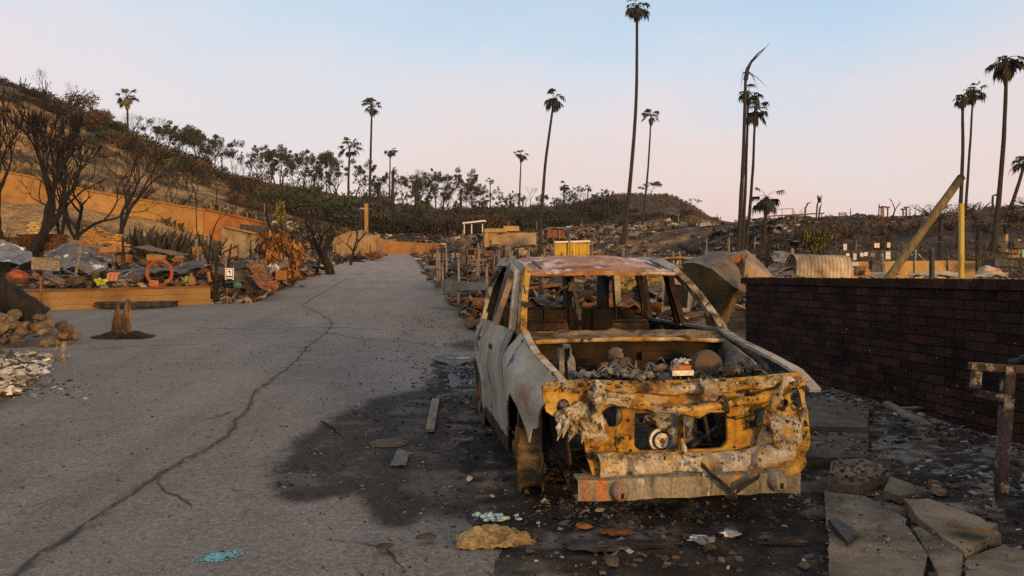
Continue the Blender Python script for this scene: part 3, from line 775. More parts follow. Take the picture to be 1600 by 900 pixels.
for sg in (-1, 1):
    fl_ = panel(sg, 0.10, 1.34, fender_low, zup, True, 46)
    part("fender", fl_, PAINT, car, smooth=True, angle=50)
    part("front_door", panel(sg, 1.365, 2.41, zlow, zup), PAINT, car, smooth=True, angle=50)
    part("rear_door", panel(sg, 2.445, 3.39, zlow, zup), PAINT, car, smooth=True, angle=50)
    part("quarter_panel", panel(sg, 3.42, 4.22, zlow, zup), PAINT, car, smooth=True, angle=50)
    hn = MB()
    for y in (2.28, 3.26): hn.box((sg * .925, y, .98), (.02, .16, .035))
    part("door_handle", hn, CHARMETAL, car)
    sk = MB(); sk.bar((sg * .87, 1.25, .31), (sg * .87, 3.05, .31), .07, .09); part("rocker_sill", sk, DARKRUST, car)
    # hood-edge rail and the inner wheel apron
    rl = MB()
    P = [Vector((sg * (xside(y, zup(y), True) - 0.015 + flare(sg, y)), y, zup(y) + .008 - (.035 * sstep(.3, .0, y) if sg > 0 else 0))) for y in [0.04 + i * .08 for i in range(17)]]
    for a, b in zip(P, P[1:]): rl.bar(a, b + (b - a) * .08, .075 if sg > 0 else .05, .022)
    rl.disp(.006, 6); part("hood_edge_rail", rl, PAINT if sg > 0 else ASHRUST, car, smooth=True)
    ap = MB()
    ap.sheet(lambda u, v: Vector((sg * (lerp(.66, .70, u) + .05 * v + .02 * fbm((u * 3, v * 3, sg), 2, 3)), lerp(.14, 1.30, u), lerp(.42, zup(lerp(.14, 1.3, u)) - .02, v))), 20, 8, .015)
    part("inner_apron", ap, DARKRUST if sg < 0 else mat("ashen_apron", [(0.06, .05, .045), (.20, .17, .14), (.30, .26, .21)], 4, spots=((.02, .018, .015), 6, .58, .68), bump=.4), car, smooth=True)
    tw = MB(); tw.cyl((sg * .56, .95, .80), .12, .10, 20, r2=.09); tw.cyl((sg * .56, .95, .87), .045, .05, 12); part("strut_tower", tw, DARKRUST, car, smooth=True)
# liner hanging behind the right fender's front edge
ln = MB(); ln.sheet(lambda u, v: L(lerp(1256, 1272, u), lerp(606, 655, v) + 6 * u, .25) + Vector((0, .12 * u, 0)), 4, 8, .01); part("wheel_liner", ln, SLOT, car, smooth=True)

# -- cabin frame
A0, A1 = (0.80, 1.27, 1.165), (0.655, 1.97, 1.625)
def beam(name, path, w, h, m, up=(0, 0, 1), noise_=.004):
    mb = MB(); P = []
    for i in range(len(path) - 1):
        for k in range(5): P.append(Vector(path[i]).lerp(Vector(path[i + 1]), k / 5))
    P.append(Vector(path[-1]))
    for a, b in zip(P, P[1:]): mb.bar(a, b + (b - a) * .06, w, h, up)
    mb.disp(noise_, 7, 2)
    return part(name, mb, m, car, smooth=True, angle=30)
OCHREPIL = OCHRE
for sg in (-1, 1):
    X = lambda p: (sg * p[0], p[1], p[2])
    beam("windshield_pillar", [X(A0), X((.735, 1.62, 1.42)), X(A1)], .08, .05, OCHREPIL if sg < 0 else ASHRUST, (sg, 0, .4))
    beam("roof_rail", [X(A1), X((.665, 2.4, 1.70)), X((.66, 3.1, 1.735)), X((.64, 3.85, 1.72)), X((.66, 4.02, 1.64)), X((.74, 4.2, 1.16))], .075, .07, PAINT, (sg, 0, .5))
    beam("door_frame", [X((.855, 1.42, 1.17)), X((.79, 1.72, 1.40)), X((.725, 2.05, 1.63)), X((.715, 2.36, 1.68)), X((.755, 2.38, 1.5)), X((.865, 2.40, 1.17))], .035, .05, PAINT if sg < 0 else DARKRUST, (sg, 0, .4))
    beam("door_pillar", [X((.84, 2.46, 1.16)), X((.70, 2.42, 1.68))], .09, .05, SOOTMETAL, (1, 0, 0))
    beam("door_frame", [X((.865, 2.50, 1.17)), X((.72, 2.46, 1.69)), X((.715, 3.2, 1.70)), X((.80, 3.36, 1.5)), X((.86, 3.42, 1.17))], .035, .05, PAINT if sg < 0 else DARKRUST, (sg, 0, .4))
    beam("door_pillar", [X((.84, 3.46, 1.15)), X((.69, 3.30, 1.70))], .09, .05, SOOTMETAL, (1, 0, 0))
    dt = MB(); dt.sheet(lambda u, v: Vector((sg * (.80 + .02 * fbm((u * 4, v * 4, sg), 2)), lerp(1.40, 3.38, u), lerp(.36, 1.15, v))), 24, 8, .03)
    part("door_lining", dt, SOOTMETAL, car, smooth=True)
beam("windshield_header", [(-.655, 1.95, 1.612), (0, 1.92, 1.622), (.655, 1.95, 1.612)], .06, .04, mat("header_rust", [(0.08, .035, .015), (.24, .10, .03), (.36, .20, .08)], 5, bump=.5, fine=.2, spots=((.33, .27, .22), 4, .58, .66)))
rf = MB()
def roof_fn(u, v):
    x = lerp(-.69, .69, u); y = lerp(1.90, 4.0, v)
    z = 1.625 + 0.115 * min(1, v / .34) ** .8 + .03 * math.sin(math.pi * min(1, v * 1.1)) - .075 * abs(2 * u - 1) ** 3.2 * (.3 + .7 * sstep(0, .2, v))
    z += .020 * fbm((x, y, 0), 2.2, 3) * 2 * sstep(0, .2, v) - .02 * sstep(.3, .6, v) * math.exp(-((u - .6) / .2) ** 2)
    for gx_ in (-.34, .34): z -= .012 * math.exp(-((x - gx_) / .016) ** 2)
    return Vector((x, y, z))
rf.sheet(roof_fn, 56, 44, .02); part("roof", rf, ROOFM, car, "rust red roof skin blotched with pale ash", True, 45)
rr = MB()
for gx_ in (-.52, .52):
    rr.tube([(gx_, y, roof_fn((gx_ + .69) / 1.38, (y - 1.93) / 2.07).z + .014) for y in (2.0, 2.4, 2.9, 3.4, 3.8)], .012, 6)
part("roof_drip_strip", rr, CHARMETAL, car, smooth=True)
wp = MB(); wp.sheet(lambda u, v: Vector((lerp(.0, .45, u), lerp(3.3, 3.45, u) + .12 * v, 1.775 + .03 * math.sin(u * 5) * (1 - v) - .03 * u)), 8, 2, .006)
part("curled_roof_trim", wp, CHARMETAL, car, smooth=True)
# tailgate and rear openings
tg = MB(); tg.sheet(lambda u, v: Vector((lerp(-.80, .80, u), 4.22 + .03 * fbm((u * 3, v * 3, 0), 2) - .04 * abs(2 * u - 1) ** 4, lerp(.36, 1.24, v))), 24, 10, .03); part("tailgate", tg, SOOTMETAL, car, smooth=True)
beam("rear_pillar", [(.13, 4.10, 1.60), (.16, 4.18, 1.1)], .22, .06, SLOT, (1, 0, 0))
beam("rear_header", [(-.66, 3.98, 1.66), (.66, 3.98, 1.66)], .07, .06, DARKRUST)
beam("rear_pillar", [(-.60, 4.02, 1.62), (-.70, 4.2, 1.1)], .12, .06, SOOTMETAL, (1, 0, 0))
beam("rear_pillar", [(.52, 4.02, 1.62), (.56, 4.2, 1.1)], .34, .06, SOOTMETAL, (1, 0, 0))
fo = MB(); fo.sheet(lambda u, v: Vector((lerp(-.82, .82, u), lerp(1.25, 4.2, v), .40 + .04 * fbm((u * 4, v * 6, 0), 2))), 20, 30, .02); part("floor_pan", fo, SOOTMETAL, car, smooth=True)
# cowl, firewall
cw = MB()
def cowl_fn(u, v):
    x = lerp(-.82, .82, u); y = lerp(1.13, 1.34, v)
    z = 1.128 + .042 * sstep(0, 1, v) - .02 * abs(2 * u - 1) ** 2 + .024 * fbm((x * 2.5, y * 7, 0), 2.5, 4) * 2 - .02 * math.exp(-((v - .55) / .12) ** 2)
    return Vector((x, y, z))
cw.sheet(cowl_fn, 50, 14, .015)
COWLM = mat("cowl_patina", [(0.015, .011, .007), (.065, .040, .017), (.17, .125, .07), (.065, .075, .06)], 4.2, stretch=(1, 2.5, 1), spots=((.20, .30, .25), 2.4, .60, .68), spots2=((.07, .045, .025), 7, .58, .66), bump=.5, fine=.3)
part("cowl", cw, COWLM, car, "cowl panel with greenish burnt patches", True, 45)
fw = MB(); fw.sheet(lambda u, v: Vector((lerp(-.74, .74, u), 1.20 + .05 * math.sin(v * 3) + .02 * fbm((u * 5, v * 3, 1), 2), lerp(.40, 1.10, v))), 30, 12, .02)
fw.box((.30, 1.17, .99), (.40, .03, .06)); fw.box((-.35, 1.16, .95), (.5, .05, .04)); fw.disp(.006, 7)
part("firewall", fw, mat("brown_rust", [(0.005, .0035, .002), (.018, .010, .004), (.042, .023, .008)], 3, bump=.5, fine=.3, spots=((.02, .014, .008), 5, .56, .66)), car, smooth=True)
lip = MB(); lip.tube([(x, 1.13 - .02 * abs(x), 1.118 - .03 * abs(x) ** 2) for x in [-.76 + .1 * i for i in range(16)]], .016, 8); lip.disp(.006, 8); part("cowl_lip", lip, CRUST, car, smooth=True)

# -- engine bay
en = MB()
en.box((-.02, .62, .58), (.56, .40, .36)); en.box((-.05, .62, .76), (.44, .30, .10)); en.disp(.02, 7)
en.blob((0.02, .55, .80), (.16, .14, .06), .5, 2, 3)
engine = part("engine_block", en, ALUM, car, smooth=True, angle=35)
pul = L(1032, 687, .22)
for r, h, y, m in ((.078, .03, 0, STEEL), (.058, .036, -.008, CHARMETAL), (.048, .045, -.012, STEEL), (.017, .055, -.012, RUSTRED)):
    q = MB(); q.cyl(pul + Vector((0, y, 0)), r, h, 32, "y"); part("pulley", q, m, engine, smooth=True, angle=30)
q = MB()
for a in range(3): q.cyl(pul + Vector((.03 * math.cos(a * 2.1 + .5), -.036, .03 * math.sin(a * 2.1 + .5))), .004, .006, 8, "y")
part("pulley_hole", q, SLOT, engine)
ac = MB(); ac.blob(L(1035, 655, .20), (.10, .08, .06), .6, 3, 5); ac.blob(L(1052, 664, .16), (.05, .05, .05), .7, 3, 9); part("melted_housing", ac, ASHRUST, engine, smooth=True)
hp = MB(); hp.tube([L(1100, 650, .25), L(1104, 668, .25), L(1108, 690, .3)], .014, 8); hp.tube([L(1000, 655, .3), L(1040, 650, .3)], .02, 8); hp.tube([L(1080, 700, .35), L(1120, 668, .4)], .018, 8)
part("pipe", hp, CHARMETAL, engine, smooth=True)
ws = MB()
for (cx, cy, sx, sy, zc) in ((970, 580, 26, 5, .50), (1035, 576, 26, 8, .55), (1150, 578, 24, 5, .55), (1010, 584, 20, 3, .45)):
    for k in range(12):
        a = L(cx + U(-sx, sx), cy + U(-sy, sy), zc + U(-.1, .1)); b = a + Vector((U(-.12, .12), U(-.08, .08), U(-.03, .03))); m = a.lerp(b, .5) + Vector((0, 0, U(.01, .06)))
        ws.tube([a, m, b], [U(.003, .008), U(.004, .009), .003], 5)
    for k in range(26): ws.blob(L(cx + U(-sx, sx), cy + 3 + U(-sy, sy), zc + U(-.1, .1)), (U(.010, .04), U(.010, .035), U(.006, .024)), .9, 2, k * 1.7 + cx)
part("melted_wiring", ws, ALUM, car, "tangle of grey melted wiring", True)
bo = MB()
c = L(1104, 573, .82); ax = Vector((0, -1, .15)).normalized()
bo.tube([c - ax * .09, c - ax * .07, c + ax * .0, c + ax * .05, c + ax * .075], [.07, .115, .125, .105, .05], 28)
part("brake_booster", bo, mat("booster_brown", [(0.03, .021, .014), (.085, .058, .036), (.13, .092, .06)], 4, bump=.3, fine=.2), car, smooth=True)
bx = MB(); c = L(1063, 578, .50)
bx.box(c + Vector((0, 0, -.015)), (.15, .11, .035)); part("battery_tray", bx, STEEL, car)
bx = MB(); bx.box(c + Vector((0, 0, .02)), (.12, .09, .03)); bx.disp(.004, 12); part("fuse_box", bx, mat("orange_rust", [(.34, .11, .03), (.50, .20, .06)], 8, bump=.3), car)
bx = MB()
for k in range(14): bx.blob(c + Vector((U(-.05, .05), U(-.04, .04), .045 + U(0, .03))), (U(.012, .03), U(.012, .025), U(.008, .018)), .4, 1, k)
part("terminal_clump", bx, STEEL, car, smooth=True)
uu = MB(); c = L(880, 568, .75)
uu.box(c + Vector((-.02, 0, 0)), (.035, .10, .21)); uu.box(c + Vector((.045, 0, .02)), (.012, .10, .19)); uu.box(c + Vector((.01, .04, .02)), (.07, .012, .17)); uu.box(c + Vector((.02, 0, .12)), (.05, .05, .03)); uu.blob(c + Vector((.045, -.05, -.03)), (.035, .03, .09), .4, 2, 1); uu.disp(.004, 12)
part("washer_frame", uu, ALUM, car, smooth=True, angle=30)
pp = MB(); pp.tube([L(934, 590, .7), L(935, 574, .7), L(940, 569, .7), L(962, 568, .7)], .014, 8); part("coolant_pipe", pp, RUSTRED, car, smooth=True)
th = MB(); c = L(962, 562, .68)
th.cyl(c + Vector((0, 0, .03)), .055, .03, 16); th.box(c + Vector((.03, -.02, -.01)), (.13, .07, .05)); th.cyl(c + Vector((.03, -.06, -.01)), .024, .02, 14, "y"); th.blob(c + Vector((.0, 0, .055)), (.05, .045, .03), .5, 2, 5); th.cyl(c + Vector((0, 0, -.05)), .04, .08, 12); th.disp(.010, 14)
part("throttle_body", th, mat("pinkish_alloy", [(.03, .02, .015), (.10, .07, .055), (.17, .14, .125)], 8, bump=.5), car, smooth=True, angle=35)
rs = MB()
for k in range(26): rs.blob(L(U(1135, 1195), U(574, 590), U(.35, .7)), (U(.02, .05), U(.02, .05), U(.015, .04)), .6, 2, k)
part("charred_lump", rs, CHARMETAL, car, smooth=True)
un = MB(); un.box((0, .75, .42), (1.1, .12, .06)); un.tube([(-.7, .85, .42), (-.35, .75, .44), (.35, .75, .44), (.7, .85, .42)], .035, 8); un.disp(.01, 8); part("subframe", un, CHARMETAL, car)

# clutter packed round the engine: brackets, hoses, plates
for k in range(16):
    q = MB(); c = L(U(900, 1190), U(572, 592), U(.28, .95)) + Vector((0, 0, -.04)); kind = k % 4
    if kind == 0: q.tube([c, c + Vector((U(-.1, .1), U(-.1, .1), .05)), c + Vector((U(-.25, .25), U(-.2, .2), U(-.05, .02)))], U(.008, .02), 7)
    elif kind == 1: q.box(c, (U(.06, .16), U(.01, .03), U(.04, .10)), (U(-.6, .6), U(-.6, .6), U(0, 3)), jit=.008)
    elif kind == 2: q.cyl(c, U(.02, .05), U(.04, .1), 14, Vector((U(-1, 1), U(-1, 1), U(.2, 1))).normalized())
    else: q.sheet(lambda u, v: c + Vector((.16 * (u - .5), .12 * (v - .5), .05 * nz((u * 4, v * 4, k)))), 8, 6, .006)
    q.disp(.006, 12); part(["hose", "bracket", "canister", "torn_plate"][kind], q, [CHARMETAL, DARKRUST, CHARMETAL, ALUM][kind], car, smooth=True, angle=35)
# -- cabin contents
def seat(cx, cy):
    mb = MB(); w = .22
    mb.tube([(cx - w, cy, .62), (cx - w * .95, cy + .10, .95), (cx - w * .7, cy + .14, 1.20), (cx + w * .7, cy + .14, 1.20), (cx + w * .95, cy + .10, .95), (cx + w, cy, .62)], .016, 7)
    for z in (.80, .9, 1.0, 1.06, 1.12): mb.tube([(cx - w * .9, cy + .10, z), (cx, cy + .16, z - .01), (cx + w * .9, cy + .10, z)], .007, 5)
    mb.box((cx, cy + .12, 1.15), (.34, .02, .06)); mb.box((cx, cy + .12, 1.06), (.30, .012, .03))
    mb.tube([(cx - .12, cy + .14, 1.2), (cx - .12, cy + .14, 1.33), (cx - .06, cy + .14, 1.38), (cx, cy + .14, 1.34), (cx + .06, cy + .14, 1.38), (cx + .12, cy + .14, 1.33), (cx + .12, cy + .14, 1.2)], .006, 5)
    mb.box((cx, cy - .25, .58), (.46, .46, .04)); mb.bar((cx + w + .04, cy + .08, 1.15), (cx + w + .10, cy - .02, 1.0), .03, .03)
    part("seat_frame", mb, DARKRUST, car)
seat(.30, 2.05); seat(-.42, 2.10)
rs_ = MB()
rs_.box((0, 3.3, 1.02), (1.36, .04, .46)); rs_.box((0, 3.0, .6), (1.3, .5, .06))
for x in (-.5, -.25, 0, .25, .5): rs_.box((x, 3.27, 1.06), (.05, .03, .46))
rs_.disp(.012, 4); part("rear_seat_frame", rs_, SOOTMETAL, car)
db = MB(); db.tube([(-.76, 1.5, 1.0), (0, 1.48, 1.02), (.76, 1.5, 1.0)], .03, 10); db.box((.05, 1.5, .85), (.3, .06, .3)); db.disp(.01, 6); part("dash_beam", db, SOOTMETAL, car)
sw = MB(); sw.tube([(.36, 1.45, .95), (.36, 1.78, 1.10)], .02, 8); part("steering_column", sw, CHARMETAL, car)
sb = MB(); a, b = L(893, 430, 2.3), L(906, 500, 2.3); sb.bar(a, b, .03, .03); sb.box(a.lerp(b, .25), (.10, .05, .08)); sb.tube([a.lerp(b, .2), L(875, 452, 2.3), L(868, 470, 2.3)], .012, 6); sb.box(a.lerp(b, .8), (.05, .04, .05)); part("belt_anchor", sb, CHARMETAL, car)
mr = MB(); mr.tube([L(818, 445, 1.6), L(822, 462, 1.6), L(817, 480, 1.6), L(810, 470, 1.6)], .006, 5); mr.tube([L(812, 440, 1.7), L(815, 470, 1.65)], .004, 5); part("hanging_wire", mr, CHARMETAL, car)
# -- wheels: bare rims, tyres burnt away
def wheel(x, y, sg, toe=0.0):
    c = Vector((x, y, .385)); mb = MB(); W = .18; rim = []
    for k, (o, r) in enumerate([(-.5, .30), (-.44, .315), (-.36, .285), (-.2, .275), (0, .27), (.2, .275), (.36, .285), (.44, .315), (.5, .30)]): rim.append((o * W, r))
    M = Matrix.Rotation(toe, 3, "Z")
    P = [c + M @ Vector((o, 0, 0)) for o, r in rim]; mb.tube(P, [r for o, r in rim], 40, rough=.02, rs=3)
    w = part("wheel", mb, WHEELM, car, "bare wheel rim with its tyre burnt off", True, 60)
    hb = MB(); hb.cyl(c + M @ Vector((sg * W * .48, 0, 0)), .16, .05, 28, tuple(M @ Vector((1, 0, 0)))); hb.cyl(c + M @ Vector((sg * W * .55, 0, 0)), .05, .07, 16, tuple(M @ Vector((1, 0, 0))))
    part("hub", hb, RUSTRED, w, smooth=True, angle=30)
    br = MB(); br.cyl(c + M @ Vector((-sg * W * .62, 0, 0)), .14, .03, 24, tuple(M @ Vector((1, 0, 0)))); part("brake_disc", br, CHARMETAL, w, smooth=True, angle=30)
wheel(-.79, .86, -1, -.20); wheel(.80, .83, 1, .04); wheel(-.80, 3.42, -1); wheel(.80, 3.42, 1)
for sg in (-1, 1):
    su = MB(); su.tube([(sg * .62, .85, .40), (sg * .57, .92, .80)], [.03, .045], 10); su.tube([(sg * .66, .83, .32), (sg * .3, .78, .36)], .03, 8); su.tube([(sg * .68, .70, .38), (sg * .2, .66, .42)], .012, 6); su.tube([(sg * .70, .86, .62), (sg * .66, .86, .45), (sg * .68, .84, .30)], [.05, .045, .06], 8); su.disp(.012, 8)
    part("suspension_strut", su, WHEELM, car, smooth=True)
mk = MB(); mk.blob(L(832, 730, .75) + Vector((.05, 0, 0)), (.05, .04, .06), .5, 2, 3); part("melted_caliper", mk, STEEL, car, smooth=True)
# ------------------------------------------------------------------ ash and rubble around the car
def chips(n, sampler, size, pal, flat=0.45, lift=0.0):
    """irregular little broken pieces, loose on the ground: one 'stuff' mesh"""
    mb = MB(); V, F, T = [], [], []
    base = [(-1, -1, -1), (1, -1, -1), (-1, 1, -1), (1, 1, -1), (-1, -1, 1), (1, -1, 1), (-1, 1, 1), (1, 1, 1)]
    fc = [(0, 2, 3, 1), (4, 5, 7, 6), (0, 1, 5, 4), (2, 6, 7, 3), (0, 4, 6, 2), (1, 3, 7, 5)]
    for _ in range(n):
        q = sampler()
        if q is None: continue
        x, y, z = q[:3]; k = q[3] if len(q) > 3 else 1.0
        r = size[0] * (size[1] / size[0]) ** (rng.random() ** 2.2) * k
        sx, sy, sz = r * U(.5, 1.3), r * U(.4, 1.0), r * flat * U(.3, 1.2)
        M = Euler((U(-.5, .5), U(-.5, .5), U(0, 6.3))).to_matrix()
        c = rng.choice(pal); b = U(.65, 1.25); t = tuple(v * b for v in c)
        o = len(V)
        for p in base:
            v = M @ Vector((p[0] * sx * U(.45, 1.05), p[1] * sy * U(.45, 1.05), p[2] * sz * U(.5, 1.05)))
            V.append((v.x + x, v.y + y, v.z + z + sz * .4 + lift)); T.append(t)
        F += [tuple(i + o for i in f) for f in fc]
    mb.v, mb.f, mb.t = V, F, T
    return mb
ASH_PAL = [(.02, .019, .018)] * 6 + [(.05, .043, .037)] * 5 + [(.11, .095, .08)] * 4 + [(.20, .18, .155)] * 2 + [(.07, .05, .03)] * 2 + [(.30, .285, .26), (.12, .06, .035), (.09, .065, .03), (.14, .17, .18), (.07, .07, .085)]
def bed_mask(s, t):
    """how deep the ash lies round the car and down to the brick wall"""
    n = 0.35 * fbm((s, t, 3), 1.1, 4)
    a = sstep(0.15, 0.9, t - 0.0 + n) * sstep(5.9, 5.2, t) * sstep(2.9, 3.9, s + n * 1.3 + .25 * (t - 1.5)) * sstep(14.5, 12.5, s)
    b = sstep(3.35, 3.75, t + .3 * n) * sstep(5.9, 5.2, t) * sstep(14, 12, s) * sstep(-2, 0, s)
    return max(a, b)
def bed_h(s, t):
    m = bed_mask(s, t)
    return m * (0.035 + 0.05 * fbm((s, t, 0), 1.4, 4) + 0.035 * fbm((s, t, 6), 5, 3) + 0.02 * sstep(3.6, 4.2, t)) - 0.02 * (1 - m)
ab = MB(); bs_ = axis([(-2, 2.6, .12), (2.6, 8, .045), (8, 14.6, .09)]); bt_ = axis([(-.2, 5.95, .05)])
for s in bs_:
    for t in bt_:
        x, y = xy(s, t); h = bed_h(s, t)
        n, n2 = fbm((s, t, 1), 1.0, 4), fbm((s, t, 8), 4.5, 3)
        c = Vector((.032, .028, .025)).lerp(Vector((.155, .132, .108)), .85 * sstep(-.05, .34, n + .6 * n2))
        c = c.lerp(Vector((.055, .036, .018)), .5 * sstep(.05, .3, n2 - n * .4)); c = c.lerp(Vector((.165, .165, .165)), .8 * sstep(.12, .36, n2 + .2 * n + .16 * sstep(3.6, 4.4, t)))
        ab.v.append((x, y, H(x, y) + h)); ab.t.append(tuple(max(.006, q * (1 + .4 * n2)) for q in c))
for i in range(len(bs_) - 1):
    for j in range(len(bt_) - 1):
        if max(ab.v[q][2] - H(*ab.v[q][:2]) for q in (i * len(bt_) + j, i * len(bt_) + j + 1, (i + 1) * len(bt_) + j, (i + 1) * len(bt_) + j + 1)) < -.015: continue
        q = i * len(bt_) + j; ab.f.append((q, q + 1, q + len(bt_) + 1, q + len(bt_)))
ASHM = mat("ash_bed", [(0.55, 0.55, 0.55), (0.95, 0.95, 0.95), (1.5, 1.5, 1.5)], 7, tint=True, bump=1.0, bscale=38, bdist=.03, fine=.5, fscale=110, rnd=False, rough=1, spec=.12)
struct("ash", ab, ASHM, kind="stuff")
def samp_bed():
    s, t = U(1.0, 13.5), U(-.1, 5.5)
    m = bed_mask(s, t)
    if rng.random() > m * (.35 + .65 * sstep(-.1, .25, fbm((s, t, 11), 1.2, 3))): return None
    x, y = xy(s, t); return x, y, H(x, y) + max(0, bed_h(s, t)), (.8 if s < 6 else 1.1)
struct("rubble", chips(34000, samp_bed, (.005, .038), ASH_PAL), CHIP, kind="stuff", smooth=False)
def samp_edge():
    s = 3 + 20 * rng.random() ** 1.3; t = rng.gauss(.9, .75)
    if not -1.4 < t < 2.1: return None
    if rng.random() > .3 + .7 * sstep(-.15, .2, fbm((s * .7, t * 1.6, 2), 1.2, 3)): return None
    x, y = xy(s, t); return x, y, H(x, y) + .012, .45 if s < 8 else .8
struct("grit", chips(9000, samp_edge, (.006, .03), [(.05, .045, .04)] * 4 + [(.14, .125, .11)] * 4 + [(.02, .02, .02)] * 3 + [(.26, .24, .21)], flat=.35), CHIP, kind="stuff", smooth=False)
def samp_stain():
    s, t = U(4.5, 12), U(-2.4, 1.3)
    w = stain(s, t)
    if rng.random() > sstep(.3, .7, w): return None
    x, y = xy(s, t); return x, y, H(x, y) + .012, .7
struct("stain_grit", chips(7000, samp_stain, (.005, .028), [(.03, .026, .024)] * 5 + [(.06, .05, .045)] * 4 + [(.11, .10, .09)] * 2 + [(.20, .18, .16), (.09, .05, .025)], flat=.3), CHIP, kind="stuff", smooth=False)
def samp_slab():
    px, py = rng.choice([(U(1232, 1356), U(642, 690)), (U(1240, 1356), U(698, 738)), (U(1300, 1390), U(742, 780))]); p = gp(px, py); return p.x, p.y, p.z + .13, 1
struct("slab_crumbs", chips(700, samp_slab, (.004, .03), [(.16, .13, .10), (.09, .075, .06), (.04, .035, .03), (.25, .22, .18), (.12, .06, .03)], flat=.35), CHIP, kind="stuff", smooth=False)
def samp_flake():
    px, py = (U(842, 980), U(745, 810)) if rng.random() < .45 else (U(820, 1290), U(780, 898)); p = gp(px, py); s, t = xy_st(p)
    if rng.random() > .1 + .9 * sstep(-.05, .25, fbm((s, t, 71), 2.2, 3)): return None
    return p.x, p.y, p.z + max(0, bed_h(s, t)) + .004, 1
struct("ash_flakes", chips(1700, samp_flake, (.006, .034), [(.06, .05, .042)] * 4 + [(.13, .105, .08)] * 3 + [(.24, .20, .15)] * 2 + [(.10, .11, .115), (.17, .09, .04), (.33, .30, .25)], flat=.14), CHIP, kind="stuff", smooth=False)
def samp_white_ash():
    s, t = U(4.5, 13), 5.5 - abs(rng.gauss(0, .95)); 
    if t < 3.5 or rng.random() > sstep(-.15, .2, fbm((s, t, 81), 1.4, 3)): return None
    x, y = xy(s, t); return x, y, H(x, y) + max(0, bed_h(s, t)), 1
struct("white_ash", chips(8500, samp_white_ash, (.005, .045), [(.30, .30, .30)] * 3 + [(.20, .205, .21)] * 3 + [(.42, .41, .39)] + [(.03, .028, .026)] * 3 + [(.16, .12, .09)], flat=.22), CHIP, kind="stuff", smooth=False)
def samp_slab2():
    px, py = U(1292, 1590), U(786, 896); p = gp(px, py); return p.x, p.y, p.z + .085, .8
struct("paving_crumbs", chips(900, samp_slab2, (.003, .022), [(.20, .17, .13), (.12, .10, .08), (.05, .045, .04), (.30, .27, .22)], flat=.35), CHIP, kind="stuff", smooth=False)
def samp_road():
    s = 2.6 + 22 * rng.random() ** 1.5; t = U(-4.4, 1.5); x, y = xy(s, t); return x, y, H(x, y) + .012, .5 + s * .03
struct("road_specks", chips(5000, samp_road, (.004, .022), [(.03, .026, .024)] * 6 + [(.12, .10, .085)] * 2 + [(.08, .045, .03), (.30, .28, .26)], flat=.22), CHIP, kind="stuff", smooth=False)

# ------------------------------------------------------------------ brick wall to the right of the car
wall = thing("brick_wall", "long low wall of dark sooty brick with a soldier-course cap, right of the burnt car", "wall", (*xy(7.5, 5.62), 0), ROAD_A)
WY0, WY1, WTOP = -11.0, 5.41, 1.562        # local y along the road
bk, mo, cp_ = MB(), MB(), MB()
CH, BL, TH = 0.1005, 0.305, 0.20
mo.box((TH / 2, (WY0 + WY1) / 2, (WTOP - .1) / 2 - .15), (TH - .022, WY1 - WY0 - .012, WTOP - .1 + .3))
nrow = 18
for r in range(nrow):
    z1 = WTOP - .115 - r * CH; z0 = z1 - CH + .014
    y = WY0 - (BL / 2 if r % 2 else 0)
    while y < WY1 - .02:
        a, b = max(WY0, y + .006), min(WY1, y + BL - .006)
        if b - a > .03:
            k = U(.55, 1.35); red = U(.8, 1.35); low = sstep(.35, .0, z0) * U(0, 1)
            t = (k * red * (1 + .5 * low), k * (1 + .35 * low), k * (1 + .25 * low))
            bk.box((TH / 2 + U(-.005, .005), (a + b) / 2, (z0 + z1) / 2), (TH, b - a, z1 - z0), (U(-.004, .004), U(-.006, .006), 0), jit=.002, tint=t)
        y += BL
y = WY0
while y < WY1:
    k = U(.7, 1.4); t = (k * U(.95, 1.3), k, k)
    cp_.box((TH / 2, y + .095, WTOP - .05), (TH + .06, .182, .1), (U(-.006, .006), U(-.01, .01), U(-.006, .006)), jit=.003, tint=t); y += .19
part("wall_face", bk, BRICK, wall); part("mortar_core", mo, MORTAR, wall); part("cap_course", cp_, BRICK, wall)
cs = MB()
def samp_cap():
    y = U(WY0, WY1); return U(-.02, TH + .02), y, WTOP - .004
cs = chips(900, samp_cap, (.008, .03), [(.20, .18, .15), (.10, .09, .08), (.05, .045, .04)]); part("cap_grit", cs, CHIP, wall)["kind"] = "stuff"
sp = MB()
for k in range(60):
    z = .1 + 1.1 * rng.random() ** 1.6; yy = U(-3, 2.5); r = U(.003, .010)
    sp.box((-.004, yy, z), (.006, r * U(.7, 2.4), r * U(.6, 1.6)), (U(-.8, .8), 0, 0))
part("plaster_fleck", sp, mat("pale_fleck", [(.22, .24, .25), (.36, .37, .37)], 9, bump=.1), wall)["kind"] = "stuff"
spg = MB(); q = wall.matrix_basis.inverted() @ ray(1563, 563, 7.42)
spg.tube([Vector((.02, q.y, q.z)), Vector((-.07, q.y, q.z)), Vector((-.10, q.y + .03, q.z - .01)), Vector((-.12, q.y + .10, q.z - .03))], [.018, .02, .03, .028], 10); spg.blob((-.09, q.y - .02, q.z + .02), (.035, .035, .03), .3, 2, 1)
part("wall_tap", spg, mat("verdigris", [(.03, .03, .025), (.08, .085, .07)], 8, bump=.4), wall, smooth=True)

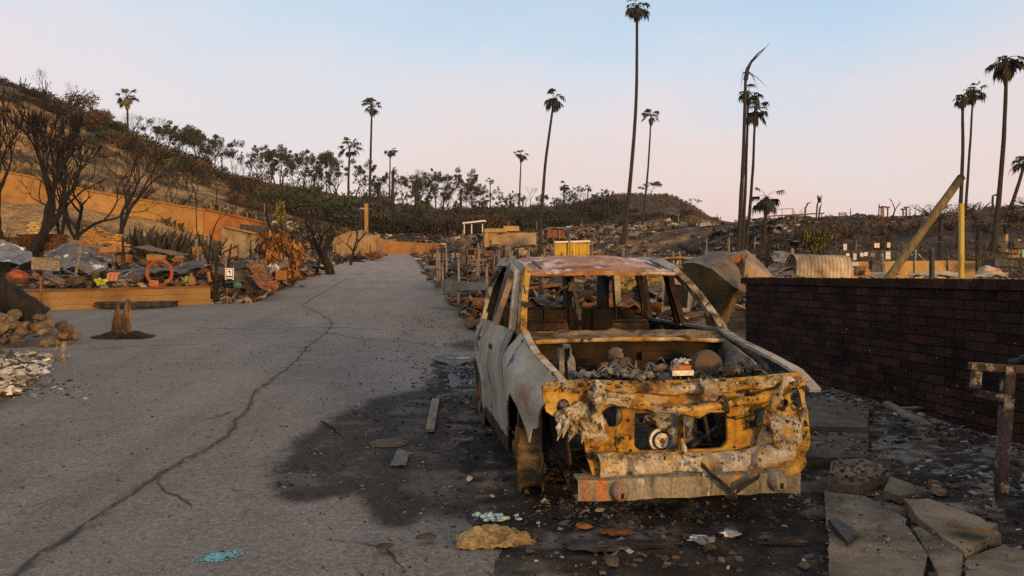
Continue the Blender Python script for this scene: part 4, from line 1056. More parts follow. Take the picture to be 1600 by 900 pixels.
# ------------------------------------------------------------------ concrete slabs beside the ash bed
def slab(pix, thick, label, lift=.02, tilt=(0, 0), tint=(1, 1, 1)):
    P = [gp(a, b) for a, b in pix]; c = sum(P, Vector()) / len(P)
    # break the outline up a little so that edges look fractured
    poly = []
    for i in range(len(P)):
        a, b = P[i], P[(i + 1) % len(P)]; n = max(1, int((b - a).length / .07))
        for k in range(n):
            q = a.lerp(b, k / n); d = (b - a).normalized()
            o = .010 * nz((q.x * 9, q.y * 9, 3)) + .008 * nz((q.x * 27, q.y * 27, 1))
            poly.append((q.x - d.y * o - c.x, q.y + d.x * o - c.y))
    mb = MB(); M = Matrix.Translation(Vector((c.x, c.y, H(c.x, c.y) + lift))) @ Euler((tilt[0], tilt[1], 0)).to_matrix().to_4x4()
    n = len(poly)
    bm = bmesh.new(); top = [bm.verts.new((x, y, thick)) for x, y in poly]; f = bm.faces.new(top)
    bmesh.ops.triangulate(bm, faces=[f]); bmesh.ops.subdivide_edges(bm, edges=[e for e in bm.edges if not e.is_boundary], cuts=2, use_grid_fill=True)
    bm.verts.index_update(); vs = [v.co.copy() for v in bm.verts]; fs = [tuple(v.index for v in ff.verts) for ff in bm.faces]
    if bm.faces and sum(ff.normal.z for ff in bm.faces) < 0: fs = [q[::-1] for q in fs]
    bm.normal_update(); bm.free()
    m = len(vs)
    for v in vs: v.z += .006 * fbm((v.x + c.x, v.y + c.y, 0), 3, 3)
    low = [Vector((x + .02 * nz((x * 8, y * 8, 2)), y + .02 * nz((x * 8, y * 8, 7)), 0 + .2 * thick * nz((x * 11, y * 11, 1)))) for x, y in poly]
    vs2 = vs + low
    fs2 = fs + [(m + i, m + (i + 1) % n, (i + 1) % n, i) for i in range(n)]
    mb.add([M @ v for v in vs2], fs2, tint)
    for i in range(n): mb.t[m + i] = (tint[0] * 1.15, tint[1] * .85, tint[2] * .6)
    return solo("concrete_slab", mb, CONC, label, "slab", "broken concrete slabs of the path")
slab([(1225, 690), (1262, 640), (1290, 640), (1357, 650), (1356, 692), (1290, 690)], .10, "dark stained slab nearest the brick wall's far end, beside the car's headlight", .03, tint=(.52, .5, .48))
slab([(1232, 735), (1255, 700), (1300, 695), (1357, 698), (1356, 738), (1290, 740)], .10, "dusty dark slab level with the end of the car's bumper", .02, tint=(.50, .48, .46))
slab([(1292, 780), (1300, 745), (1345, 740), (1392, 757), (1360, 775), (1340, 785)], .09, "broken slab end with a ragged right edge behind the long slabs", .03, (.02, 0), tint=(.85, .82, .8))
slab([(1290, 838), (1289, 782), (1350, 790), (1417, 828), (1415, 838), (1350, 842)], .07, "flat grey slab lying just behind the one that carries the dark tile", .0, tint=(.92, .92, .92))
slab([(1297, 930), (1294, 842), (1416, 838), (1450, 886), (1440, 925)], .07, "grey slab with a dark roof tile on its corner", .0, tint=(.95, .93, .9))
slab([(1412, 806), (1450, 806), (1530, 835), (1565, 862), (1540, 868), (1508, 888), (1470, 862), (1440, 838)], .07, "long pale slab propped on its neighbours, nearest the brick wall's foot", .03, (.03, -.02), tint=(1.2, 1.12, 1.02))
slab([(1425, 838), (1440, 842), (1505, 884), (1500, 930), (1470, 930), (1452, 890)], .07, "narrow slab wedged between the tile slab and the long pale slab", .0, tint=(.95, .92, .88))
slab([(1510, 890), (1570, 866), (1640, 890), (1640, 940), (1505, 940)], .06, "pale slab at the bottom right corner of the picture", .0, tint=(1.05, 1.0, .95))
slab([(1380, 792), (1390, 770), (1425, 780), (1430, 794), (1405, 800)], .05, "small broken slab piece leaning on the ragged slab", .06, (.05, .05), tint=(.85, .82, .78))
slab([(1480, 865), (1490, 855), (1560, 866), (1550, 874), (1520, 874)], .025, "thin flake of concrete lying on the long pale slab", .15, (.0, .02), tint=(1.25, 1.15, 1.02))
tl = MB(); P = [gp(a, b) for a, b in ((1292, 842), (1306, 836), (1342, 858), (1325, 876))]; c = sum(P, Vector()) / 4
tl.prism([(p.x - c.x, p.y - c.y) for p in P], 0, .022, M=Matrix.Translation((c.x, c.y, H(c.x, c.y) + .085)) @ Euler((.06, .12, 0)).to_matrix().to_4x4(), jit=.004)
solo("roof_tile", tl, CHARMETAL, "black broken roof tile lying on the corner of a grey slab", "tile")
for i, (px, py, s_, col, lab) in enumerate([(1458, 766, .055, (1.25, 1.0, .72), "pale brick fragment, rear one of a pair on the black ash"), (1470, 782, .058, (1.35, 1.1, .82), "pale five-sided brick fragment, front one of a pair on the black ash"),
        (1486, 770, .04, (.7, .6, .5), "small brown brick chunk beside two pale fragments"), (1530, 812, .05, (.75, .55, .36), "rusty brown stone close to the foot of the iron post"), (1400, 655, .055, (1.05, .9, .7), "pale flat chip by the grey branch at the wall's foot"),
        (1560, 800, .05, (.8, .75, .66), "grey stone just behind the iron post's foot")]):
    mb = MB(); p = gp(px, py); mb.rock((p.x, p.y, p.z + .05), (s_ * 1.3, s_, s_ * .55), i + 5, U(0, 3)); [mb.t.__setitem__(k, col) for k in range(len(mb.t))]
    solo("brick_fragment", mb, STONE, lab, "rubble", "brick fragments on the ash")
br = MB(); pts = [gp(a, b) + Vector((0, 0, .07)) for a, b in ((1385, 643), (1402, 650), (1420, 662), (1438, 668), (1455, 676))]
br.tube(pts, [.05, .035, .04, .045, .02], 9); br.tube([pts[1], pts[1] + Vector((.2, -.05, .03)), pts[1] + Vector((.35, .05, 0))], [.025, .018, .006], 6); br.disp(.012, 6)
solo("branch", br, WOODG, "ash grey branch lying on the rubble at the foot of the brick wall", "branch", smooth=True)
for q in range(46):
    s_, t_ = (U(3.6, 9), U(3.9, 5.4)) if q < 26 else (U(3.3, 4.9), U(-.2, 3.0))
    x, y = xy(s_, t_); mb = MB(); r = U(.025, .07); k = U(.25, .95); mb.rock((x, y, H(x, y) + .05), (r * U(.8, 1.8), r, r * U(.2, .45)), q + 200, U(0, 3), (k * U(.9, 1.2), k, k * U(.75, 1)), 10)
    solo("cinder_lump", mb, STONE, "loose cinder lump on the ash between the slabs and the brick wall" if q < 26 else "loose cinder lump on the ash in front of the car's bumper", "rubble", "cinder lumps by the brick wall" if q < 26 else "cinder lumps before the bumper")
# rusty frame on a post at the right
FY = 5.35
fr = thing("empty_sign_post", "rusty square-tube post with an empty rectangular frame, in front of the brick wall", "frame", at(1562, FY))
zb = fr.location.z
def RL(px, py, d=0): return ray(px, py, FY + d) - fr.location
IRON = mat("scorched_iron", [(.015, .012, .012), (.05, .035, .028), (.12, .075, .045)], 7, spots=((.36, .27, .16), 9, .53, .62), spots2=((.09, .05, .06), 4, .58, .66), bump=.5, fine=.3)
def tubes(name, *segs, w=.048):
    for a, b in segs:
        mb = MB(); mb.bar(a, b, w, w); mb.disp(.002, 9); part(name, mb, IRON, fr)
tubes("post", (RL(1576, 572), RL(1560, 825)), w=.062)
tubes("frame_rail", (RL(1516, 572), RL(1640, 580)), (RL(1524, 613), RL(1566, 622)))
tubes("frame_upright", (RL(1526, 580), RL(1524, 606)))
tubes("cross_rail", (RL(1570, 738), RL(1640, 752)))

# ------------------------------------------------------------------ small things lying on the road and in front of the car
pk = MB(); a, b = gp(672, 680), gp(681, 628); pk.bar(a + Vector((0, 0, .05)), b + Vector((0, 0, .03)), .085, .03); pk.disp(.006, 5)
solo("wood_plank", pk, WOODG, "grey weathered plank lying across the burnt stain on the road", "plank")
def flat_scrap(pix, label, m, lift=.03, thick=.006, cr=.02, tint=(1, 1, 1), name="metal_scrap", cat="scrap", group=None):
    A, B, C_, D_ = [gp(*p) for p in pix]
    mb = MB(); mb.sheet(lambda u, v: A.lerp(B, u).lerp(D_.lerp(C_, u), v) + Vector((0, 0, lift + cr * fbm((u * 3, v * 3, pix[0][0]), 1.5, 3) * 2)), 12, 10, thick, tint)
    return solo(name, mb, m, label, cat, group, smooth=True, angle=30)
flat_scrap([(610, 733), (634, 733), (640, 714), (622, 708)], "small grey metal scrap lying on the burnt stain", GREYSHEET, .035, .006, .012)
flat_scrap([(676, 566), (712, 578), (742, 566), (700, 556)], "wide flat strip of pale sheet metal lying beside the car's rear door", GREYSHEET, .05, .008, .02)
flat_scrap([(704, 612), (735, 606), (747, 588), (700, 590)], "peeling bluish metal sheet on the road by the car's front door", GREYSHEET, .04, .006, .03)
flat_scrap([(690, 585), (745, 588), (742, 578), (700, 575)], "dark crumpled strip lying between two pale sheets beside the car", CHARMETAL, .04, .006, .03)
dc = MB(); p = gp(607, 695)
for r, h in ((.17, .012), (.145, .02), (.05, .026)): dc.cyl((p.x, p.y, p.z + .012 + h / 2), r, h, 40)
dc.disp(.002, 9); solo("utility_lid_plate", dc, mat("gritty_iron", [(.05, .045, .04), (.09, .082, .072)], 9, bump=.5), "round utility cover set flush in the burnt stain on the road", "cover", smooth=True, angle=30)
tw = MB(); a, b = gp(502, 663), gp(532, 682); tw.tube([a + Vector((0, 0, .03)), a.lerp(b, .5) + Vector((.01, 0, .035)), b + Vector((0, 0, .03))], [.012, .016, .006], 6); solo("twig", tw, CHARWOOD, "short charred stick on the left edge of the burnt stain", "stick", smooth=True)
il = MB(); p = gp(778, 852); il.sheet(lambda u, v: Vector((p.x - .24 + .46 * u + .04 * nz((u * 2, v * 3, 4)), p.y - .10 + .19 * v + .05 * nz((u * 3, v, 7)), p.z + .02 + (.085 * math.sin(math.pi * v) ** .7 * math.sin(math.pi * min(1, u * 1.05 + .05)) ** .5) + .05 * fbm((u * 4, v * 4, 2), 1.6, 4))), 44, 26, .01)
solo("insulation_wad", il, mat("yellow_wad", [(.07, .05, .02), (.20, .145, .06), (.31, .25, .13)], 8, bump=.8, bscale=30, fine=.4), "crumpled yellowish wad of insulation on the road in front of the wheel", "insulation", smooth=True)
gl = MB(); p = gp(770, 818)
for k in range(46): gl.rock((p.x + rng.gauss(0, .055), p.y + rng.gauss(0, .03), p.z + .025 + U(0, .03)), (U(.012, .035), U(.012, .03), U(.006, .016)), k, U(0, 3), cuts=6)
solo("melted_glass", gl, mat("aqua_glass", [(.22, .33, .34), (.45, .55, .56)], 14, bump=.2, rough=.25), "clump of pale aqua melted glass beside the yellow wad", "glass")
sg_ = MB(); p = gp(868, 765)
sg_.sheet(lambda u, v: Vector((p.x - .10 + .20 * u, p.y + .1 * v, p.z + .03 + .14 * math.sin(math.pi * u) * (1 - .5 * v) + .06 * fbm((u * 4, v * 4, 9), 1.5, 3))), 16, 12, .006)
solo("crumpled_mesh", sg_, CHARMETAL, "dark crumpled lump of metal lying by the left end of the bumper beam", "scrap", smooth=True)
for i, (px, py, sx, sy, m, lab, tn) in enumerate([(935, 868, .16, .08, CHARMETAL, "black flake of burnt plastic in front of the bumper", (1, 1, 1)), (1095, 858, .07, .05, GREYSHEET, "pale grey puddle of set alloy in front of the bumper's middle", (1.7, 1.7, 1.8)),
        (1140, 848, .05, .035, GREYSHEET, "pale oval of set alloy in front of the bumper's right half", (1.9, 1.9, 1.9)), (912, 835, .045, .03, RUSTRED, "small orange tile piece in front of the bumper's left end", (1, 1, 1)),
        (1230, 862, .14, .03, CHARWOOD, "charred stick in front of the bumper, beside the grey slabs", (1, 1, 1)), (1010, 865, .2, .035, CHARWOOD, "long charred lath lying in the ash in front of the bumper", (1, 1, 1)), (960, 846, .10, .05, RUSTRED, "reddish rusted plate half buried in ash in front of the bumper", (.7, .7, .7))]):
    mb = MB(); p = gp(px, py); mb.blob((p.x, p.y, p.z + .055), (sx, sy, .016), .7, 3, i * 3.1, tn); mb.disp(.006, 12)
    solo(["burnt_flake", "alloy_puddle", "alloy_puddle", "tile_piece", "charred_stick", "charred_lath", "rusted_plate"][i], mb, m, lab, "debris", smooth=True, angle=40)
# loose sheet-metal flakes down the right flank of the car
# ------------------------------------------------------------------ left: low ochre wall, things on it and in front of it
lw = thing("garden_wall", "low ochre retaining wall along the driveway on the left", "wall", (WA[0], WA[1], H(*WA)), math.atan2(_wd.y, _wd.x))
LWL = math.hypot(WB[0] - WA[0], WB[1] - WA[1]); LA = -5.0
mb = MB(); n = 8
def lwz(l): x, y = WA[0] + _wd.x * l, WA[1] + _wd.y * l; return H(x - (-_wd.y) * .3, y - _wd.x * .3) - lw.location.z
for k in range(n):
    a, b = lerp(LA, LWL, k / n), lerp(LA, LWL, (k + 1) / n); t = U(.85, 1.1)
    for r in range(3):
        z0 = lwz((a + b) / 2) - .05 + r * .195
        mb.box(((a + b) / 2, .1, z0 + .0975), (b - a, .2, .189), tint=(1 - .04 * r,) * 3)
part("wall_face", mb, TAN, lw)
cp_ = MB()
for k in range(20):
    a, b = lerp(LA, LWL, k / 20), lerp(LA, LWL, (k + 1) / 20); cp_.box(((a + b) / 2, .1, lwz((a + b) / 2) + .56), (b - a - .006, .26, .055), (0, U(-.01, .01), 0), jit=.003, tint=(.62, .5, .42))
part("wall_cap", cp_, TAN, lw)
# fallen palm trunk
ft = MB(); a, b = ray(-130, 395, 15.5), gp(64, 529) + Vector((0, 0, .36)); P = [a.lerp(b, k / 24) + Vector((0, 0, .1 * math.sin(k / 24 * 3))) for k in range(25)]
ft.tube(P, [.27 + .015 * math.sin(k * 2.2) for k in range(25)], 18, rough=.12, rs=6)
solo("fallen_palm", ft, BARKB, "charred palm trunk lying over the low ochre wall with its end on the rock pile", "trunk", smooth=True, angle=50)
# letter box on a thin post
mbx = thing("mailbox", "brown wooden box on a thin rusty post in front of the ochre wall", "mailbox", gp(66, 496))
Y = mbx.location.y
o = mbx.location
ps = MB(); ps.tube([ray(66, 498, Y) - o, ray(63, 432, Y) - o], .035, 8); part("post", ps, RUSTRED, mbx, smooth=True)
bx = MB(); c = ray(72, 414, Y) - o; bx.box(c, (.62, .34, .27), (.0, .06, .45), jit=.012); part("box", bx, WOODG, mbx)
bt = MB(); bt.box(c + Vector((.03, .02, .15)), (.66, .38, .035), (.0, .06, .45), jit=.008); part("lid", bt, WOODG, mbx)
# rock pile, white plaster heap, stump, stake, cable coil
ROCKTINT = [(1, 1, 1), (1.2, 1.0, .8), (.8, .75, .7), (1.1, .85, .65), (.7, .72, .74), (1.35, 1.2, 1.0)]
hc = gp(52, 538)
for k in range(96):
    a, rr = U(0, 6.283), rng.random() ** .5; ex, ey = 1.05 * rr * math.cos(a) - .12, .62 * rr * math.sin(a)
    r = U(.075, .16); x, y = hc.x + ex, hc.y + ey; mb = MB()
    mb.rock((x, y, H(x, y) + r * .3 + .60 * max(0, 1 - rr * rr) * U(.35, 1)), (r * U(.9, 1.4), r, r * U(.65, .9)), k, U(0, 3), ROCKTINT[k % 6])
    solo("rubble_stone", mb, STONE, "brown broken stone in the heap at the end of the fallen palm trunk", "stone", "stones heaped at the fallen trunk")
for k in range(14):
    p = gp(U(-70, 0), U(536, 556)); r = U(.07, .15); mb = MB(); mb.rock((p.x, p.y, p.z + r * .4), (r * 1.2, r, r * .7), k + 100, U(0, 3), ROCKTINT[k % 6]); solo("rubble_stone", mb, STONE, "brown broken stone in the heap at the end of the fallen palm trunk", "stone", "stones heaped at the fallen trunk")
sm = MB(); q = ray(-130, 395, 15.5); gz = H(q.x, q.y); sm.tube([Vector((q.x - .1, q.y, lerp(gz - .2, q.z + .25, f / 8))) for f in range(9)], [.36 - .03 * (f % 2) - .01 * f for f in range(9)], 16, rough=.15, rs=5)
solo("palm_stump", sm, BARKB, "standing charred palm stump that the fallen trunk still hangs from", "stump", smooth=True, angle=50)
def samp_white():
    px, py = U(-70, 92), U(556, 614)
    if px > 92 - (py - 556) * .9 or rng.random() > sstep(100, 40, px) + .15: return None
    p = gp(px, py); h = .16 * sstep(95, 20, px) * math.sin(math.pi * min(1, max(0, (py - 553) / 62))) ** .6
    return p.x, p.y, p.z + h * U(.3, 1), 1
def wh(u, v):
    px, py = lerp(-90, 96 - 30 * v, u), lerp(556, 612, v); p = gp(px, py)
    return Vector((p.x, p.y, p.z - .03 + .17 * sstep(1, .55, u) * math.sin(math.pi * v) ** .6 + .05 * fbm((u * 6, v * 5, 1), 2, 3) * sstep(1, .8, u)))
mb = MB(); mb.sheet(wh, 40, 24, .01); struct("plaster_heap", mb, mat("plaster_dust", [(.05, .045, .04), (.18, .165, .145), (.32, .30, .27)], 3, bump=.8, bscale=20, fine=.3), kind="stuff")
struct("plaster_rubble", chips(4200, samp_white, (.014, .10), [(.46, .43, .37)] * 4 + [(.30, .28, .24)] * 3 + [(.06, .055, .05)] * 3 + [(.16, .12, .08)] + [(.60, .57, .52)], flat=.35), CHIP, kind="stuff", smooth=False)
def samp_scatter():
    px, py = U(0, 160), U(545, 625)
    if rng.random() > sstep(170, 60, px): return None
    p = gp(px, py); return p.x, p.y, p.z + .01, .7
struct("plaster_crumbs", chips(900, samp_scatter, (.008, .05), [(.40, .37, .32), (.26, .23, .19), (.10, .08, .06), (.04, .035, .03)], flat=.3), CHIP, kind="stuff", smooth=False)
sk = MB(); p = gp(99, 566); sk.tube([p, p + Vector((.0, .02, .33))], [.042, .045], 8); sk.disp(.006, 9); solo("wooden_stake", sk, WOODG, "short wooden stake standing at the edge of the stone heap", "stake")
sk = MB(); a, b = gp(82, 568), gp(89, 556); sk.tube([a + Vector((0, 0, .04)), b + Vector((0, 0, .14))], [.03, .03], 8); solo("wooden_stake", sk, WOODG, "toppled stub of wood beside the short standing stake", "stake")
stp = thing("splintered_stump", "dark splintered stump standing by itself on the driveway", "stump", gp(193, 528)); Y = stp.location.y; o = stp.location
mb = MB()
for (x0, y0, x1, y1, r0, r1) in ((184, 528, 184, 476, .14, .02), (188, 530, 187, 500, .15, .10), (192, 528, 191, 502, .15, .05), (196, 527, 200, 468, .12, .035), (197, 526, 203, 470, .07, .02), (186, 525, 190, 490, .12, .03)):
    mb.tube([ray(x0, y0, Y + U(-.1, .1)) - o, ray((x0 + x1) / 2, (y0 + y1) / 2, Y) - o, ray(x1, y1, Y + U(-.05, .05)) - o], [r0, (r0 + r1) / 2 + .015, r1], 9, rough=.2, rs=7)
part("splintered_trunk", mb, mat("splintered_wood", [(.02, .014, .01), (.07, .04, .02), (.24, .13, .05)], 3, stretch=(3, 3, .6), bump=.9, bscale=18), stp, smooth=True, angle=35)
mb = MB()
for q in range(16):
    a = q * .4 + U(-.1, .1); r = U(.4, .8); mb.tube([(.15 * math.cos(a), .15 * math.sin(a), .07), (.45 * r * math.cos(a), .45 * r * math.sin(a), .09), (r * math.cos(a), r * math.sin(a) * .8, .02)], [.06, .04, .012], 6)
mb.blob((0, 0, .0), (.55, .42, .09), .4, 3, 2); part("root_flare", mb, BARKB, stp, smooth=True)
cc = MB(); p = gp(212, 479)
for q in range(46):
    R_ = U(.55, 1.14); P = []
    ox, oy, oz = U(-.05, .05), U(-.04, .04), U(.02, .16)
    for i in range(41):
        a = i / 40 * 2 * math.pi; P.append(Vector((p.x + ox + R_ * math.cos(a) * 1.03, p.y + oy + R_ * math.sin(a) * .95, p.z + oz + .02 * nz((math.cos(a) * 2, math.sin(a) * 2, q)))))
    cc.tube(P, .013, 5, cap=False, tint=(1, 1, 1))
solo("cable_coil", cc, mat("black_cable", [(.008, .008, .008), (.04, .038, .036), (.09, .085, .08)], 5, bump=.2), "flat coil of black burnt cable lying on the driveway before the ochre wall", "cable", smooth=True)
for q in range(3):
    a = gp(250 + q * 3, 473); mb = MB(); mb.tube([a + Vector((-.1, 0, .17)), a + Vector((.02, 0, .28)), a + Vector((.15, .02, .16))], .01, 5); 
    break
# things on top of the wall
def onlot(px, py, Y): return ray(px, py, Y)
hoop = MB(); c = ray(249, 427, 24.8); hoop.ring(c, .37, .055, "y", 36, 10); solo("ceramic_hoop", hoop, mat("terracotta_glaze", [(.20, .042, .016), (.30, .08, .03)], 4, bump=.2), "large orange-red hoop standing upright behind the ochre wall", "hoop", smooth=True)
dz = MB(); c = ray(27, 436, 22.9); dz.blob(c, (.30, .25, .26), .18, 3, 2)
for i, v in enumerate(dz.v):
    if v[2] > c.z + .07 * math.sin(v[0] * 9) + .08: dz.t[i] = (2.6, .75, .4)
    else: dz.t[i] = (.55, .40, .32)
solo("clay_pot", dz, STONE, "round clay pot with a scorched orange top, left end of the ochre wall", "pot", smooth=True)
rk = MB(); c = ray(117, 438, 23.3); rk.rock(c, (.30, .26, .21), 3, .2, (.55, .55, .52)); solo("boulder", rk, STONE, "large grey boulder sitting on the ochre wall between the mailbox and the yellow lump", "boulder")
yl = MB(); c = ray(158, 441, 23.8)
for q in range(9): yl.blob(c + Vector((U(-.12, .12), U(-.08, .08), U(-.05, .09))), (.08, .07, .05), .5, 2, q)
solo("yellow_lump", yl, mat("yellow_green", [(.30, .30, .02), (.46, .46, .05)], 7, bump=.4), "knobbly yellow-green lump on top of the ochre wall", "ornament", smooth=True)
gr = MB(); c = ray(292, 436, 24.9); gr.blob(c, (.10, .08, .11), .3, 2, 3); solo("green_lump", gr, mat("lime_green", [(.10, .24, .02), (.18, .32, .05)], 7), "bright lime-green lump on the ochre wall near the tan urn", "ornament", smooth=True)
ur = MB(); c = ray(299, 440, 24.9); ur.tube([c + Vector((0, 0, z)) for z in (-.10, 0, .10, .16, .22, .25)], [.10, .13, .12, .05, .05, .02], 14); solo("garden_urn", ur, TAN, "tan pointed urn on the ochre wall beside the lime-green lump", "urn", smooth=True)
rd_ = MB(); c = ray(178, 433, 24.0)
for q in range(3): rd_.tube([c + Vector((-.13 + .11 * q, -.1, -.12)), c + Vector((-.13 + .11 * q, -.02, .08)), c + Vector((-.13 + .11 * q, .12, .10))], .055, 8)
solo("roof_tile_stack", rd_, mat("salmon_tile", [(.36, .12, .06), (.46, .19, .10)], 5, bump=.3), "three salmon clay roof tiles side by side behind the ochre wall", "tiles", smooth=True)
fr_ = MB(); c = ray(240, 442, 24.6); fr_.box(c, (.26, .2, .18), (.1, .1, .3), jit=.02); solo("red_brick", fr_, mat("red_brick", [(.30, .09, .04), (.42, .15, .07)], 5, bump=.4), "red block lying inside the orange-red hoop", "block")
wl_ = MB(); c = ray(195, 443, 24.2)
for q in range(30): wl_.rock(c + Vector((rng.gauss(0, .16), rng.gauss(0, .1), U(-.05, .12))), (U(.03, .08),) * 2 + (U(.02, .05),), q, U(0, 3), (2.1, 1.9, 1.6), 6)
solo("plaster_pile", wl_, STONE, "small pile of white plaster bits on the ochre wall", "rubble")
for i, (px, py, Y_, sz, tn, lab) in enumerate([(55, 432, 23.2, (.22, .16, .12), (1.2, 1.0, .7), "tan stone next to the scorched clay pot"), (75, 443, 23.0, (.2, .13, .08), (2.0, 1.8, 1.5), "pale broken stone on the wall beside the mailbox post"), (33, 446, 22.7, (.28, .12, .05), (1.1, .7, .5), "flat reddish paver on the ochre wall under the clay pot"), (50, 446, 22.8, (.24, .12, .05), (1.0, .65, .48), "flat brown paver on the ochre wall, close to the mailbox post"),
      (208, 434, 24.3, (.22, .2, .16), (.6, .5, .45), "dark brown round stone between the salmon tiles and the hoop"), (262, 440, 24.7, (.13, .1, .1), (1.3, 1.0, .6), "tan stone just right of the hoop"), (275, 441, 24.8, (.15, .1, .1), (.9, .7, .5), "brown stone between the hoop and the tan urn"), (316, 443, 25.0, (.24, .12, .07), (1.0, .55, .4), "flat reddish stone at the right end of the ochre wall"), (150, 430, 23.9, (.17, .15, .18), (.5, .4, .35), "dark squat jar-shaped stone behind the yellow-green lump"), (98, 447, 23.1, (.2, .09, .05), (1.6, .6, .35), "orange flat brick on the wall beside the large grey boulder"), (303, 443, 24.9, (.12, .1, .08), (1.2, .9, .6), "tan cobble between the urn and the flat reddish stone")]):
    mb = MB(); mb.rock(ray(px, py, Y_), sz, i + 60, U(0, 3), tn); solo("garden_stone", mb, STONE, lab, "stone")
bm_ = MB(); a, b = ray(70, 428, 23.1), ray(98, 441, 22.9); bm_.bar(a, b, .16, .13); bm_.disp(.01, 4); solo("timber_block", bm_, WOODG, "pale squared timber leaning down toward the large grey boulder", "timber")
pl_ = MB(); a, b = gp(312, 474), ray(283, 433, 24.6); pl_.bar(a + Vector((0, 0, .02)), b, .05, .03); solo("leaning_lath", pl_, WOODG, "thin lath leaning against the ochre wall's face", "lath")
lo = MB(); c = ray(116, 433, 23.6); lo.bar(c + Vector((-.02, 0, -.2)), ray(127, 385, 23.8), .05, .05); solo("leaning_stick", lo, WOODG, "slanting grey stick rising behind the large grey boulder", "stick")

def crumple(fn, label, m, name="crumpled_sheet", cat="sheet metal", nu=26, nv=18, thick=.012, amp=.10, sc=1.6, tint=(1, 1, 1), group=None, seed=0, fold=.0):
    mb = MB()
    def g(u, v):
        p = Vector(fn(u, v)); q = p * sc + Vector((seed, seed * 2.3, 0))
        d = Vector((fbm(q, 1, 3), fbm(q + Vector((7, 3, 1)), 1, 3), fbm(q + Vector((1, 9, 5)), 1, 3))) * amp * 2
        if fold: d += Vector((0, 0, 1)) * fold * (abs((q.x * .8 + q.y * .6) % 1 - .5) - .25) * 2
        return p + d
    mb.sheet(g, nu, nv, thick, tint)
    return solo(name, mb, m, label, cat, group, smooth=True, angle=14)
def quad(A, B, C_, D_): return lambda u, v: A.lerp(B, u).lerp(D_.lerp(C_, u), v)
crumple(quad(ray(-30, 412, 25), ray(50, 410, 25), ray(38, 385, 26), ray(-30, 374, 26)), "bluish grey crumpled sheet at the left edge of the picture, behind the clay pot", GREYSHEET, amp=.22, seed=1, tint=(1.5, 1.6, 1.8))
crumple(lambda u, v: ray(lerp(68, 165, u), 408 - 16 * math.sin(math.pi * u) * (1 - v) - 18 * (1 - u) * (1 - v) + 16 * v, lerp(25.5, 24.2, v)), "long grey crumpled roof sheet with white peeling paint, behind the mailbox", GREYSHEET, amp=.22, seed=4, tint=(1.1, 1.1, 1.15), nu=34)
crumple(lambda u, v: ray(lerp(74, 125, u), lerp(388, 402, u) + 14 * v - 4 * math.sin(3 * u), lerp(26.3, 25.2, v)), "rolled white-peeling sheet lying on top of the long grey roof sheet", GREYSHEET, amp=.16, seed=6, tint=(1.7, 1.6, 1.4))
crumple(lambda u, v: ray(lerp(165, 330, u), 424 - 14 * u + 18 * v * (1 - .6 * u), lerp(27.5, 25.4, v)), "long warped metal roof with peeling white paint, behind the orange hoop", GREYSHEET, amp=.16, seed=9, tint=(.9, .9, .95), nu=44)
crumple(lambda u, v: ray(lerp(330, 412, u), lerp(410, 424, u) + 34 * v * (.3 + .7 * u) + 3, lerp(28.2, 27, v)), "dark rusty curled sheet beside the road, right of the black twin saplings", SHEETM, amp=.3, seed=12, tint=(.30, .24, .2), nu=30)
crumple(lambda u, v: ray(lerp(392, 433, u), lerp(410, 434, u) + 20 * v * (1 - .2 * u), lerp(28, 26.5, v)), "orange-rusted torn sheet end reaching the road's edge", RUSTRED, amp=.25, seed=15)
crumple(lambda u, v: ray(lerp(408, 436, u), 414 + 14 * v, lerp(29, 28, v)), "small heap of silvery torn foil beside the orange block", GREYSHEET, amp=.35, sc=3, seed=18, tint=(1.8, 1.8, 1.9))
def shadow_box(px0, px1, py0, py1, Y, label):
    pass
# signs, saplings, block stacks, blocks
def pole_sign(px, py0, py1, Y, w, h, cpx, cpy, label, board=(.75, .75, .72), lines=True, postm=None, name="sign"):
    b = at(px, Y); t = thing(name, label, "sign", b); o = Vector(b)
    ps = MB(); ps.tube([Vector((0, 0, 0)), ray(px, py0, Y) - o], .025, 6); part("post", ps, postm or RUSTRED, t)
    c = ray(cpx, cpy, Y - .05) - o; bd = MB(); bd.box(c, (w, .02, h), tint=board); part("board", bd, PAINTED, t)
    if lines:
        bo_ = MB()
        for sx in (-1, 1): bo_.box(c + Vector((sx * (w / 2 - .03), -.014, 0)), (.016, .006, h - .05), tint=(.05, .05, .05))
        for sz in (-1, 1): bo_.box(c + Vector((0, -.014, sz * (h / 2 - .03))), (w - .05, .006, .016), tint=(.05, .05, .05))
        for q in range(2): bo_.box(c + Vector((0, -.014, -h * .22 - q * .085)), (w * .66, .006, .045), tint=(.06, .06, .06))
        bo_.box(c + Vector((.0, -.014, h * .22)), (w * .26, .006, h * .13), (0, .6, 0), tint=(.07, .07, .07)); bo_.box(c + Vector((.02, -.0145, h * .10)), (w * .12, .006, h * .22), (0, -.5, 0), tint=(.07, .07, .07))
        part("emblem", bo_, PAINTED, t)
    return t
pole_sign(355, 452, 0, 25.6, .26, .36, 358.5, 428, "small white sign with a black emblem on a post beside the twin saplings")
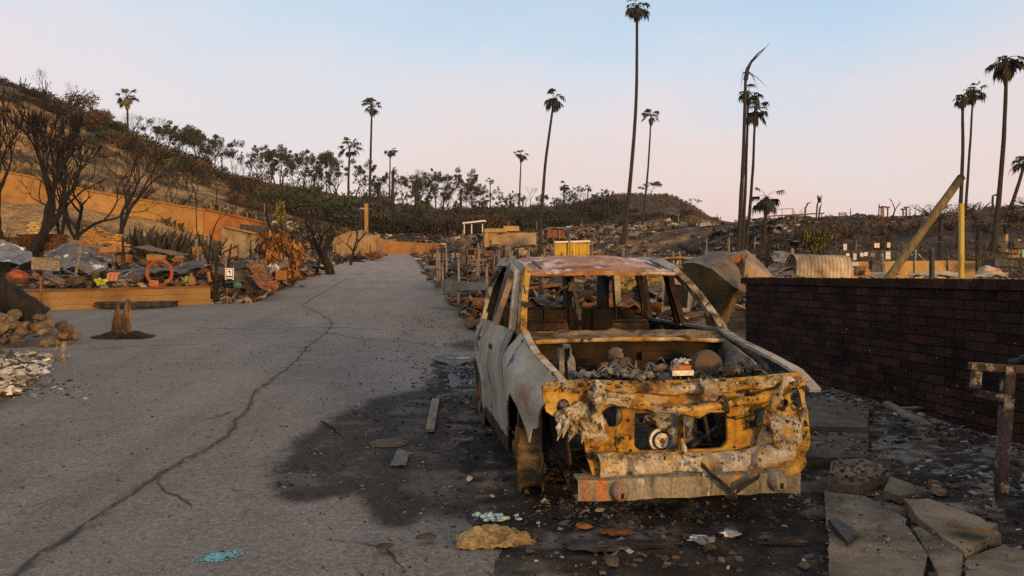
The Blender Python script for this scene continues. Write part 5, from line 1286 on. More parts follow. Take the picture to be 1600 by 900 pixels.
def blockstack(px0, px1, py0, py1, Y, m, label, rows, cols, ragged=.3, tints=((1, 1, 1),), name="block_stack", depth=.4):
    mb = MB(); w = (px1 - px0) / FPX * Y / cols; h = (py1 - py0) / FPX * Y / rows
    for r in range(rows):
        for c in range(cols):
            if r < rows * ragged and rng.random() < .45: continue
            p = ray(px0 + (c + .5 + (.5 if r % 2 else 0)) * (px1 - px0) / cols, py0 + (r + .5) * (py1 - py0) / rows, Y + U(-.08, .08))
            k = U(.75, 1.2); t = rng.choice(tints)
            mb.box(p, (w * U(.82, .98), depth, h * U(.8, .93)), (0, U(-.05, .05), U(-.15, .15)), jit=h * .05, tint=tuple(k * v for v in t))
    return solo(name, mb, m, label, "wall")
YELB = mat("yellow_block", [(.36, .27, .10), (.48, .38, .17)], 4, tint=True, bump=.4)
ORB = mat("orange_block", [(.38, .20, .06), (.50, .29, .10)], 4, tint=True, bump=.4)
blockstack(46, 88, 343, 366, 33.4, YELB, "ragged stack of yellowish blocks on top of the brown block wall", 6, 5)
blockstack(134, 158, 355, 382, 32.5, ORB, "tumbling stack of orange blocks with a stepped lower edge", 8, 5)
blockstack(155, 186, 362, 380, 33, ORB, "wider run of orange blocks just right of the stepped stack", 5, 6, .5)
blockstack(176, 198, 378, 394, 31.5, ORB, "low run of orange blocks furthest right on the dirt bank", 5, 5, .4)
blockstack(-30, 30, 370, 404, 30.5, TAN, "dark tan block wall at the left edge behind the bluish sheet", 5, 5, 0, ((.36, .34, .32),), "block_wall")
blockstack(30, 101, 366, 404, 31.0, TAN, "brown wall of small blocks under the yellowish stack", 12, 12, 0, ((.42, .36, .28),), "block_wall")
for i, (px0, px1, py0, py1, Y_, tn, lab) in enumerate([(116, 132, 376, 400, 28.5, (.9, .8, .6), "square tan pillar stub behind the slanting grey stick"), (160, 184, 386, 393, 30, (1.7, 1.5, 1.2), "pale low block row on the dirt bank"), (233, 256, 398, 409, 30, (1.3, 1.2, .95), "pale square block behind the long warped roof"), (272, 283, 403, 410, 29.5, (1.2, .85, .5), "small orange block lying on the long warped roof"),
      (302, 319, 385, 398, 34, (.9, .75, .5), "tan barrel-like block beside the dark disc"), (325, 334, 424, 440, 25.6, (1.5, 1.2, .95), "cream block standing behind the twin saplings"), (432, 448, 423, 436, 27.5, (1.1, .8, .4), "ochre low wall end beside the foil heap"), (186, 204, 398, 410, 29.5, (1.0, .7, .4), "brown square block on the bank beside the low orange run")]):
    c = ray((px0 + px1) / 2, (py0 + py1) / 2, Y_); mb = MB(); w = (px1 - px0) / FPX * Y_; h = (py1 - py0) / FPX * Y_
    mb.box(c, (w, w * .7, h), (0, U(-.05, .05), U(-.2, .2)), jit=.03, tint=tn); solo("masonry_block", mb, TAN, lab, "block")
ds = MB(); c = ray(329, 394, 33); ds.cyl(c, .28, .06, 24, "y"); solo("dark_disc", ds, CHARMETAL, "dark round disc leaning behind the twin saplings", "disc")
cr_ = crumple(quad(ray(208, 386, 34), ray(270, 398, 33), ray(300, 398, 33), ray(230, 384, 34.5)), "long flat grey board sloping down the bank behind the warped roof", WOODG, amp=.05, seed=31, tint=(.8, .7, .65), name="fallen_board", cat="board")
tq = MB(); c = ray(371, 446, 24.9); tq.blob(c, (.14, .12, .11), .15, 2, 1, (.35, 1.1, 1.05)); solo("turquoise_bowl", tq, STONE, "turquoise upturned bowl in the rubble below the white sign", "bowl", smooth=True)
# ------------------------------------------------------------------ trees
def branch_tree(mb, base, h, r, seed=0, depth=5, split=(2, 3), spread=.55, up=.25, n=6, wob=.12, first=.3, ratio=.72, tips=None, lean=(0, 0), rmin=.004):
    rg = random.Random(seed)
    def grow(p, d, L_, r_, k):
        P, R = [p], [r_]; m = 4 if k > 1 else 3
        for i in range(m):
            d = (d + Vector((rg.gauss(0, wob), rg.gauss(0, wob), rg.gauss(0, wob) + up * .12))).normalized()
            p = p + d * L_ / m; P.append(p); R.append(lerp(r_, r_ * ratio, (i + 1) / m))
        if k == 0: R[-1] = rmin
        mb.tube(P, R, max(3, n - (depth - k)), cap=False)
        if k == 0:
            if tips is not None: tips.append((p, d))
            return
        if tips is not None and k == 1: tips.append((p, d))
        c = rg.randint(*split); a0 = rg.uniform(0, 6.3)
        for i in range(c):
            a = a0 + i * 6.283 / c + rg.uniform(-.5, .5); s_ = spread * rg.uniform(.6, 1.3)
            o = d.orthogonal().normalized(); q = Matrix.Rotation(a, 3, d) @ o
            nd = (d * math.cos(s_) + q * math.sin(s_) + Vector((0, 0, up * .3))).normalized()
            grow(p, nd, L_ * rg.uniform(.62, .88), max(rmin, R[-1] * rg.uniform(.62, .85)), k - 1)
    grow(Vector(base), Vector((lean[0], lean[1], 1)).normalized(), h * first, r, depth)
def leaves(mb, centers, n, rad, size, pal, rg, droop=.0, narrow=.5):
    V, F, T = [], [], []
    for _ in range(n):
        c, rr = rg.choice(centers)
        g = Vector((rg.gauss(0, 1), rg.gauss(0, 1), rg.gauss(0, .7))); g = g.normalized() * rr * rg.random() ** .4
        p = c + g; s = size * rg.uniform(.5, 1.4)
        M = Euler((rg.uniform(0, 6.3), rg.uniform(0, 6.3), rg.uniform(0, 6.3))).to_matrix()
        a = M @ Vector((s, 0, 0)); b = M @ Vector((0, s * narrow, 0))
        if droop: a = (a + Vector((0, 0, -droop * s))).normalized() * s
        o = len(V); V += [p - a, p - b * .8 + a * .1, p + a, p + b * .8 + a * .1]; F.append((o, o + 1, o + 2, o + 3))
        col = rg.choice(pal); k = rg.uniform(.6, 1.35); T += [tuple(v * k for v in col)] * 4
    o = len(mb.v); mb.v += [tuple(v) for v in V]; mb.t += T; mb.f += [tuple(i + o for i in f) for f in F]
OLIVE = [(.035, .045, .022), (.05, .058, .025), (.028, .034, .02), (.08, .065, .03)]
GREYG = [(.040, .044, .034), (.055, .052, .038), (.03, .032, .026), (.075, .06, .04)]
BROWN = [(.10, .055, .02), (.14, .08, .028), (.07, .04, .018), (.05, .045, .02)]
GREEN = [(.026, .052, .013), (.036, .062, .016), (.022, .04, .013), (.055, .062, .018)]
DARKB = [(.035, .03, .018), (.05, .036, .02), (.022, .02, .014), (.05, .045, .022)]
def euc(name, label, seed, pal, h=10, dens=900, rad=.9, size=.28, spread=.55, first=.34, depth=4, up=.3, group=None):
    t = thing(name, label, "tree", group=group); mb = MB(); tips = []
    branch_tree(mb, (0, 0, -.3), h, h * .022, seed, depth, (2, 3), spread, up, 6, .13, first, .75, tips, rmin=.02)
    top = max(v[2] for v in mb.v); k = h / top
    part("trunk", mb, BARKB, t)
    if dens:
        rg = random.Random(seed); cr = MB(); cen = [(p, rad * rg.uniform(.5, 1.25)) for p, d in tips if rg.random() < .52]
        leaves(cr, cen or [(tips[0][0], rad)], dens, rad, size, pal, rg, .8, .35); part("crown", cr, LEAF, t)
    t["h"] = top; return t
PARK = (0, -200, -60)
protos = {}
def proto(key, fn): protos[key] = [fn, 0]
_lab = {"gum": "sparse scorched gum tree", "bare": "bare burnt tree", "bush": "shrub"}
EUC = []
for i in range(6): EUC.append(euc("gum_tree", "x", 20 + i, GREYG if i % 2 else OLIVE, 10, [2600, 2000, 3000, 1600, 2400, 1900][i], [.85, .75, .95, .7, .8, .65][i], .26, [.5, .42, .6, .55, .45, .4][i], [.34, .42, .28, .36, .40, .45][i]))
BARE = []
for i in range(4): BARE.append(euc("bare_tree", "x", 50 + i, GREYG, 9, 0, spread=[.5, .62, .42, .55][i], first=[.3, .22, .34, .27][i], depth=5))
used = set()
def put(root, p, h, label, rz=None, group=None, wide=1.0):
    k = h / root["h"]; rz = U(0, 6.3) if rz is None else rz
    if root.name in used:
        r = dup(root, p, rz, (k * wide, k * wide, k), label, group)
    else:
        used.add(root.name); r = root; r.location = p; r.rotation_euler = (0, 0, rz); r.scale = (k * wide, k * wide, k); r["label"] = label
        if group: r["group"] = group
    return r
def tree_px(kind, i, px, pb, pt, Y, label, wide=1.0, group=None):
    p = at(px, Y); base = hz(pb, Y)
    h = hz(pt, Y) - p.z
    return put((EUC if kind == "gum" else BARE)[i], p, max(1.5, h), label, group=group, wide=wide)
GT = [(240, 190, 126, 0, 1.2, "bushy grey-green gum on the left ridge, just right of the tall skirted palm"), (268, 193, 130, 3, 1.0, "open gum with clumped tufts, standing high on the ridge above the orange wall"), (288, 200, 132, 1, .9, "gum with a gap-filled crown on the ridge slope, next lower tuft of the left row"),
      (328, 211, 134, 2, 1.25, "flat-topped gum by itself on the ridge, left of a low brown knoll"), (364, 234, 138, 1, .8, "thin dark gum right of the flat-topped one on the ridge"), (377, 238, 140, 5, .8, "slender gum next to the thin dark one where the ridge dips"),
      (458, 243, 150, 4, .8, "first gum of the dense row above the green hillside bushes"), (474, 240, 152, 0, .9, "full-crowned gum, second in the dense row above the green bushes"), (492, 238, 155, 2, 1.0, "tallest full gum of the dense row above the green bushes"), (510, 242, 157, 1, 1.0, "gum with a torn crown in the dense row, left of the green-headed palm"),
      (526, 246, 160, 4, 1.0, "gum whose crown meets the green-headed palm's trunk"), (556, 252, 163, 0, 1.0, "brownish gum between the green-headed palm and the tall straight palm"), (570, 268, 168, 3, .8, "small ragged gum right beside the tall straight palm"),
      (630, 276, 175, 1, .9, "small open gum right of the drooping feather palm"), (652, 264, 178, 4, .8, "gum behind the green feather palms in the middle of the picture"), (682, 265, 180, 3, 1.0, "wispy gum left of the twin-tufted gum in the middle"), (702, 274, 182, 5, .9, "short gum tucked between the wispy gum and the tall dark one"), (719, 266, 182, 0, 1.0, "tall dark gum at the middle of the skyline"),
      (738, 281, 185, 1, .9, "lower gum leaning off the tall dark one at mid skyline"), (752, 294, 185, 2, .9, "round low gum left of the little distant palm"), (778, 292, 188, 5, .9, "narrow gum right of the little distant palm"), (848, 305, 192, 2, .9, "low round gum behind the leaning palm's trunk"), (905, 291, 180, 1, 1.1, "tufted gum left of the bare-knobbed hill"),
      (938, 296, 150, 3, 1.2, "broad scorched gum at the foot of the bare-topped hill"), (957, 300, 152, 0, .9, "dark gum right of the broad scorched one at the hill's foot"), (1018, 285, 204, 2, 1.5, "lone spreading tree on top of the bare hill"), (1088, 309, 206, 3, 1.2, "thin spotty tree on the falling right side of the bare hill")]
for q, (px, pt, Y, i, w, lab) in enumerate(GT): tree_px("gum", i, px, 0, pt, Y, lab, w)
BT = [(212, 175, 125, 0, 1.2, "leafless tree behind the tall skirted palm on the left ridge"), (228, 178, 127, 2, 1.1, "leafless tree right of the skirted palm, against the sky"), (403, 246, 145, 1, 1.3, "wide bare tree on the skyline left of the dense gum row"), (424, 249, 146, 2, 1.1, "bare tree touching the left end of the dense gum row"), (655, 262, 176, 0, 1.0, "pale bare tree above the feather palms"), (690, 270, 178, 3, .9, "bare tree among the wispy gums"),
      (810, 300, 190, 1, .8, "bare tree just left of the slim skyline palm's foot"), (828, 291, 190, 2, .9, "bare tree between the slim skyline palm and the leaning palm"), (905, 300, 165, 3, 1.3, "bare rounded tree right of the short ragged palm"), (925, 330, 120, 1, .9, "bent bare tree with a pale trunk on the slope below the skyline"), (780, 340, 120, 0, .7, "thin bare tree behind the yellowish carport"), (760, 320, 150, 2, .8, "bare tree on the brown slope behind the carport"),
      (700, 330, 125, 3, .9, "brown bare tree on the slope above the road's end"), (1030, 330, 130, 0, .9, "bare tree on the hill's dark flank, right of the tallest palm"), (1060, 335, 125, 2, .8, "small bare tree low on the hill's dark flank"), (1200, 355, 62, 1, .6, "small bare tree on the dark bank beside the short ragged palm"), (870, 330, 130, 2, .7, "bare tree beneath the short ragged palm"), (645, 325, 140, 1, .8, "bare tree in the dark thicket above the road's end"), (690, 300, 160, 0, .8, "bare tree rising from the dark thicket in the middle"), (985, 325, 135, 3, .7, "bare tree between the two thin palms on the hill")]
for px, pt, Y, i, w, lab in BT: tree_px("bare", i, px, 0, pt, Y, lab, w)

for q in range(64):
    px = U(560, 900) if q < 46 else U(380, 560); Y = U(122, 185) if q < 46 else U(128, 160); h = U(3.2, 8.0) * (1 if px < 760 else .7)
    if q % 3 == 2: put(BARE[q % 4], at(px, Y, -.2), h * .9, "thin leafless tree among the scorched woodland on the middle slope", group="leafless trees on the middle slope", wide=U(.8, 1.2))
    else: put(EUC[q % 6], at(px, Y, -.2), h, "scorched gum tree within the woodland on the middle slope", group="gum trees on the middle slope", wide=U(.7, 1.1))
for q in range(8):
    px = U(235, 400); Y = U(112, 132); put(EUC[q % 6] if q % 3 else BARE[q % 4], at(px, Y, -.2), U(3.5, 6.5), "dark gum tree on the slope among the left hillside palms" if q % 3 else "leafless tree on the slope among the left hillside palms", group="trees on the left slope" if q % 3 else "leafless trees on the left slope")
for q in range(22): put(BARE[q % 4], at(U(60, 420), U(70, 118), -.2), U(2.4, 5.2), "slender charred tree standing on the open left hillside", group="charred trees on the left hillside", wide=U(.6, 1.0))
# shrubs: a few forms, each copied as single plants
SHR = {}
def shrub(key, pal, n, size, seed, flat=.7, stems=True):
    rg = random.Random(seed); t = thing("shrub", "x", "shrub"); mb = MB()
    for q in range(9):
        a = rg.uniform(0, 6.3); mb.tube([(0, 0, -.1), (.3 * math.cos(a), .3 * math.sin(a), .4), (.75 * math.cos(a), .75 * math.sin(a), rg.uniform(.6, 1.0))], [.05, .03, .01], 4, cap=False)
    part("stem", mb, BARKB, t); cr = MB()
    cen = [(Vector((rg.uniform(-.75, .75), rg.uniform(-.75, .75), rg.uniform(.2, .85) * flat * 1.3)), rg.uniform(.2, .42)) for _ in range(14)]
    leaves(cr, cen, n * 3, .3, size * .42, pal, rg, .0, .55); part("foliage", cr, LEAF, t); t["h"] = 1.0; SHR[key] = t
shrub("green", GREEN, 1000, .10, 1); shrub("brown", BROWN, 900, .10, 2); shrub("dark", DARKB, 900, .11, 3); shrub("olive", OLIVE, 900, .10, 4); shrub("thin", BROWN, 260, .09, 5); shrub("dark2", DARKB + OLIVE, 700, .12, 6)
def shrubs(key, lst, label, group, wide=1.3):
    for px, Y, h in lst: put(SHR[key], at(px + U(-3, 3), Y, -.15), h * U(.85, 1.2), label, group=group, wide=wide * U(.85, 1.25))
shrubs("green", [(500, 116, 3.4), (515, 119, 3.2), (488, 114, 2.6), (508, 112, 2.4), (530, 121, 3)], "bright green bush on the hillside in front of the dense gum row", "green bushes below the gums")
shrubs("olive", [(470, 108, 3.5), (455, 106, 3), (440, 104, 3), (425, 103, 2.8), (545, 115, 4), (560, 118, 4), (480, 118, 4), (462, 118, 3.5)], "olive bush beside the bright green ones on the hillside", "olive bushes on the hillside")
shrubs("brown", [(px, 104 + (px % 13), U(1.6, 2.6)) for px in range(372, 460, 12)] + [(px, 94, 1.3) for px in range(380, 440, 20)], "rust-brown scorched bush on the hillside left of the green ones", "brown bushes on the hillside")
shrubs("dark", [(px, lerp(118, 130, rng.random()), U(1.0, 3.0)) for px in range(545, 690, 10)] + [(px, U(118, 140), U(1.2, 3.8)) for px in range(560, 760, 13)], "blackened bush in the thicket above the road's end", "blackened thicket bushes")
shrubs("dark2", [(px, U(120, 165), U(.9, 3.4)) for px in range(580, 880, 11)], "dark bush on the slope below the skyline gums", "dark bushes on the middle slope")
shrubs("dark", [(px, U(112, 160), U(1.2, 3)) for px in range(845, 960, 7)] + [(px, U(112, 150), U(.8, 1.6)) for px in range(960, 1085, 16)], "dark scorched bush on the flank of the bare-topped hill", "bushes on the bare hill's flank")
shrubs("brown", [(px, U(108, 122), U(1.2, 2.6)) for px in range(140, 330, 12)], "scorched brown bush among the palms on the left hillside", "brown bushes under the left palms")
shrubs("dark2", [(px, U(112, 126), U(1.2, 3)) for px in range(130, 350, 18)], "dark green bush among the palms on the left hillside", "dark bushes under the left palms")
shrubs("olive", [(px, U(108, 122), U(1.5, 3)) for px in range(130, 260, 20)], "leafy olive bush beneath the arching palms on the left hillside", "olive bushes under the left palms")
shrubs("thin", [(px, U(70, 100), U(.7, 1.4)) for px in range(-20, 330, 30)], "thin dry bush on the bare hillside above the orange wall", "dry bushes on the bare hillside")
shrubs("dark", [(px, U(116, 125), U(.6, 1.2)) for px in range(-30, 130, 12)] + [(px, U(98, 116), U(.6, 1.4)) for px in range(-30, 130, 12)], "dark scrub bush high on the left hill", "scrub on the left hill")
shrubs("olive", [(390, 70, 1.8), (380, 72, 1.4)], "grey-green rounded bush at the right end of the orange wall", "grey bushes by the orange wall")
shrubs("brown", [(108, 126, 3)], "round brown bush by itself on the left skyline", None)
shrubs("brown", [(px, U(119, 136), U(1.5, 3.4)) for px in range(560, 740, 14)] + [(px, U(120, 160), U(1.2, 3)) for px in range(740, 900, 15)], "rusty brown bush breaking up the dark thicket above the road's end", "rusty bushes in the thicket")
shrubs("olive", [(px, U(120, 150), U(1.5, 3.4)) for px in range(600, 880, 26)], "olive-leaved bush in the dark thicket above the road's end", "olive bushes in the thicket")
shrubs("thin", [(px, U(60, 76), U(.8, 1.6)) for px in range(1150, 1640, 22)], "small charred bush on the dark bank at the right", "charred bushes on the right bank")

# palms
PALMS = {}
def frond(mb, rg, az, el, L_, droop, col, nb=13, fanr=1.0):
    d = Vector((math.cos(az) * math.cos(el), math.sin(az) * math.cos(el), math.sin(el)))
    p = Vector((0, 0, 0)); P = [p]
    for i in range(4):
        d = (d + Vector((0, 0, -droop * .25))).normalized(); p = p + d * L_ / 4; P.append(p)
    mb.tube(P, [.035, .03, .025, .02, .015], 4, cap=False, tint=tuple(v * .8 for v in col))
    side = d.cross(Vector((0, 0, 1))); side = side.normalized() if side.length > .05 else Vector((1, 0, 0))
    for b in range(nb):
        a = lerp(-1.25, 1.25, (b + .5) / nb) + rg.uniform(-.08, .08); l = fanr * (1 - .25 * abs(a) / 1.25) * rg.uniform(.75, 1.1)
        q = (d * math.cos(a) + side * math.sin(a)); up = side.cross(d).normalized()
        e = p + q * l * .6; tip = e + (q + Vector((0, 0, -1.0 - droop))).normalized() * l * .5
        w = up.cross(q).normalized() * l * .10; k = rg.uniform(.6, 1.3)
        o = mb.add([p, e - w + up * .01, e + w + up * .01, tip], [(0, 1, 2), (1, 3, 2)], tuple(v * k for v in col))
def fan_crown(seed, pal, skirtpal, n=26, fan=1.0, skirt=14, ragged=0.0, droop=.5):
    rg = random.Random(seed); cr, sk = MB(), MB()
    for i in range(n):
        if rg.random() < ragged: continue
        frond(cr, rg, rg.uniform(0, 6.3), rg.uniform(-.5, 1.3), rg.uniform(.55, 1.0), droop * rg.uniform(.8, 2.2), rg.choice(pal), 11, fan * rg.uniform(.7, 1.1))
    for i in range(skirt):
        frond(sk, rg, rg.uniform(0, 6.3), rg.uniform(-1.3, -.6), rg.uniform(.3, .8), 1.2, rg.choice(skirtpal), 8, fan * .75)
    for i in range(len(sk.v)): sk.v[i] = (sk.v[i][0] * .62, sk.v[i][1] * .62, sk.v[i][2] - .15)
    return cr, sk
PDARK = [(.020, .026, .014), (.03, .035, .018), (.045, .038, .02), (.014, .017, .011)]
PGREEN = [(.045, .085, .018), (.065, .10, .022), (.035, .06, .016), (.09, .10, .03)]
PBROWN = [(.06, .04, .018), (.09, .055, .02), (.03, .022, .012)]
PGOLD = [(.22, .12, .03), (.16, .085, .025), (.10, .06, .02)]
def palm(label, bpx, Y, tpx, tpy, cr_r, tr_r, seed, pal=PDARK, sk=PBROWN, n=26, skirt=14, ragged=0.0, droop=.5, bend=0.0, name="fan_palm", base=None, bare=False, group=None):
    b = at(bpx, Y, -.2) if base is None else base
    t = thing(name, label, "palm tree", b, group=group); top = ray(tpx, tpy, Y) - b
    P, R = [], []
    m = 22
    for i in range(m + 1):
        f = i / m; p = Vector((0, 0, 0)).lerp(top, f) + Vector((bend * math.sin(math.pi * f), 0, 0)) + Vector((.05 * nz((f * 4, seed, 0)), 0, 0))
        P.append(p); R.append(tr_r * (.80 - .34 * f + .3 * max(0, .1 - f) / .1) * (1 + .05 * nz((f * 30, seed, 2))))
    mb = MB(); mb.tube(P, R, 10, rough=.08, rs=5); part("trunk", mb, PALMBARK, t, smooth=True)
    c, s = fan_crown(seed, pal, sk, n, 1.0, skirt, ragged, droop); k = cr_r / 1.08
    for q in (c, s): q.v = [(v[0] * k + top.x, v[1] * k + top.y, v[2] * k + top.z) for v in q.v]
    if c.v: part("crown", c, LEAF, t)
    if s.v: part("dead_fronds", s, LEAF, t)
    return t
M_ = lambda px, Y: px * Y / FPX
palm("tallest fan palm, its dark trunk crossing the whole sky, crown cut off above", 973, 100, 995, 9, M_(19, 100), .33, 1, skirt=20, n=20, droop=.9, bend=.6)
palm("leaning fan palm whose drooping head stands left of the tallest palm", 843, 85, 866, 155, M_(15, 85), .24, 2, skirt=12, n=22, droop=.8, bend=-.3)
palm("thin fan palm with a wind-swept head, right of the tallest palm", 1003, 118, 1017, 180, M_(12, 118), .22, 3, skirt=10, n=20, bend=.2)
sp = palm("headless scorched palm trunk ending in one long bent frond", 1152, 70, 1165, 118, M_(10, 70), .26, 4, n=0, skirt=0, bend=.1, name="burnt_palm")
mb = MB(); o = sp.location; Q = lambda a, b: ray(a, b, 70) - o
mb.tube([Q(1165, 125), Q(1168, 108), Q(1174, 96), Q(1184, 84), Q(1199, 72)], [.20, .16, .10, .06, .015], 6); mb.tube([Q(1172, 100), Q(1186, 86), Q(1203, 67)], [.06, .04, .01], 5)
for a, b, c in (((1164, 112), (1160, 118), (1158, 136)), ((1166, 112), (1172, 113), (1180, 128)), ((1167, 114), (1182, 120), (1198, 136)), ((1164, 114), (1161, 112), (1159, 126)), ((1167, 112), (1176, 116), (1184, 140))): mb.tube([Q(*a), Q(*b), Q(*c)], [.04, .03, .01], 4)
part("broken_frond", mb, PALMBARK, sp, smooth=True)
palm("fan palm with its head right behind the headless scorched trunk", 1158, 73, 1169, 145, M_(18, 73), .20, 5, skirt=6, n=16, ragged=.2, bend=.1)
palm("fan palm with drooping brown fronds, right-hand one of the trio by the headless trunk", 1163, 72, 1180, 172, M_(19, 72), .20, 6, PDARK + PBROWN, skirt=12, n=18, ragged=.2, bend=.15)
palm("short ragged palm with drooping fronds on the dark bank, left of the pipe rack", 1191, 62, 1198, 308, M_(21, 62), .22, 7, PDARK + PBROWN, skirt=9, n=18, ragged=.25, droop=.9, name="fan_palm")
palm("fan palm in front of the leaning timber pole's tip, left of a close pair", 1497, 62, 1505, 150, M_(15, 62), .20, 8, skirt=14, n=18, droop=.8, bend=.1)
palm("fan palm with a fuller head, right one of the close pair above the yellow pole", 1508, 78, 1521, 143, M_(15, 78), .17, 9, PDARK + [(.035, .05, .02)], skirt=10, n=24)
palm("tall fan palm with a wide drooping head near the right edge", 1551, 60, 1573, 92, M_(25, 60), .24, 10, skirt=14, n=22, ragged=.1, droop=.7, bend=.2)
palm("palm leaning out of the picture at the right edge, only its trunk in view", 1577, 76, 1622, 120, M_(22, 76), .20, 11, skirt=10, n=18, bend=.5)
palm("low palm at the right edge with only the tips of its fronds in view", 1622, 70, 1612, 250, M_(24, 70), .22, 12, PGREEN + PDARK, skirt=8, n=20)
palm("tall straight palm above the road's end, with a rounded head", 577, 140, 581, 165, M_(13, 140), .30, 13, PDARK + [(.05, .05, .02)], skirt=14, n=24)
palm("green-headed palm left of the tall straight one, above the gum row", 543, 118, 546, 230, M_(15, 118), .26, 14, PGREEN, PGREEN, skirt=3, n=20)
palm("slim palm with a small round head behind the drooping feather palm", 608, 165, 610, 236, M_(8, 165), .22, 15, skirt=6, n=20)
palm("tall skirted palm with golden dead fronds on the left hillside", 200, 112, 199, 152, M_(14, 112), .22, 16, PGREEN + PDARK, PGOLD, skirt=26, n=20)
palm("slim palm on the skyline between the gums and the leaning palm", 808, 150, 814, 242, M_(9, 150), .22, 17, skirt=8, n=20, bend=.15)
palm("short ragged palm on the skyline right of the leaning palm", 879, 140, 882, 290, M_(8, 140), .20, 18, skirt=8, n=16, ragged=.2)
palm("little distant palm at the skyline left of the bare hill's tufted gum", 918, 190, 919, 294, M_(5.5, 190), .2, 19, skirt=5, n=16)
palm("little distant palm above the round low gum in the middle", 766, 188, 766, 282, M_(5.5, 188), .2, 20, skirt=4, n=14, ragged=.2)
def feather(label, px, Y, tpx, tpy, L_, tr_r, seed, pal, n=26, nup=.9, bare=0.0, wind=0.0):
    rg = random.Random(seed); b = at(px, Y, -.2); t = thing("feather_palm", label, "palm tree", b); top = ray(tpx, tpy, Y) - b
    mb = MB(); mb.tube([Vector((0, 0, 0)).lerp(top, i / 8) + Vector((.08 * nz((i * .5, seed, 1)), 0, 0)) for i in range(9)], [tr_r * (1.2 - .3 * i / 8) for i in range(9)], 9, rough=.15, rs=4); part("trunk", mb, PALMBARK, t, smooth=True)
    cr = MB()
    for i in range(n):
        az = rg.uniform(0, 6.3); el = rg.uniform(-.2, 1.35) * nup; d = Vector((math.cos(az) * math.cos(el) + wind, math.sin(az) * math.cos(el), math.sin(el))).normalized(); p = top.copy(); P = [p]; col = rg.choice(pal); m = 9; l = L_ * rg.uniform(.7, 1.1)
        for k in range(m):
            d = (d + Vector((wind * .06, 0, -.13 - .03 * k))).normalized(); p = p + d * l / m; P.append(p)
        cr.tube(P, [.05 * (1 - k / (m + 1)) for k in range(m + 1)], 3, cap=False, tint=tuple(v * .8 for v in col))
        for k in range(1, m + 1):
            dd = (P[k] - P[k - 1]).normalized(); sd = dd.cross(Vector((0, 0, 1))); sd = sd.normalized() if sd.length > .05 else Vector((1, 0, 0))
            for f in (0, .33, .66):
                q = P[k - 1].lerp(P[k], f); wl_ = l * .17 * math.sin(math.pi * min(.95, (k + f) / (m + 1) + .08)) + .05
                for sg in (-1, 1):
                    if rg.random() < bare: continue
                    e = q + (sd * sg + dd * .6 + Vector((0, 0, -.55))).normalized() * wl_ * rg.uniform(.8, 1.2); w = dd * wl_ * .09; kk = rg.uniform(.6, 1.3)
                    cr.add([q - w, q + w, e], [(0, 1, 2)], tuple(v * kk for v in col))
    part("crown", cr, LEAF, t); return t
feather("arching feather palm, topmost on the left hillside", 143, 118, 145, 175, M_(24, 118), .3, 31, PGREEN + OLIVE, 16, 1.0, .2, .3)
feather("feather palm with upright green fronds beside the skirted palm", 170, 110, 170, 200, M_(34, 110), .35, 32, PGREEN + OLIVE, 34)
feather("dense feather palm low behind the black bare trees on the left", 150, 100, 150, 215, M_(30, 100), .35, 33, PGREEN + OLIVE, 30)
feather("green date palm on the slope under the left gums", 272, 100, 272, 252, M_(24, 100), .4, 34, PGREEN, 30)
feather("golden-brown date palm with drooping fronds under the flat-topped gum", 322, 104, 324, 256, M_(18, 104), .5, 35, PGOLD + PBROWN, 30, .8)
feather("drooping feather palm right of the slim round-headed palm", 613, 160, 614, 268, M_(14, 160), .3, 36, PDARK + OLIVE, 18, 1.0, .1, .25)
feather("dark date palm with a star-shaped head, right of the tall straight palm", 592, 128, 592, 290, M_(16, 128), .3, 37, PDARK + OLIVE, 34, .9)
feather("green feather palm with arching fronds in the middle of the picture", 650, 140, 650, 285, M_(18, 140), .3, 38, PGREEN + OLIVE, 26)
feather("shaggy green palm low in the thicket above the road's end", 664, 120, 664, 318, M_(24, 120), .4, 39, PGREEN + OLIVE, 34, .7)
feather("tattered feather palm right of the shaggy green one", 720, 170, 720, 300, M_(12, 170), .25, 40, PDARK + OLIVE, 18, .9, .2)
feather("dark low palm at the foot of the right bank, beside the leaning trunk", 1528, 58, 1530, 352, M_(16, 58), .2, 41, PDARK, 18, .6)
feather("young palm growing against the right bank above the white signs", 1388, 54, 1388, 372, M_(13, 54), .18, 42, PBROWN + OLIVE, 18, .8)
feather("drooping burnt palm on the right bank behind the close pair", 1470, 60, 1470, 340, M_(12, 60), .18, 43, PDARK, 12, .5)
feather("drooping burnt palm between the tall right palm and the leaning one", 1572, 60, 1572, 352, M_(12, 60), .18, 44, PDARK, 12, .5)
# multi-stemmed green plant on the flat ground beyond the metal heap
yt = thing("multi_stem_tree", "small multi-stemmed tree with yellow-green tufts, behind the curled metal sheet", "tree", at(1277, 50)); o = yt.location
mb, cr = MB(), MB(); rg = random.Random(5)
for (a, b) in ((1262, 352), (1272, 350), (1283, 357), (1290, 352), (1276, 366), (1268, 372)):
    tp = ray(a, b + 12, 50) - o; mb.tube([Vector((0, 0, 0)), tp * .5 + Vector((.05, 0, 0)), tp], [.09, .07, .05], 6); leaves(cr, [(ray(a, b + 14, 50) - o, .42), (ray(a, b + 24, 50) - o, .35)], 260, .4, .16, [(.06, .07, .02), (.11, .09, .02), (.03, .035, .015), (.16, .12, .03)], rg, 1.2, .35)
part("trunk", mb, BARKB, yt); part("crown", cr, LEAF, yt)

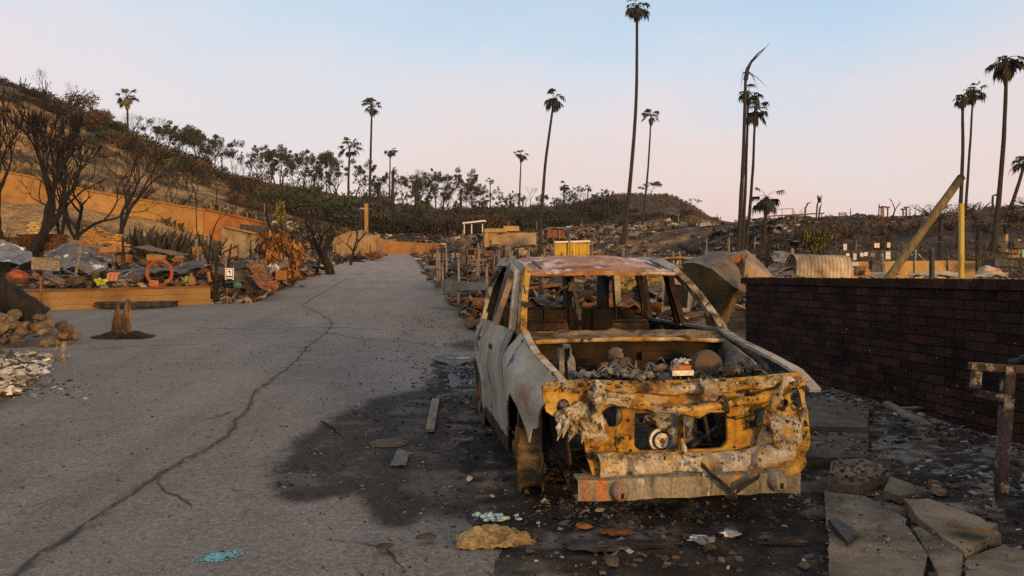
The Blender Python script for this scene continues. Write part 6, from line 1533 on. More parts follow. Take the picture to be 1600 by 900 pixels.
# near burnt trees on the left: black and bare, each grown separately
def burnt(label, px, pb, Y, pt, seed, r, spread=.5, depth=6, first=.24, lean=(0, 0), name="burnt_tree", tint=(1, 1, 1), up=.35, rmin=.006, wob=.16, split=(2, 3)):
    b = at(px, Y, -.1); t = thing(name, label, "tree", b); mb = MB(); mb.tint = tint; h = hz(pt, Y) - b.z
    branch_tree(mb, (0, 0, 0), h, r, seed, depth, split, spread, up, 8, wob, first, .78, None, lean, rmin)
    k = h / max(v[2] for v in mb.v); mb.v = [(v[0] * k, v[1] * k, v[2] * k) for v in mb.v]
    part("trunk", mb, BARKB, t, smooth=True); return t
burnt("biggest black bare tree, many-limbed, filling the left edge against the hill", 36, 395, 29, 112, 3, .18, .30, 6, .20, (.02, 0), up=.8, rmin=.013)
burnt("black bare tree cut by the left edge with twigs up to the ridge", 10, 395, 27, 88, 12, .17, .24, 6, .24, (.03, 0), up=1.0, rmin=.013)
burnt("black bare tree right of the biggest one, leaning right", 66, 385, 31, 190, 8, .12, .36, 5, .30, (.10, 0), up=.5, rmin=.008)
burnt("slim black tree with forked bare limbs, left of the tumbling orange blocks", 96, 400, 29, 240, 9, .10, .5, 5, .3, (.2, 0))
burnt("thin crooked black sapling above the tumbling orange blocks", 150, 355, 36, 235, 17, .09, .4, 4, .4, (-.25, 0), split=(1, 2))
burnt("stout black tree with short side twigs above the low orange run", 183, 352, 38, 190, 21, .17, .36, 5, .34, (-.04, 0), up=.5)
burnt("left stem of the twin black saplings at the end of the ochre wall", 332, 466, 25.6, 385, 23, .085, .35, 3, .45, (-.02, 0), tint=(1.4, 1.2, 1.1), split=(1, 2))
burnt("right stem of the twin black saplings, tall and forked to the right", 341, 466, 25.6, 310, 29, .085, .32, 3, .5, (.14, 0), tint=(1.4, 1.2, 1.1), split=(1, 2))
burnt("knobbly black tree with up-curved branches, beside the rusty-leaved shrub", 462, 410, 42, 345, 33, .16, .55, 5, .28)
burnt("thick black gnarled tree at the road's left edge, reaching wide", 516, 412, 46, 330, 37, .26, .62, 6, .27, tint=(1.0, .9, .85))
burnt("small black tree just left of the gnarled one", 495, 405, 48, 348, 39, .12, .6, 5, .3)
burnt("black bare tree behind the white sign", 405, 415, 34, 352, 43, .10, .6, 5, .28)
burnt("spiky black shrub below the orange wall's right end", 430, 400, 44, 350, 47, .09, .7, 5, .2)
burnt("thin bare tree on the left bank beside the gateway pillars", 548, 390, 62, 340, 51, .12, .6, 5, .3)
burnt("small leafless tree on the right bank's crest, a two-pronged fork", 1395, 338, 76, 309, 57, .10, .4, 2, .55, split=(2, 2))
iv = burnt("dead trunk with yellow-green ivy climbing it, above the rusty-leaved shrub", 437, 375, 60, 285, 61, .26, .3, 3, .5, split=(1, 2), name="ivy_clad_trunk")
cr = MB(); leaves(cr, [(Vector((.1 * nz((k, 0, 0)), 0, .4 + k * .33)), .34) for k in range(12)], 700, .35, .15, [(.20, .17, .03), (.12, .12, .03), (.05, .05, .015), (.26, .17, .03)], random.Random(3), .8, .5); part("ivy", cr, LEAF, iv)
rsb = thing("rusty_leaved_shrub", "tall shrub of curled orange-brown leaves at the left roadside", "shrub", at(436, 34)); mb = MB(); branch_tree(mb, (0, 0, -.1), 2.2, .07, 5, 4, (2, 3), .4, .3, 5, .15, .35, .7); part("stem", mb, BARKB, rsb)
cr = MB(); rg = random.Random(8)
leaves(cr, [(Vector((rg.uniform(-.75, .75), rg.uniform(-.4, .4), rg.uniform(.1, 2.1))), .3) for _ in range(28)], 900, .3, .15, [(.24, .10, .025), (.16, .065, .02), (.32, .16, .04), (.07, .035, .015)], rg, 1.2, .6); part("foliage", cr, LEAF, rsb)
# charred shrub row under the orange wall: spiky burnt agave-like plants
def spiky(label, px, Y, h, n, seed, pal, wide=1.0, group=None, name="charred_agave"):
    rg = random.Random(seed); b = at(px, Y, -.1); mb = MB()
    for i in range(n):
        a = rg.uniform(0, 6.3); rr = rg.uniform(0, .6) * wide; o = Vector((rr * math.cos(a), rr * math.sin(a), 0)); l = h * rg.uniform(.45, 1.05); e = rg.uniform(.5, 1.5)
        d = Vector((math.cos(a + rg.uniform(-.6, .6)) * math.cos(e), math.sin(a) * math.cos(e), math.sin(e)))
        P = [o, o + d * l * .6, o + d * l * .95 + Vector((0, 0, -.12 * l * rg.random()))]; k = rg.uniform(.6, 1.4); c = rg.choice(pal)
        mb.tube([p + b for p in P], [.05 * h, .035 * h, .008], 4, tint=tuple(v * k for v in c))
    return solo(name, mb, LEAF, label, "plant", group)
for i, px in enumerate((205, 218, 232, 246, 258, 268, 278, 288, 300, 312, 224, 250, 280, 296)):
    spiky("charred spiky plant in the black row on the bank below the orange wall", px, U(40, 50), U(1.6, 2.6), 46, i, [(.02, .016, .012), (.035, .028, .02), (.06, .05, .035)], 1.3, "charred spiky plants below the orange wall")
spiky("burnt cactus-like clump in front of the cream retaining wall", 812, 78, 1.9, 60, 77, [(.015, .016, .012), (.025, .026, .018)], 2.2, name="charred_cactus")
spiky("dry yellow tuft beside the short steel post at the right", 1478, 46, 1.1, 50, 81, [(.24, .15, .03), (.14, .09, .02)], .8, name="dry_tuft")
spiky("yellowish climbing tuft beside the dark bin at the far right", 1530, 50, 1.9, 50, 83, [(.12, .09, .03), (.06, .05, .02)], .7, name="dry_tuft")
# ------------------------------------------------------------------ orange wall on the left hillside
def wall_strip(label, pts, Y0, Y1, m, tint, name="retaining_wall", thick=.35, cap=True):
    """pts: (px, top py, bottom py) along the wall; distance runs from Y0 to Y1"""
    n = len(pts); T, B = [], []
    for i, (px, a, b) in enumerate(pts):
        Y = lerp(Y0, Y1, i / (n - 1)); T.append(ray(px, a, Y)); B.append(ray(px, b, Y))
    o = (B[0] + B[-1]) / 2; mb = MB(); V = []
    for t, b in zip(T, B): V += [t - o, b - o - Vector((0, 0, 1.0)), t - o + Vector((0, thick, 0)), b - o + Vector((0, thick, -1.0))]
    F = []
    for i in range(n - 1):
        a, b = i * 4, i * 4 + 4; F += [(a, a + 1, b + 1, b), (a + 2, a, b, b + 2), (a + 3, a + 2, b + 2, b + 3)]
    F += [(0, 2, 3, 1), ((n - 1) * 4, (n - 1) * 4 + 1, (n - 1) * 4 + 3, (n - 1) * 4 + 2)]
    mb.add(V, F, tint)
    t = thing(name, label, "wall", o); part("wall_face", mb, m, t)
    if cap:
        c = MB()
        for a, b in zip(T, T[1:]): c.bar(a - o + Vector((0, thick / 2, .06)), b - o + Vector((0, thick / 2, .06)) , thick + .12, .12, tint=tuple(v * .85 for v in tint))
        part("wall_cap", c, m, t)
    return t
OW = mat("orange_stucco", [(.20, .10, .032), (.30, .16, .048), (.36, .21, .075)], .5, tint=True, bump=.25, fine=.15, fscale=4, rough=.95, spots=((.16, .09, .04), .6, .58, .72))
wall_strip("long orange stucco wall climbing the left hillside above the charred plants", [(-40, 262, 312), (40, 276, 322), (120, 296, 336), (180, 307, 345), (250, 318, 352), (318, 329, 362)], 52, 60, OW, (1, 1, 1))
wall_strip("reddish-orange end of the hillside wall, tapering toward the ivy-clad trunk", [(319, 329, 364), (375, 341, 368), (428, 353, 370)], 60, 66, OW, (1.05, .78, .62))
wall_strip("pale low wall behind the burnt shrubs right of the twin saplings", [(346, 356, 374), (375, 362, 378), (402, 368, 380)], 50, 54, CREAM, (.9, .8, .62))
tk = MB()
mb = MB(); mb.box(ray(399, 363, 56), (2.0, .3, .9), (0, .1, .1)); solo("metal_hoarding", mb, CHARMETAL, "dark panel leaning behind the pale low wall near the ivy-clad trunk", "panel")
lg = MB(); a, b = ray(400, 392, 44), ray(430, 352, 46); lg.tube([a, b], [.14, .10], 8); solo("leaning_log", lg, CHARWOOD, "charred log slanting up beside the rusty-leaved shrub", "log")
# railing along the wall crest
for i, px in enumerate(range(330, 428, 14)):
    f = (px - 330) / 100; mb = MB(); b = ray(px, lerp(330, 353, f), 61 + 5 * f); mb.bar(b - Vector((0, 0, .3)), b + Vector((0, 0, .55)), .07, .07); solo("fence_stake", mb, WOODG, "thin stake on the crest of the hillside wall", "stake", "stakes on the hillside wall")
# ------------------------------------------------------------------ road's end: gateway, cream walls, carport, shed, hut
gt = thing("gateway", "tall burnt gateway of two orange pillars and a cross piece at the road's end", "gate", at(569, 92)); o = gt.location
for px, a, b, m in ((564.5, 322, 382, CHARWOOD), (572.5, 318, 362, OW)):
    mb = MB(); mb.bar(ray(px, b + 4, 92) - o, ray(px, a, 92) - o, .36, .36, (0, 1, 0)); part("pillar", mb, m, gt)
mb = MB(); mb.box(ray(568, 326, 92) - o, (.75, .4, .16)); part("lintel", mb, CREAM, gt)
def box_px(px0, px1, py0, py1, Y, depth, name, m, label, cat, tint=(1, 1, 1), rz=0.0, jit=.0, group=None):
    c = ray((px0 + px1) / 2, (py0 + py1) / 2, Y); mb = MB(); mb.box(c, ((px1 - px0) / FPX * Y, depth, (py1 - py0) / FPX * Y), (0, 0, rz), jit=jit, tint=tint); return solo(name, mb, m, label, cat, group)
wall_strip("cream wall with a sloping broken top on the left of the road's end", [(520, 372, 383), (545, 362, 384), (566, 359, 386)], 78, 82, CREAM, (.72, .60, .45), cap=False)
wall_strip("orange-cream wall panel between the gateway and the road's end", [(567, 372, 390), (593, 366, 392)], 84, 86, CREAM, (.80, .62, .42), cap=False)
wall_strip("long low orange-tan wall across the road's end", [(596, 375, 387), (650, 379, 386), (690, 380, 386)], 106, 108, TAN, (1.1, .95, .8), cap=False)
cpt = thing("carport", "small open carport with a pale flat roof on posts, left of the cream retaining wall", "shelter", at(742, 104)); o = cpt.location
mb = MB(); a, b = ray(723, 350, 104) - o, ray(759, 346, 104) - o
mb.add([a + Vector((0, -.5, 0)), b + Vector((0, -.5, 0)), b + Vector((0, 3, 0)), a + Vector((0, 3, 0)), a + Vector((0, -.5, .16)), b + Vector((0, -.5, .16)), b + Vector((0, 3, .16)), a + Vector((0, 3, .16))], [(3, 2, 1, 0), (4, 5, 6, 7), (0, 1, 5, 4), (1, 2, 6, 5), (2, 3, 7, 6), (3, 0, 4, 7)], (.75, .75, .72)); part("roof", mb, PAINTED, cpt)
for px in (725.5, 737, 754):
    mb = MB(); mb.bar(ray(px, 366, 104) - o, ray(px, 350, 104) - o, .14, .14, (0, 1, 0), (.6, .58, .52)); part("post", mb, PAINTED, cpt)
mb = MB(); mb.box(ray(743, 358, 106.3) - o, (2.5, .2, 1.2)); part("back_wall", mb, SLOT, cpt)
th = thing("terrace_house", "ruined pale terrace wall with a flat yellow parapet and one orange pier", "ruin", at(785, 98)); o = th.location
for nm, (px0, px1, py0, py1, Y, d), m, tn in (("parapet", (757, 792, 357, 363, 98, 5), CREAM, (.9, .75, .45)), ("parapet", (787, 811, 353, 361, 99, 3), CREAM, (1.05, .9, .55)), ("retaining_face", (768, 838, 363.5, 382, 99.5, 1), CREAM, (.95, .9, .8)), ("pier", (757, 764, 363.5, 386, 97.5, .6), CREAM, (1.0, .75, .40))):  # the pier's orange is in its tint
    c = ray((px0 + px1) / 2, (py0 + py1) / 2, Y) - o; mb = MB(); mb.box(c + Vector((0, d / 2, 0)), ((px1 - px0) / FPX * Y, d, (py1 - py0) / FPX * Y), tint=tn); part(nm, mb, m, th)
mb = MB(); mb.add([ray(764, 364, 97.4) - o, ray(778, 364, 97.4) - o, ray(764, 378, 97.4) - o, ray(764, 364, 98) - o, ray(778, 364, 98) - o, ray(764, 378, 98) - o], [(0, 2, 1), (3, 4, 5), (0, 1, 4, 3), (1, 2, 5, 4), (2, 0, 3, 5)], (.8, .62, .38)); part("gusset", mb, CREAM, th)
for px in range(762, 792, 6):
    mb = MB(); mb.bar(ray(px, 357, 98.2) - o, ray(px, 351, 98.2) - o, .06, .06, (0, 1, 0)); part("railing_post", mb, CHARMETAL, th)
ht = thing("hut_ruin", "brown collapsed hut with a ragged roof, right of the burnt cactus", "hut", at(866, 92)); o = ht.location
mb = MB(); mb.box(ray(866, 366, 92) - o, (1.9, 1.6, 1.0), (0, .03, .2), jit=.08); part("wall", mb, RUSTRED, ht)
mb = MB(); c = ray(866, 360, 92) - o; mb.sheet(lambda u, v: c + Vector((lerp(-1.25, 1.2, u), lerp(-1.1, 1.1, v), .25 * math.sin(math.pi * u) + .12 * nz((u * 4, v * 4, 1)))), 14, 8, .08); part("roof", mb, WOODG, ht)
for px in (856, 864, 874):
    mb = MB(); mb.bar(ray(px, 374, 91) - o, ray(px, 359, 91) - o, .08, .08, (0, 1, 0)); part("post", mb, WOODG, ht)
sh = thing("yellow_shed", "bright yellow ribbed shed wall behind the car's roof", "shed", at(893, 62)); o = sh.location
def rib(u, v):
    px = lerp(867, 921, u); p = ray(px, lerp(380, 402, v), 62); p.y += .05 * (1 if int(u * 52) % 2 else 0) ; return p - o
mb = MB(); mb.sheet(rib, 52, 3, .02); part("ribbed_wall", mb, mat("yellow_metal", [(.42, .28, .03), (.60, .42, .05), (.52, .36, .06)], 2, stretch=(3, 1, .5), bump=.2, fine=.15, spots=((.20, .11, .03), 2, .6, .7)), sh)
mb = MB(); mb.bar(ray(866, 378.5, 62) - o, ray(922, 377, 62) - o, .5, .12, tint=(.75, .7, .65)); part("roof_edge", mb, PAINTED, sh)
for px, dy in ((890, 0), (866, 2)):
    mb = MB(); mb.bar(ray(px, 400, 61.7) - o, ray(px, 372 + dy, 61.7) - o, .09, .09, (0, 1, 0)); part("post", mb, WOODG, sh)
# utility poles
for px, a, b, Y, lab in ((797.5, 305, 352, 118, "bare utility pole left of the leaning palm, by the terrace ruin"), (817, 310, 350, 122, "second utility pole, close behind the burnt cactus"), (1138.5, 372, 400, 70, "short pale pole at the right of the thick palm pair"), (573, 300, 350, 128, "charred pole beside the tall straight palm"), (592, 300, 372, 120, "thin charred pole at the right of the gateway")):
    mb = MB(); p = at(px, Y); mb.tube([p, ray(px, a, Y)], [.13, .10], 7); solo("utility_pole", mb, CHARWOOD if px < 1100 else WOODG, lab, "pole")
# burnt vehicles and small ruins on terraces (far)
def wreck(label, px, Y, dz, rz, m, sc=1.0):
    b = at(px, Y); t = thing("burnt_vehicle", label, "car", b, rz); mb = MB()
    def body(u, v):
        y = lerp(-2.1, 2.1, u); a = v * math.pi; w = .85; z = .35 + .55 * math.sin(a) ** .5
        return Vector((w * math.cos(a), y, z + .04 * nz((u * 6, v * 4, px))))
    mb.sheet(body, 20, 10, .02); part("body", mb, m, t, smooth=True, angle=40)
    rf = MB()
    rf.sheet(lambda u, v: Vector((lerp(-.62, .62, v), lerp(-.9, 1.2, u), 1.42 + .05 * math.sin(math.pi * v) - .12 * abs(2 * u - 1) ** 3 + .03 * nz((u * 5, v * 3, px)))), 12, 8, .02); part("roof", rf, m, t, smooth=True)
    for x in (-.66, .66):
        pi_ = MB()
        for y0, y1 in ((-1.35, -.85), (.1, .1), (1.6, 1.15)): pi_.bar((x * 1.15, y0, .86), (x * .95, y1, 1.38), .06, .06)
        part("pillar", pi_, m, t)
        for y in (-1.35, 1.3):
            wh_ = MB(); wh_.cyl((x * 1.22, y, .30), .28, .16, 16, "x"); part("wheel", wh_, DARKRUST, t)
    t.scale = (sc, sc, sc); return t
wreck("rusty burnt car body behind the main wreck's roof, by the crumpled sheets", 1072, 27, 0, 1.1, OCHRE)
wreck("burnt car shell on the terrace left of the carport", 648, 112, 0, 1.3, CHARMETAL, 1.1); wreck("burnt pickup shell among the rubble at the road's end", 632, 108, 0, 1.6, DARKRUST, .9)
wreck("pale burnt car facing the road on the middle terrace", 663, 110, 0, .9, ASHRUST, .9); wreck("small blackened car by the road's far end", 693, 108, 0, 1.5, CHARMETAL, .8)
# ------------------------------------------------------------------ right side: sheet metal heap, pole, fence, signs, low wall
def facets(verts, faces, m, label, tint, cuts=4, amp=.025, name="crumpled_sheet"):
    """a sheet folded along real creases: each facet subdivided and dented a little, then given thickness"""
    bm = bmesh.new(); V = [bm.verts.new(ray(*v)) for v in verts]
    for f in faces: bm.faces.new([V[q] for q in f])
    bmesh.ops.triangulate(bm, faces=bm.faces[:]); bmesh.ops.subdivide_edges(bm, edges=bm.edges[:], cuts=cuts, use_grid_fill=True); bmesh.ops.recalc_face_normals(bm, faces=bm.faces[:])
    for v in bm.verts: v.co += Vector((fbm(v.co, 2.2, 3), fbm(v.co + Vector((5, 5, 5)), 2.2, 3), fbm(v.co + Vector((9, 1, 3)), 2.2, 3))) * amp * 2
    bmesh.ops.solidify(bm, geom=bm.faces[:], thickness=.012)
    bm.verts.index_update(); mb = MB(); mb.add([v.co.copy() for v in bm.verts], [tuple(v.index for v in f.verts) for f in bm.faces], tint); bm.free()
    return solo(name, mb, m, label, "sheet metal", smooth=True, angle=9)
facets([(1066, 412, 14.6), (1092, 401, 15.0), (1116, 393, 15.2), (1142, 403, 14.9), (1153, 420, 14.6), (1164, 458, 14.2), (1084, 411, 14.1), (1112, 421, 13.8), (1140, 444, 13.75), (1150, 470, 14.3), (1137, 502, 14.5), (1114, 540, 14.9), (1096, 475, 14.5), (1080, 440, 14.6)],
       [(0, 6, 1), (1, 6, 7, 2), (2, 7, 8, 3), (3, 8, 4), (4, 8, 5), (0, 13, 6), (6, 13, 12, 7), (7, 12, 11, 8), (8, 11, 10), (8, 10, 9, 5)], SHEETM, "big brown buckled metal sheet standing behind the car's windshield pillar", (.40, .33, .19))
facets([(1138, 400, 15.6), (1168, 396, 15.9), (1170, 420, 15.4), (1163, 452, 14.9), (1146, 425, 15.6)], [(0, 4, 1), (1, 4, 2), (2, 4, 3)], RUSTRED, "dark rusty flap folded behind the big buckled sheet", (1, 1, 1), 3)
facets([(1150, 396, 16.6), (1166, 391, 16.4), (1186, 408, 16.0), (1209, 433, 15.6), (1162, 436, 15.2), (1166, 412, 15.3)], [(0, 5, 1), (1, 5, 2), (2, 5, 4, 3), (0, 4, 5)], SHEETM, "pale brown folded sheet touching the brick wall's left end", (.85, .68, .48), 4)
crumple(lambda u, v: ray(lerp(1130, 1158, u), 395 + 20 * v + 8 * u, 18.4 + v), "dark rusty flap in the fold of the brown sheets", RUSTRED, amp=.12, seed=46)
crumple(lambda u, v: ray(lerp(1100, 1180, u), 391 + 8 * v + 6 * u, lerp(21, 19.5, v)), "white-grey sheet lying across the top of the brown heap", GREYSHEET, amp=.14, seed=48, tint=(1.7, 1.6, 1.45))
crumple(lambda u, v: ray(lerp(1208, 1262, u), lerp(393, 400, u) + 18 * v, lerp(22, 20.5, v)), "pale grey twisted sheet left of the curled corrugated one", GREYSHEET, amp=.22, seed=51, tint=(1.9, 1.75, 1.5))
crumple(lambda u, v: ray(lerp(1196, 1240, u), 412 + 18 * v - 6 * u, lerp(20, 19, v)), "brown folded plate low in the heap, left of the corrugated curl", SHEETM, amp=.22, seed=53, tint=(.75, .6, .46), fold=.1)
crumple(lambda u, v: ray(lerp(1222, 1262, u), 428 - 20 * math.sin(2.2 * u) * (1 - v) + 6 * v, lerp(19.4, 18.5, v)), "dark upright plate leaning against the corrugated curl", SHEETM, amp=.14, seed=55, tint=(.42, .36, .3))
def corr(u, v):
    a = lerp(-.5, 2.5, v); c = ray(lerp(1240, 1326, u), 437, 19.2)
    R_ = .60 + .013 * math.sin(u * 95) - .04 * u
    return c + Vector((.12 * math.sin(a) - .15, -R_ * math.cos(a) * .9, R_ * (math.sin(a) * 1.0) - .02 + .05 * nz((u * 3, v * 3, 1))))
mb = MB(); mb.sheet(corr, 100, 22, .01, (1.5, 1.3, 1.02)); solo("corrugated_sheet", mb, SHEETM, "curled corrugated metal sheet like a half barrel, above the brick wall's left part", "sheet metal", smooth=True, angle=60)
crumple(lambda u, v: ray(lerp(1527, 1575, u), 432 - 14 * math.sin(math.pi * min(1, u * 1.3)) * (1 - v), lerp(20, 18.6, v)), "pale wedge of crumpled sheet near the right edge, above the brick wall", SHEETM, amp=.12, seed=61, tint=(1.6, 1.35, 1.05))
crumple(lambda u, v: ray(lerp(1420, 1500, u), 431 - 5 * math.sin(math.pi * u) * (1 - v), lerp(20.5, 19, v)), "flat pale sheet lying between the timber pole's foot and the yellow pole", SHEETM, amp=.08, seed=63, tint=(1.3, 1.1, .9))
crumple(lambda u, v: ray(lerp(1358, 1400, u), 426 + 5 * v, lerp(20, 19, v)), "flat sheet behind the timber pole's foot", SHEETM, amp=.1, seed=64, tint=(1.2, 1.1, .95))
for i, (px0, px1, py0, py1, Y_, m, tn, lab) in enumerate([(1336, 1352, 418, 431, 20, SHEETM, (.7, .55, .4), "brown carton-like box on the right of the corrugated curl"), (1350, 1358, 424, 431, 19.8, ORB, (1, .9, .6), "small orange box beside the brown one"), (1360, 1377, 410, 425, 30, CHARMETAL, (1, 1, 1), "dark grey cabinet standing before the yellow low wall")]):
    c = ray((px0 + px1) / 2, (py0 + py1) / 2, Y_); w = (px1 - px0) / FPX * Y_; h = (py1 - py0) / FPX * Y_
    t = thing("burnt_cabinet" if i == 2 else "box", lab, "cabinet" if i == 2 else "box", c - Vector((0, 0, h / 2 + .0)))
    mb = MB(); mb.box((0, 0, h / 2), (w, w * .8, h), (0, 0, U(-.3, .3)), jit=.01, tint=tn); part("body", mb, m, t); mb = MB(); mb.box((0, -.01, h + .015), (w * 1.06, w * .86, .03), (0, .02, .1), jit=.01, tint=tn); part("lid", mb, m, t)
lpole = MB(); a, b = ray(1384, 440, 16), ray(1502, 277, 17); a = next(q for q in (b.lerp(a, 1 + k * .02) for k in range(60)) if q.z <= H(q.x, q.y) - .05); lpole.tube([a, a.lerp(b, .9), b], [.075, .08, .08], 12, rough=.06)
for i, v in enumerate(lpole.v):
    if v[2] > b.z - .28: lpole.t[i] = (.12, .10, .09)
solo("leaning_pole", lpole, mat("olive_pole", [(.07, .05, .02), (.13, .095, .038), (.18, .14, .065)], 3, stretch=(3, 3, .7), tint=True, bump=.4), "long leaning timber pole with a charred tip, rising from behind the brick wall", "pole", smooth=True)
yp = MB(); p = at(1502, 18, -.1); yp.tube([p, ray(1502, 318, 18)], [.06, .06], 12); solo("yellow_pole", yp, mat("yellow_wood", [(.34, .24, .04), (.50, .37, .07), (.42, .33, .12)], 3, stretch=(3, 3, .5), bump=.4), "upright yellow pole in front of the close pair of palms", "pole", smooth=True)
for px, a, Y, r, m, lab in ((1456, 387, 18, .055, CHARMETAL, "thick dark pipe post with a rounded cap, right of the leaning timber pole"), (1238, 388, 21, .05, WOODG, "grey wooden post among the twisted sheets"), (1229, 385, 22, .02, CHARMETAL, "thin dark stake beside the grey wooden post"), (1428, 386, 30, .03, CHARMETAL, "dark fence post right of the leaning pole"), (1480, 388, 28, .03, CHARMETAL, "thin dark post between the pipe post and the yellow pole")):
    mb = MB(); p = at(px, Y); q = ray(px, a, Y); mb.tube([p, q - Vector((0, 0, r)), q - Vector((0, 0, r * .3)), q], [r, r, r * .8, r * .3], 10); solo("steel_post" if m is CHARMETAL else "wooden_post", mb, m, lab, "post", smooth=True, angle=50)
ylw = wall_strip("low yellow-cream wall with a ragged right end, behind the leaning pole", [(1325, 409, 430), (1400, 408, 430), (1480, 407, 430), (1524, 408, 430)], 34, 34, CREAM, (1.0, .80, .50), cap=False)
dw = box_px(1312, 1422, 391, 407.5, 36, .15, "screen_fence", CHARMETAL, "dark fabric screen along the chain-link fence behind the yellow low wall", "fence")
# chain-link fence > posts, rails, wire
cf = thing("chain_link_fence", "tall dark chain-link fence running across the flat ground at the right", "fence", at(1310, 35)); o = cf.location
FX = [(1311, 35), (1331, 35), (1362, 35), (1383, 35), (1408, 35), (1434, 35), (1460, 35), (1500, 35), (1540, 35), (1580, 35), (1640, 35)]
for px, Y in FX:
    mb = MB(); mb.tube([ray(px, 432, Y) - o, ray(px, 377, Y) - o], .03, 6); part("post", mb, CHARMETAL, cf)
for py in (378, 404):
    mb = MB(); mb.tube([ray(1311, py, 35) - o, ray(1640, py - 1, 35) - o], .02, 5); part("rail", mb, CHARMETAL, cf)
mb = MB()
x0, x1 = ray(1311, 0, 35).x, ray(1640, 0, 35).x; z0, z1 = ray(0, 430, 35).z, ray(0, 378, 35).z
x = x0 - (z1 - z0)
while x < x1:
    for sg in (1, -1):
        a = Vector((x, 35, z0 if sg > 0 else z1)); b = Vector((x + (z1 - z0), 35, z1 if sg > 0 else z0))
        if a.x < x0: a = a.lerp(b, (x0 - a.x) / (b.x - a.x))
        if b.x > x1: b = a.lerp(b, (x1 - a.x) / (b.x - a.x))
        mb.tube([a - o, b - o], .0035, 3, cap=False)
    x += .14
part("wire_mesh", mb, CHARMETAL, cf)
def board(label, px0, px1, py0, py1, Y, tn, lines=3, group=None):
    c = ray((px0 + px1) / 2, (py0 + py1) / 2, Y); w = (px1 - px0) / FPX * Y; h = (py1 - py0) / FPX * Y
    t = thing("notice_board", label, "sign", c - Vector((0, 0, h / 2)), group=group); mb = MB(); mb.box((0, 0, h / 2), (w, .03, h), tint=tn); part("board", mb, PAINTED, t)
    if lines:
        mb = MB()
        for i in range(lines): mb.box((U(-.03, .03) * w, -.019, h * (.85 - .7 * i / max(1, lines - 1))), (w * U(.5, .75), .006, h * .07), tint=(.15, .15, .17))
        part("printed_lines", mb, PAINTED, t)
board("white notice high on the fence's left end", 1318, 1323, 381, 391, 34.9, (.62, .64, .72)); board("pale upright notice left of the lilac ones on the screen", 1322, 1327, 396, 407, 34.8, (.68, .64, .56), 0)
board("lilac notice on the fence over the yellow wall's left end", 1333, 1338, 396, 406.5, 34.8, (.55, .52, .62)); board("left half of the white paper pair on the dark screen", 1344, 1349, 395, 401, 34.8, (.60, .57, .66), 0); board("right half of the white paper pair on the dark screen", 1350, 1355.5, 394, 400, 34.8, (.62, .60, .70), 0)
board("dim grey notice right of the white paper pair", 1360, 1367, 395, 401, 34.8, (.16, .16, .17), 0); board("bluish-white notice on its own thin post, in front of the screen", 1384, 1391, 393, 405, 34.6, (.58, .64, .70)); board("pale blue notice low on the yellow wall's left end", 1331, 1341, 410, 420, 33.5, (.52, .60, .64), 4)
board("orange-tan blank sign above the dark screen", 1366, 1374, 380, 387, 40, (.80, .62, .42), 0); board("cream lamp-like sign below the young palm", 1386, 1391, 379, 387, 39, (.66, .58, .38), 0)  # orange-tan and cream are the boards' tints
board("teal sign at the right edge of the picture", 1597, 1606, 390, 402, 38, (.25, .48, .50), 0)
hr = thing("white_stair_rail", "bent white tubular stair rail standing on the flat ground", "railing", at(1430, 37)); o = hr.location
for P in ([(1421, 405), (1421, 393), (1430, 391), (1434, 396), (1444, 407), (1444, 420)], [(1431, 391), (1431, 407)], [(1421, 398), (1428, 398)]):
    mb = MB(); mb.tube([ray(a, b, 37) - o for a, b in P], .03, 6); part("rail_tube", mb, STEEL, hr)
fs = thing("pipe_goal", "thin square pipe frame behind the white stair rail", "frame", at(1443, 42)); o = fs.location
for a, b in (((1434, 400), (1434, 375)), ((1434, 375), (1452, 376)), ((1452, 376), (1452, 404)), ((1434, 381), (1452, 382))):
    mb = MB(); mb.tube([ray(*a, 42) - o, ray(*b, 42) - o], .03, 5); part("pipe", mb, CHARMETAL, fs)
bmn = MB(); bmn.tube([ray(1436, 370, 50), ray(1495, 364, 50)], .07, 6); solo("fallen_beam", bmn, CHARWOOD, "thin dark beam spanning toward the close pair of palms", "beam")
rn = thing("right_ruin", "pale ruined house corner with orange posts at the far right, below the bank", "ruin", at(1578, 46)); o = rn.location
for px0, px1, py0, py1, tn in ((1568, 1572, 366, 394, (1, .85, .55)), (1573, 1586, 380, 398, (.55, .5, .45)), (1587, 1592, 374, 396, (.9, .7, .5)), (1573, 1590, 396, 403, (.8, .62, .35))):  # posts tinted more orange than the grey middle piece
    mb = MB(); mb.box(ray((px0 + px1) / 2, (py0 + py1) / 2, 46) - o, ((px1 - px0) / FPX * 46, .4, (py1 - py0) / FPX * 46), tint=tn); part("wall_piece", mb, CREAM, rn)
mb = MB(); mb.box(ray(1595, 383, 45.5) - o, (1.0, .5, .35)); part("roof_piece", mb, CHARMETAL, rn)
box_px(1545, 1580, 406, 416, 33, 1.0, "charred_bench", CHARMETAL, "low dark charred lump of furniture behind the fence at the far right", "furniture", jit=.06)
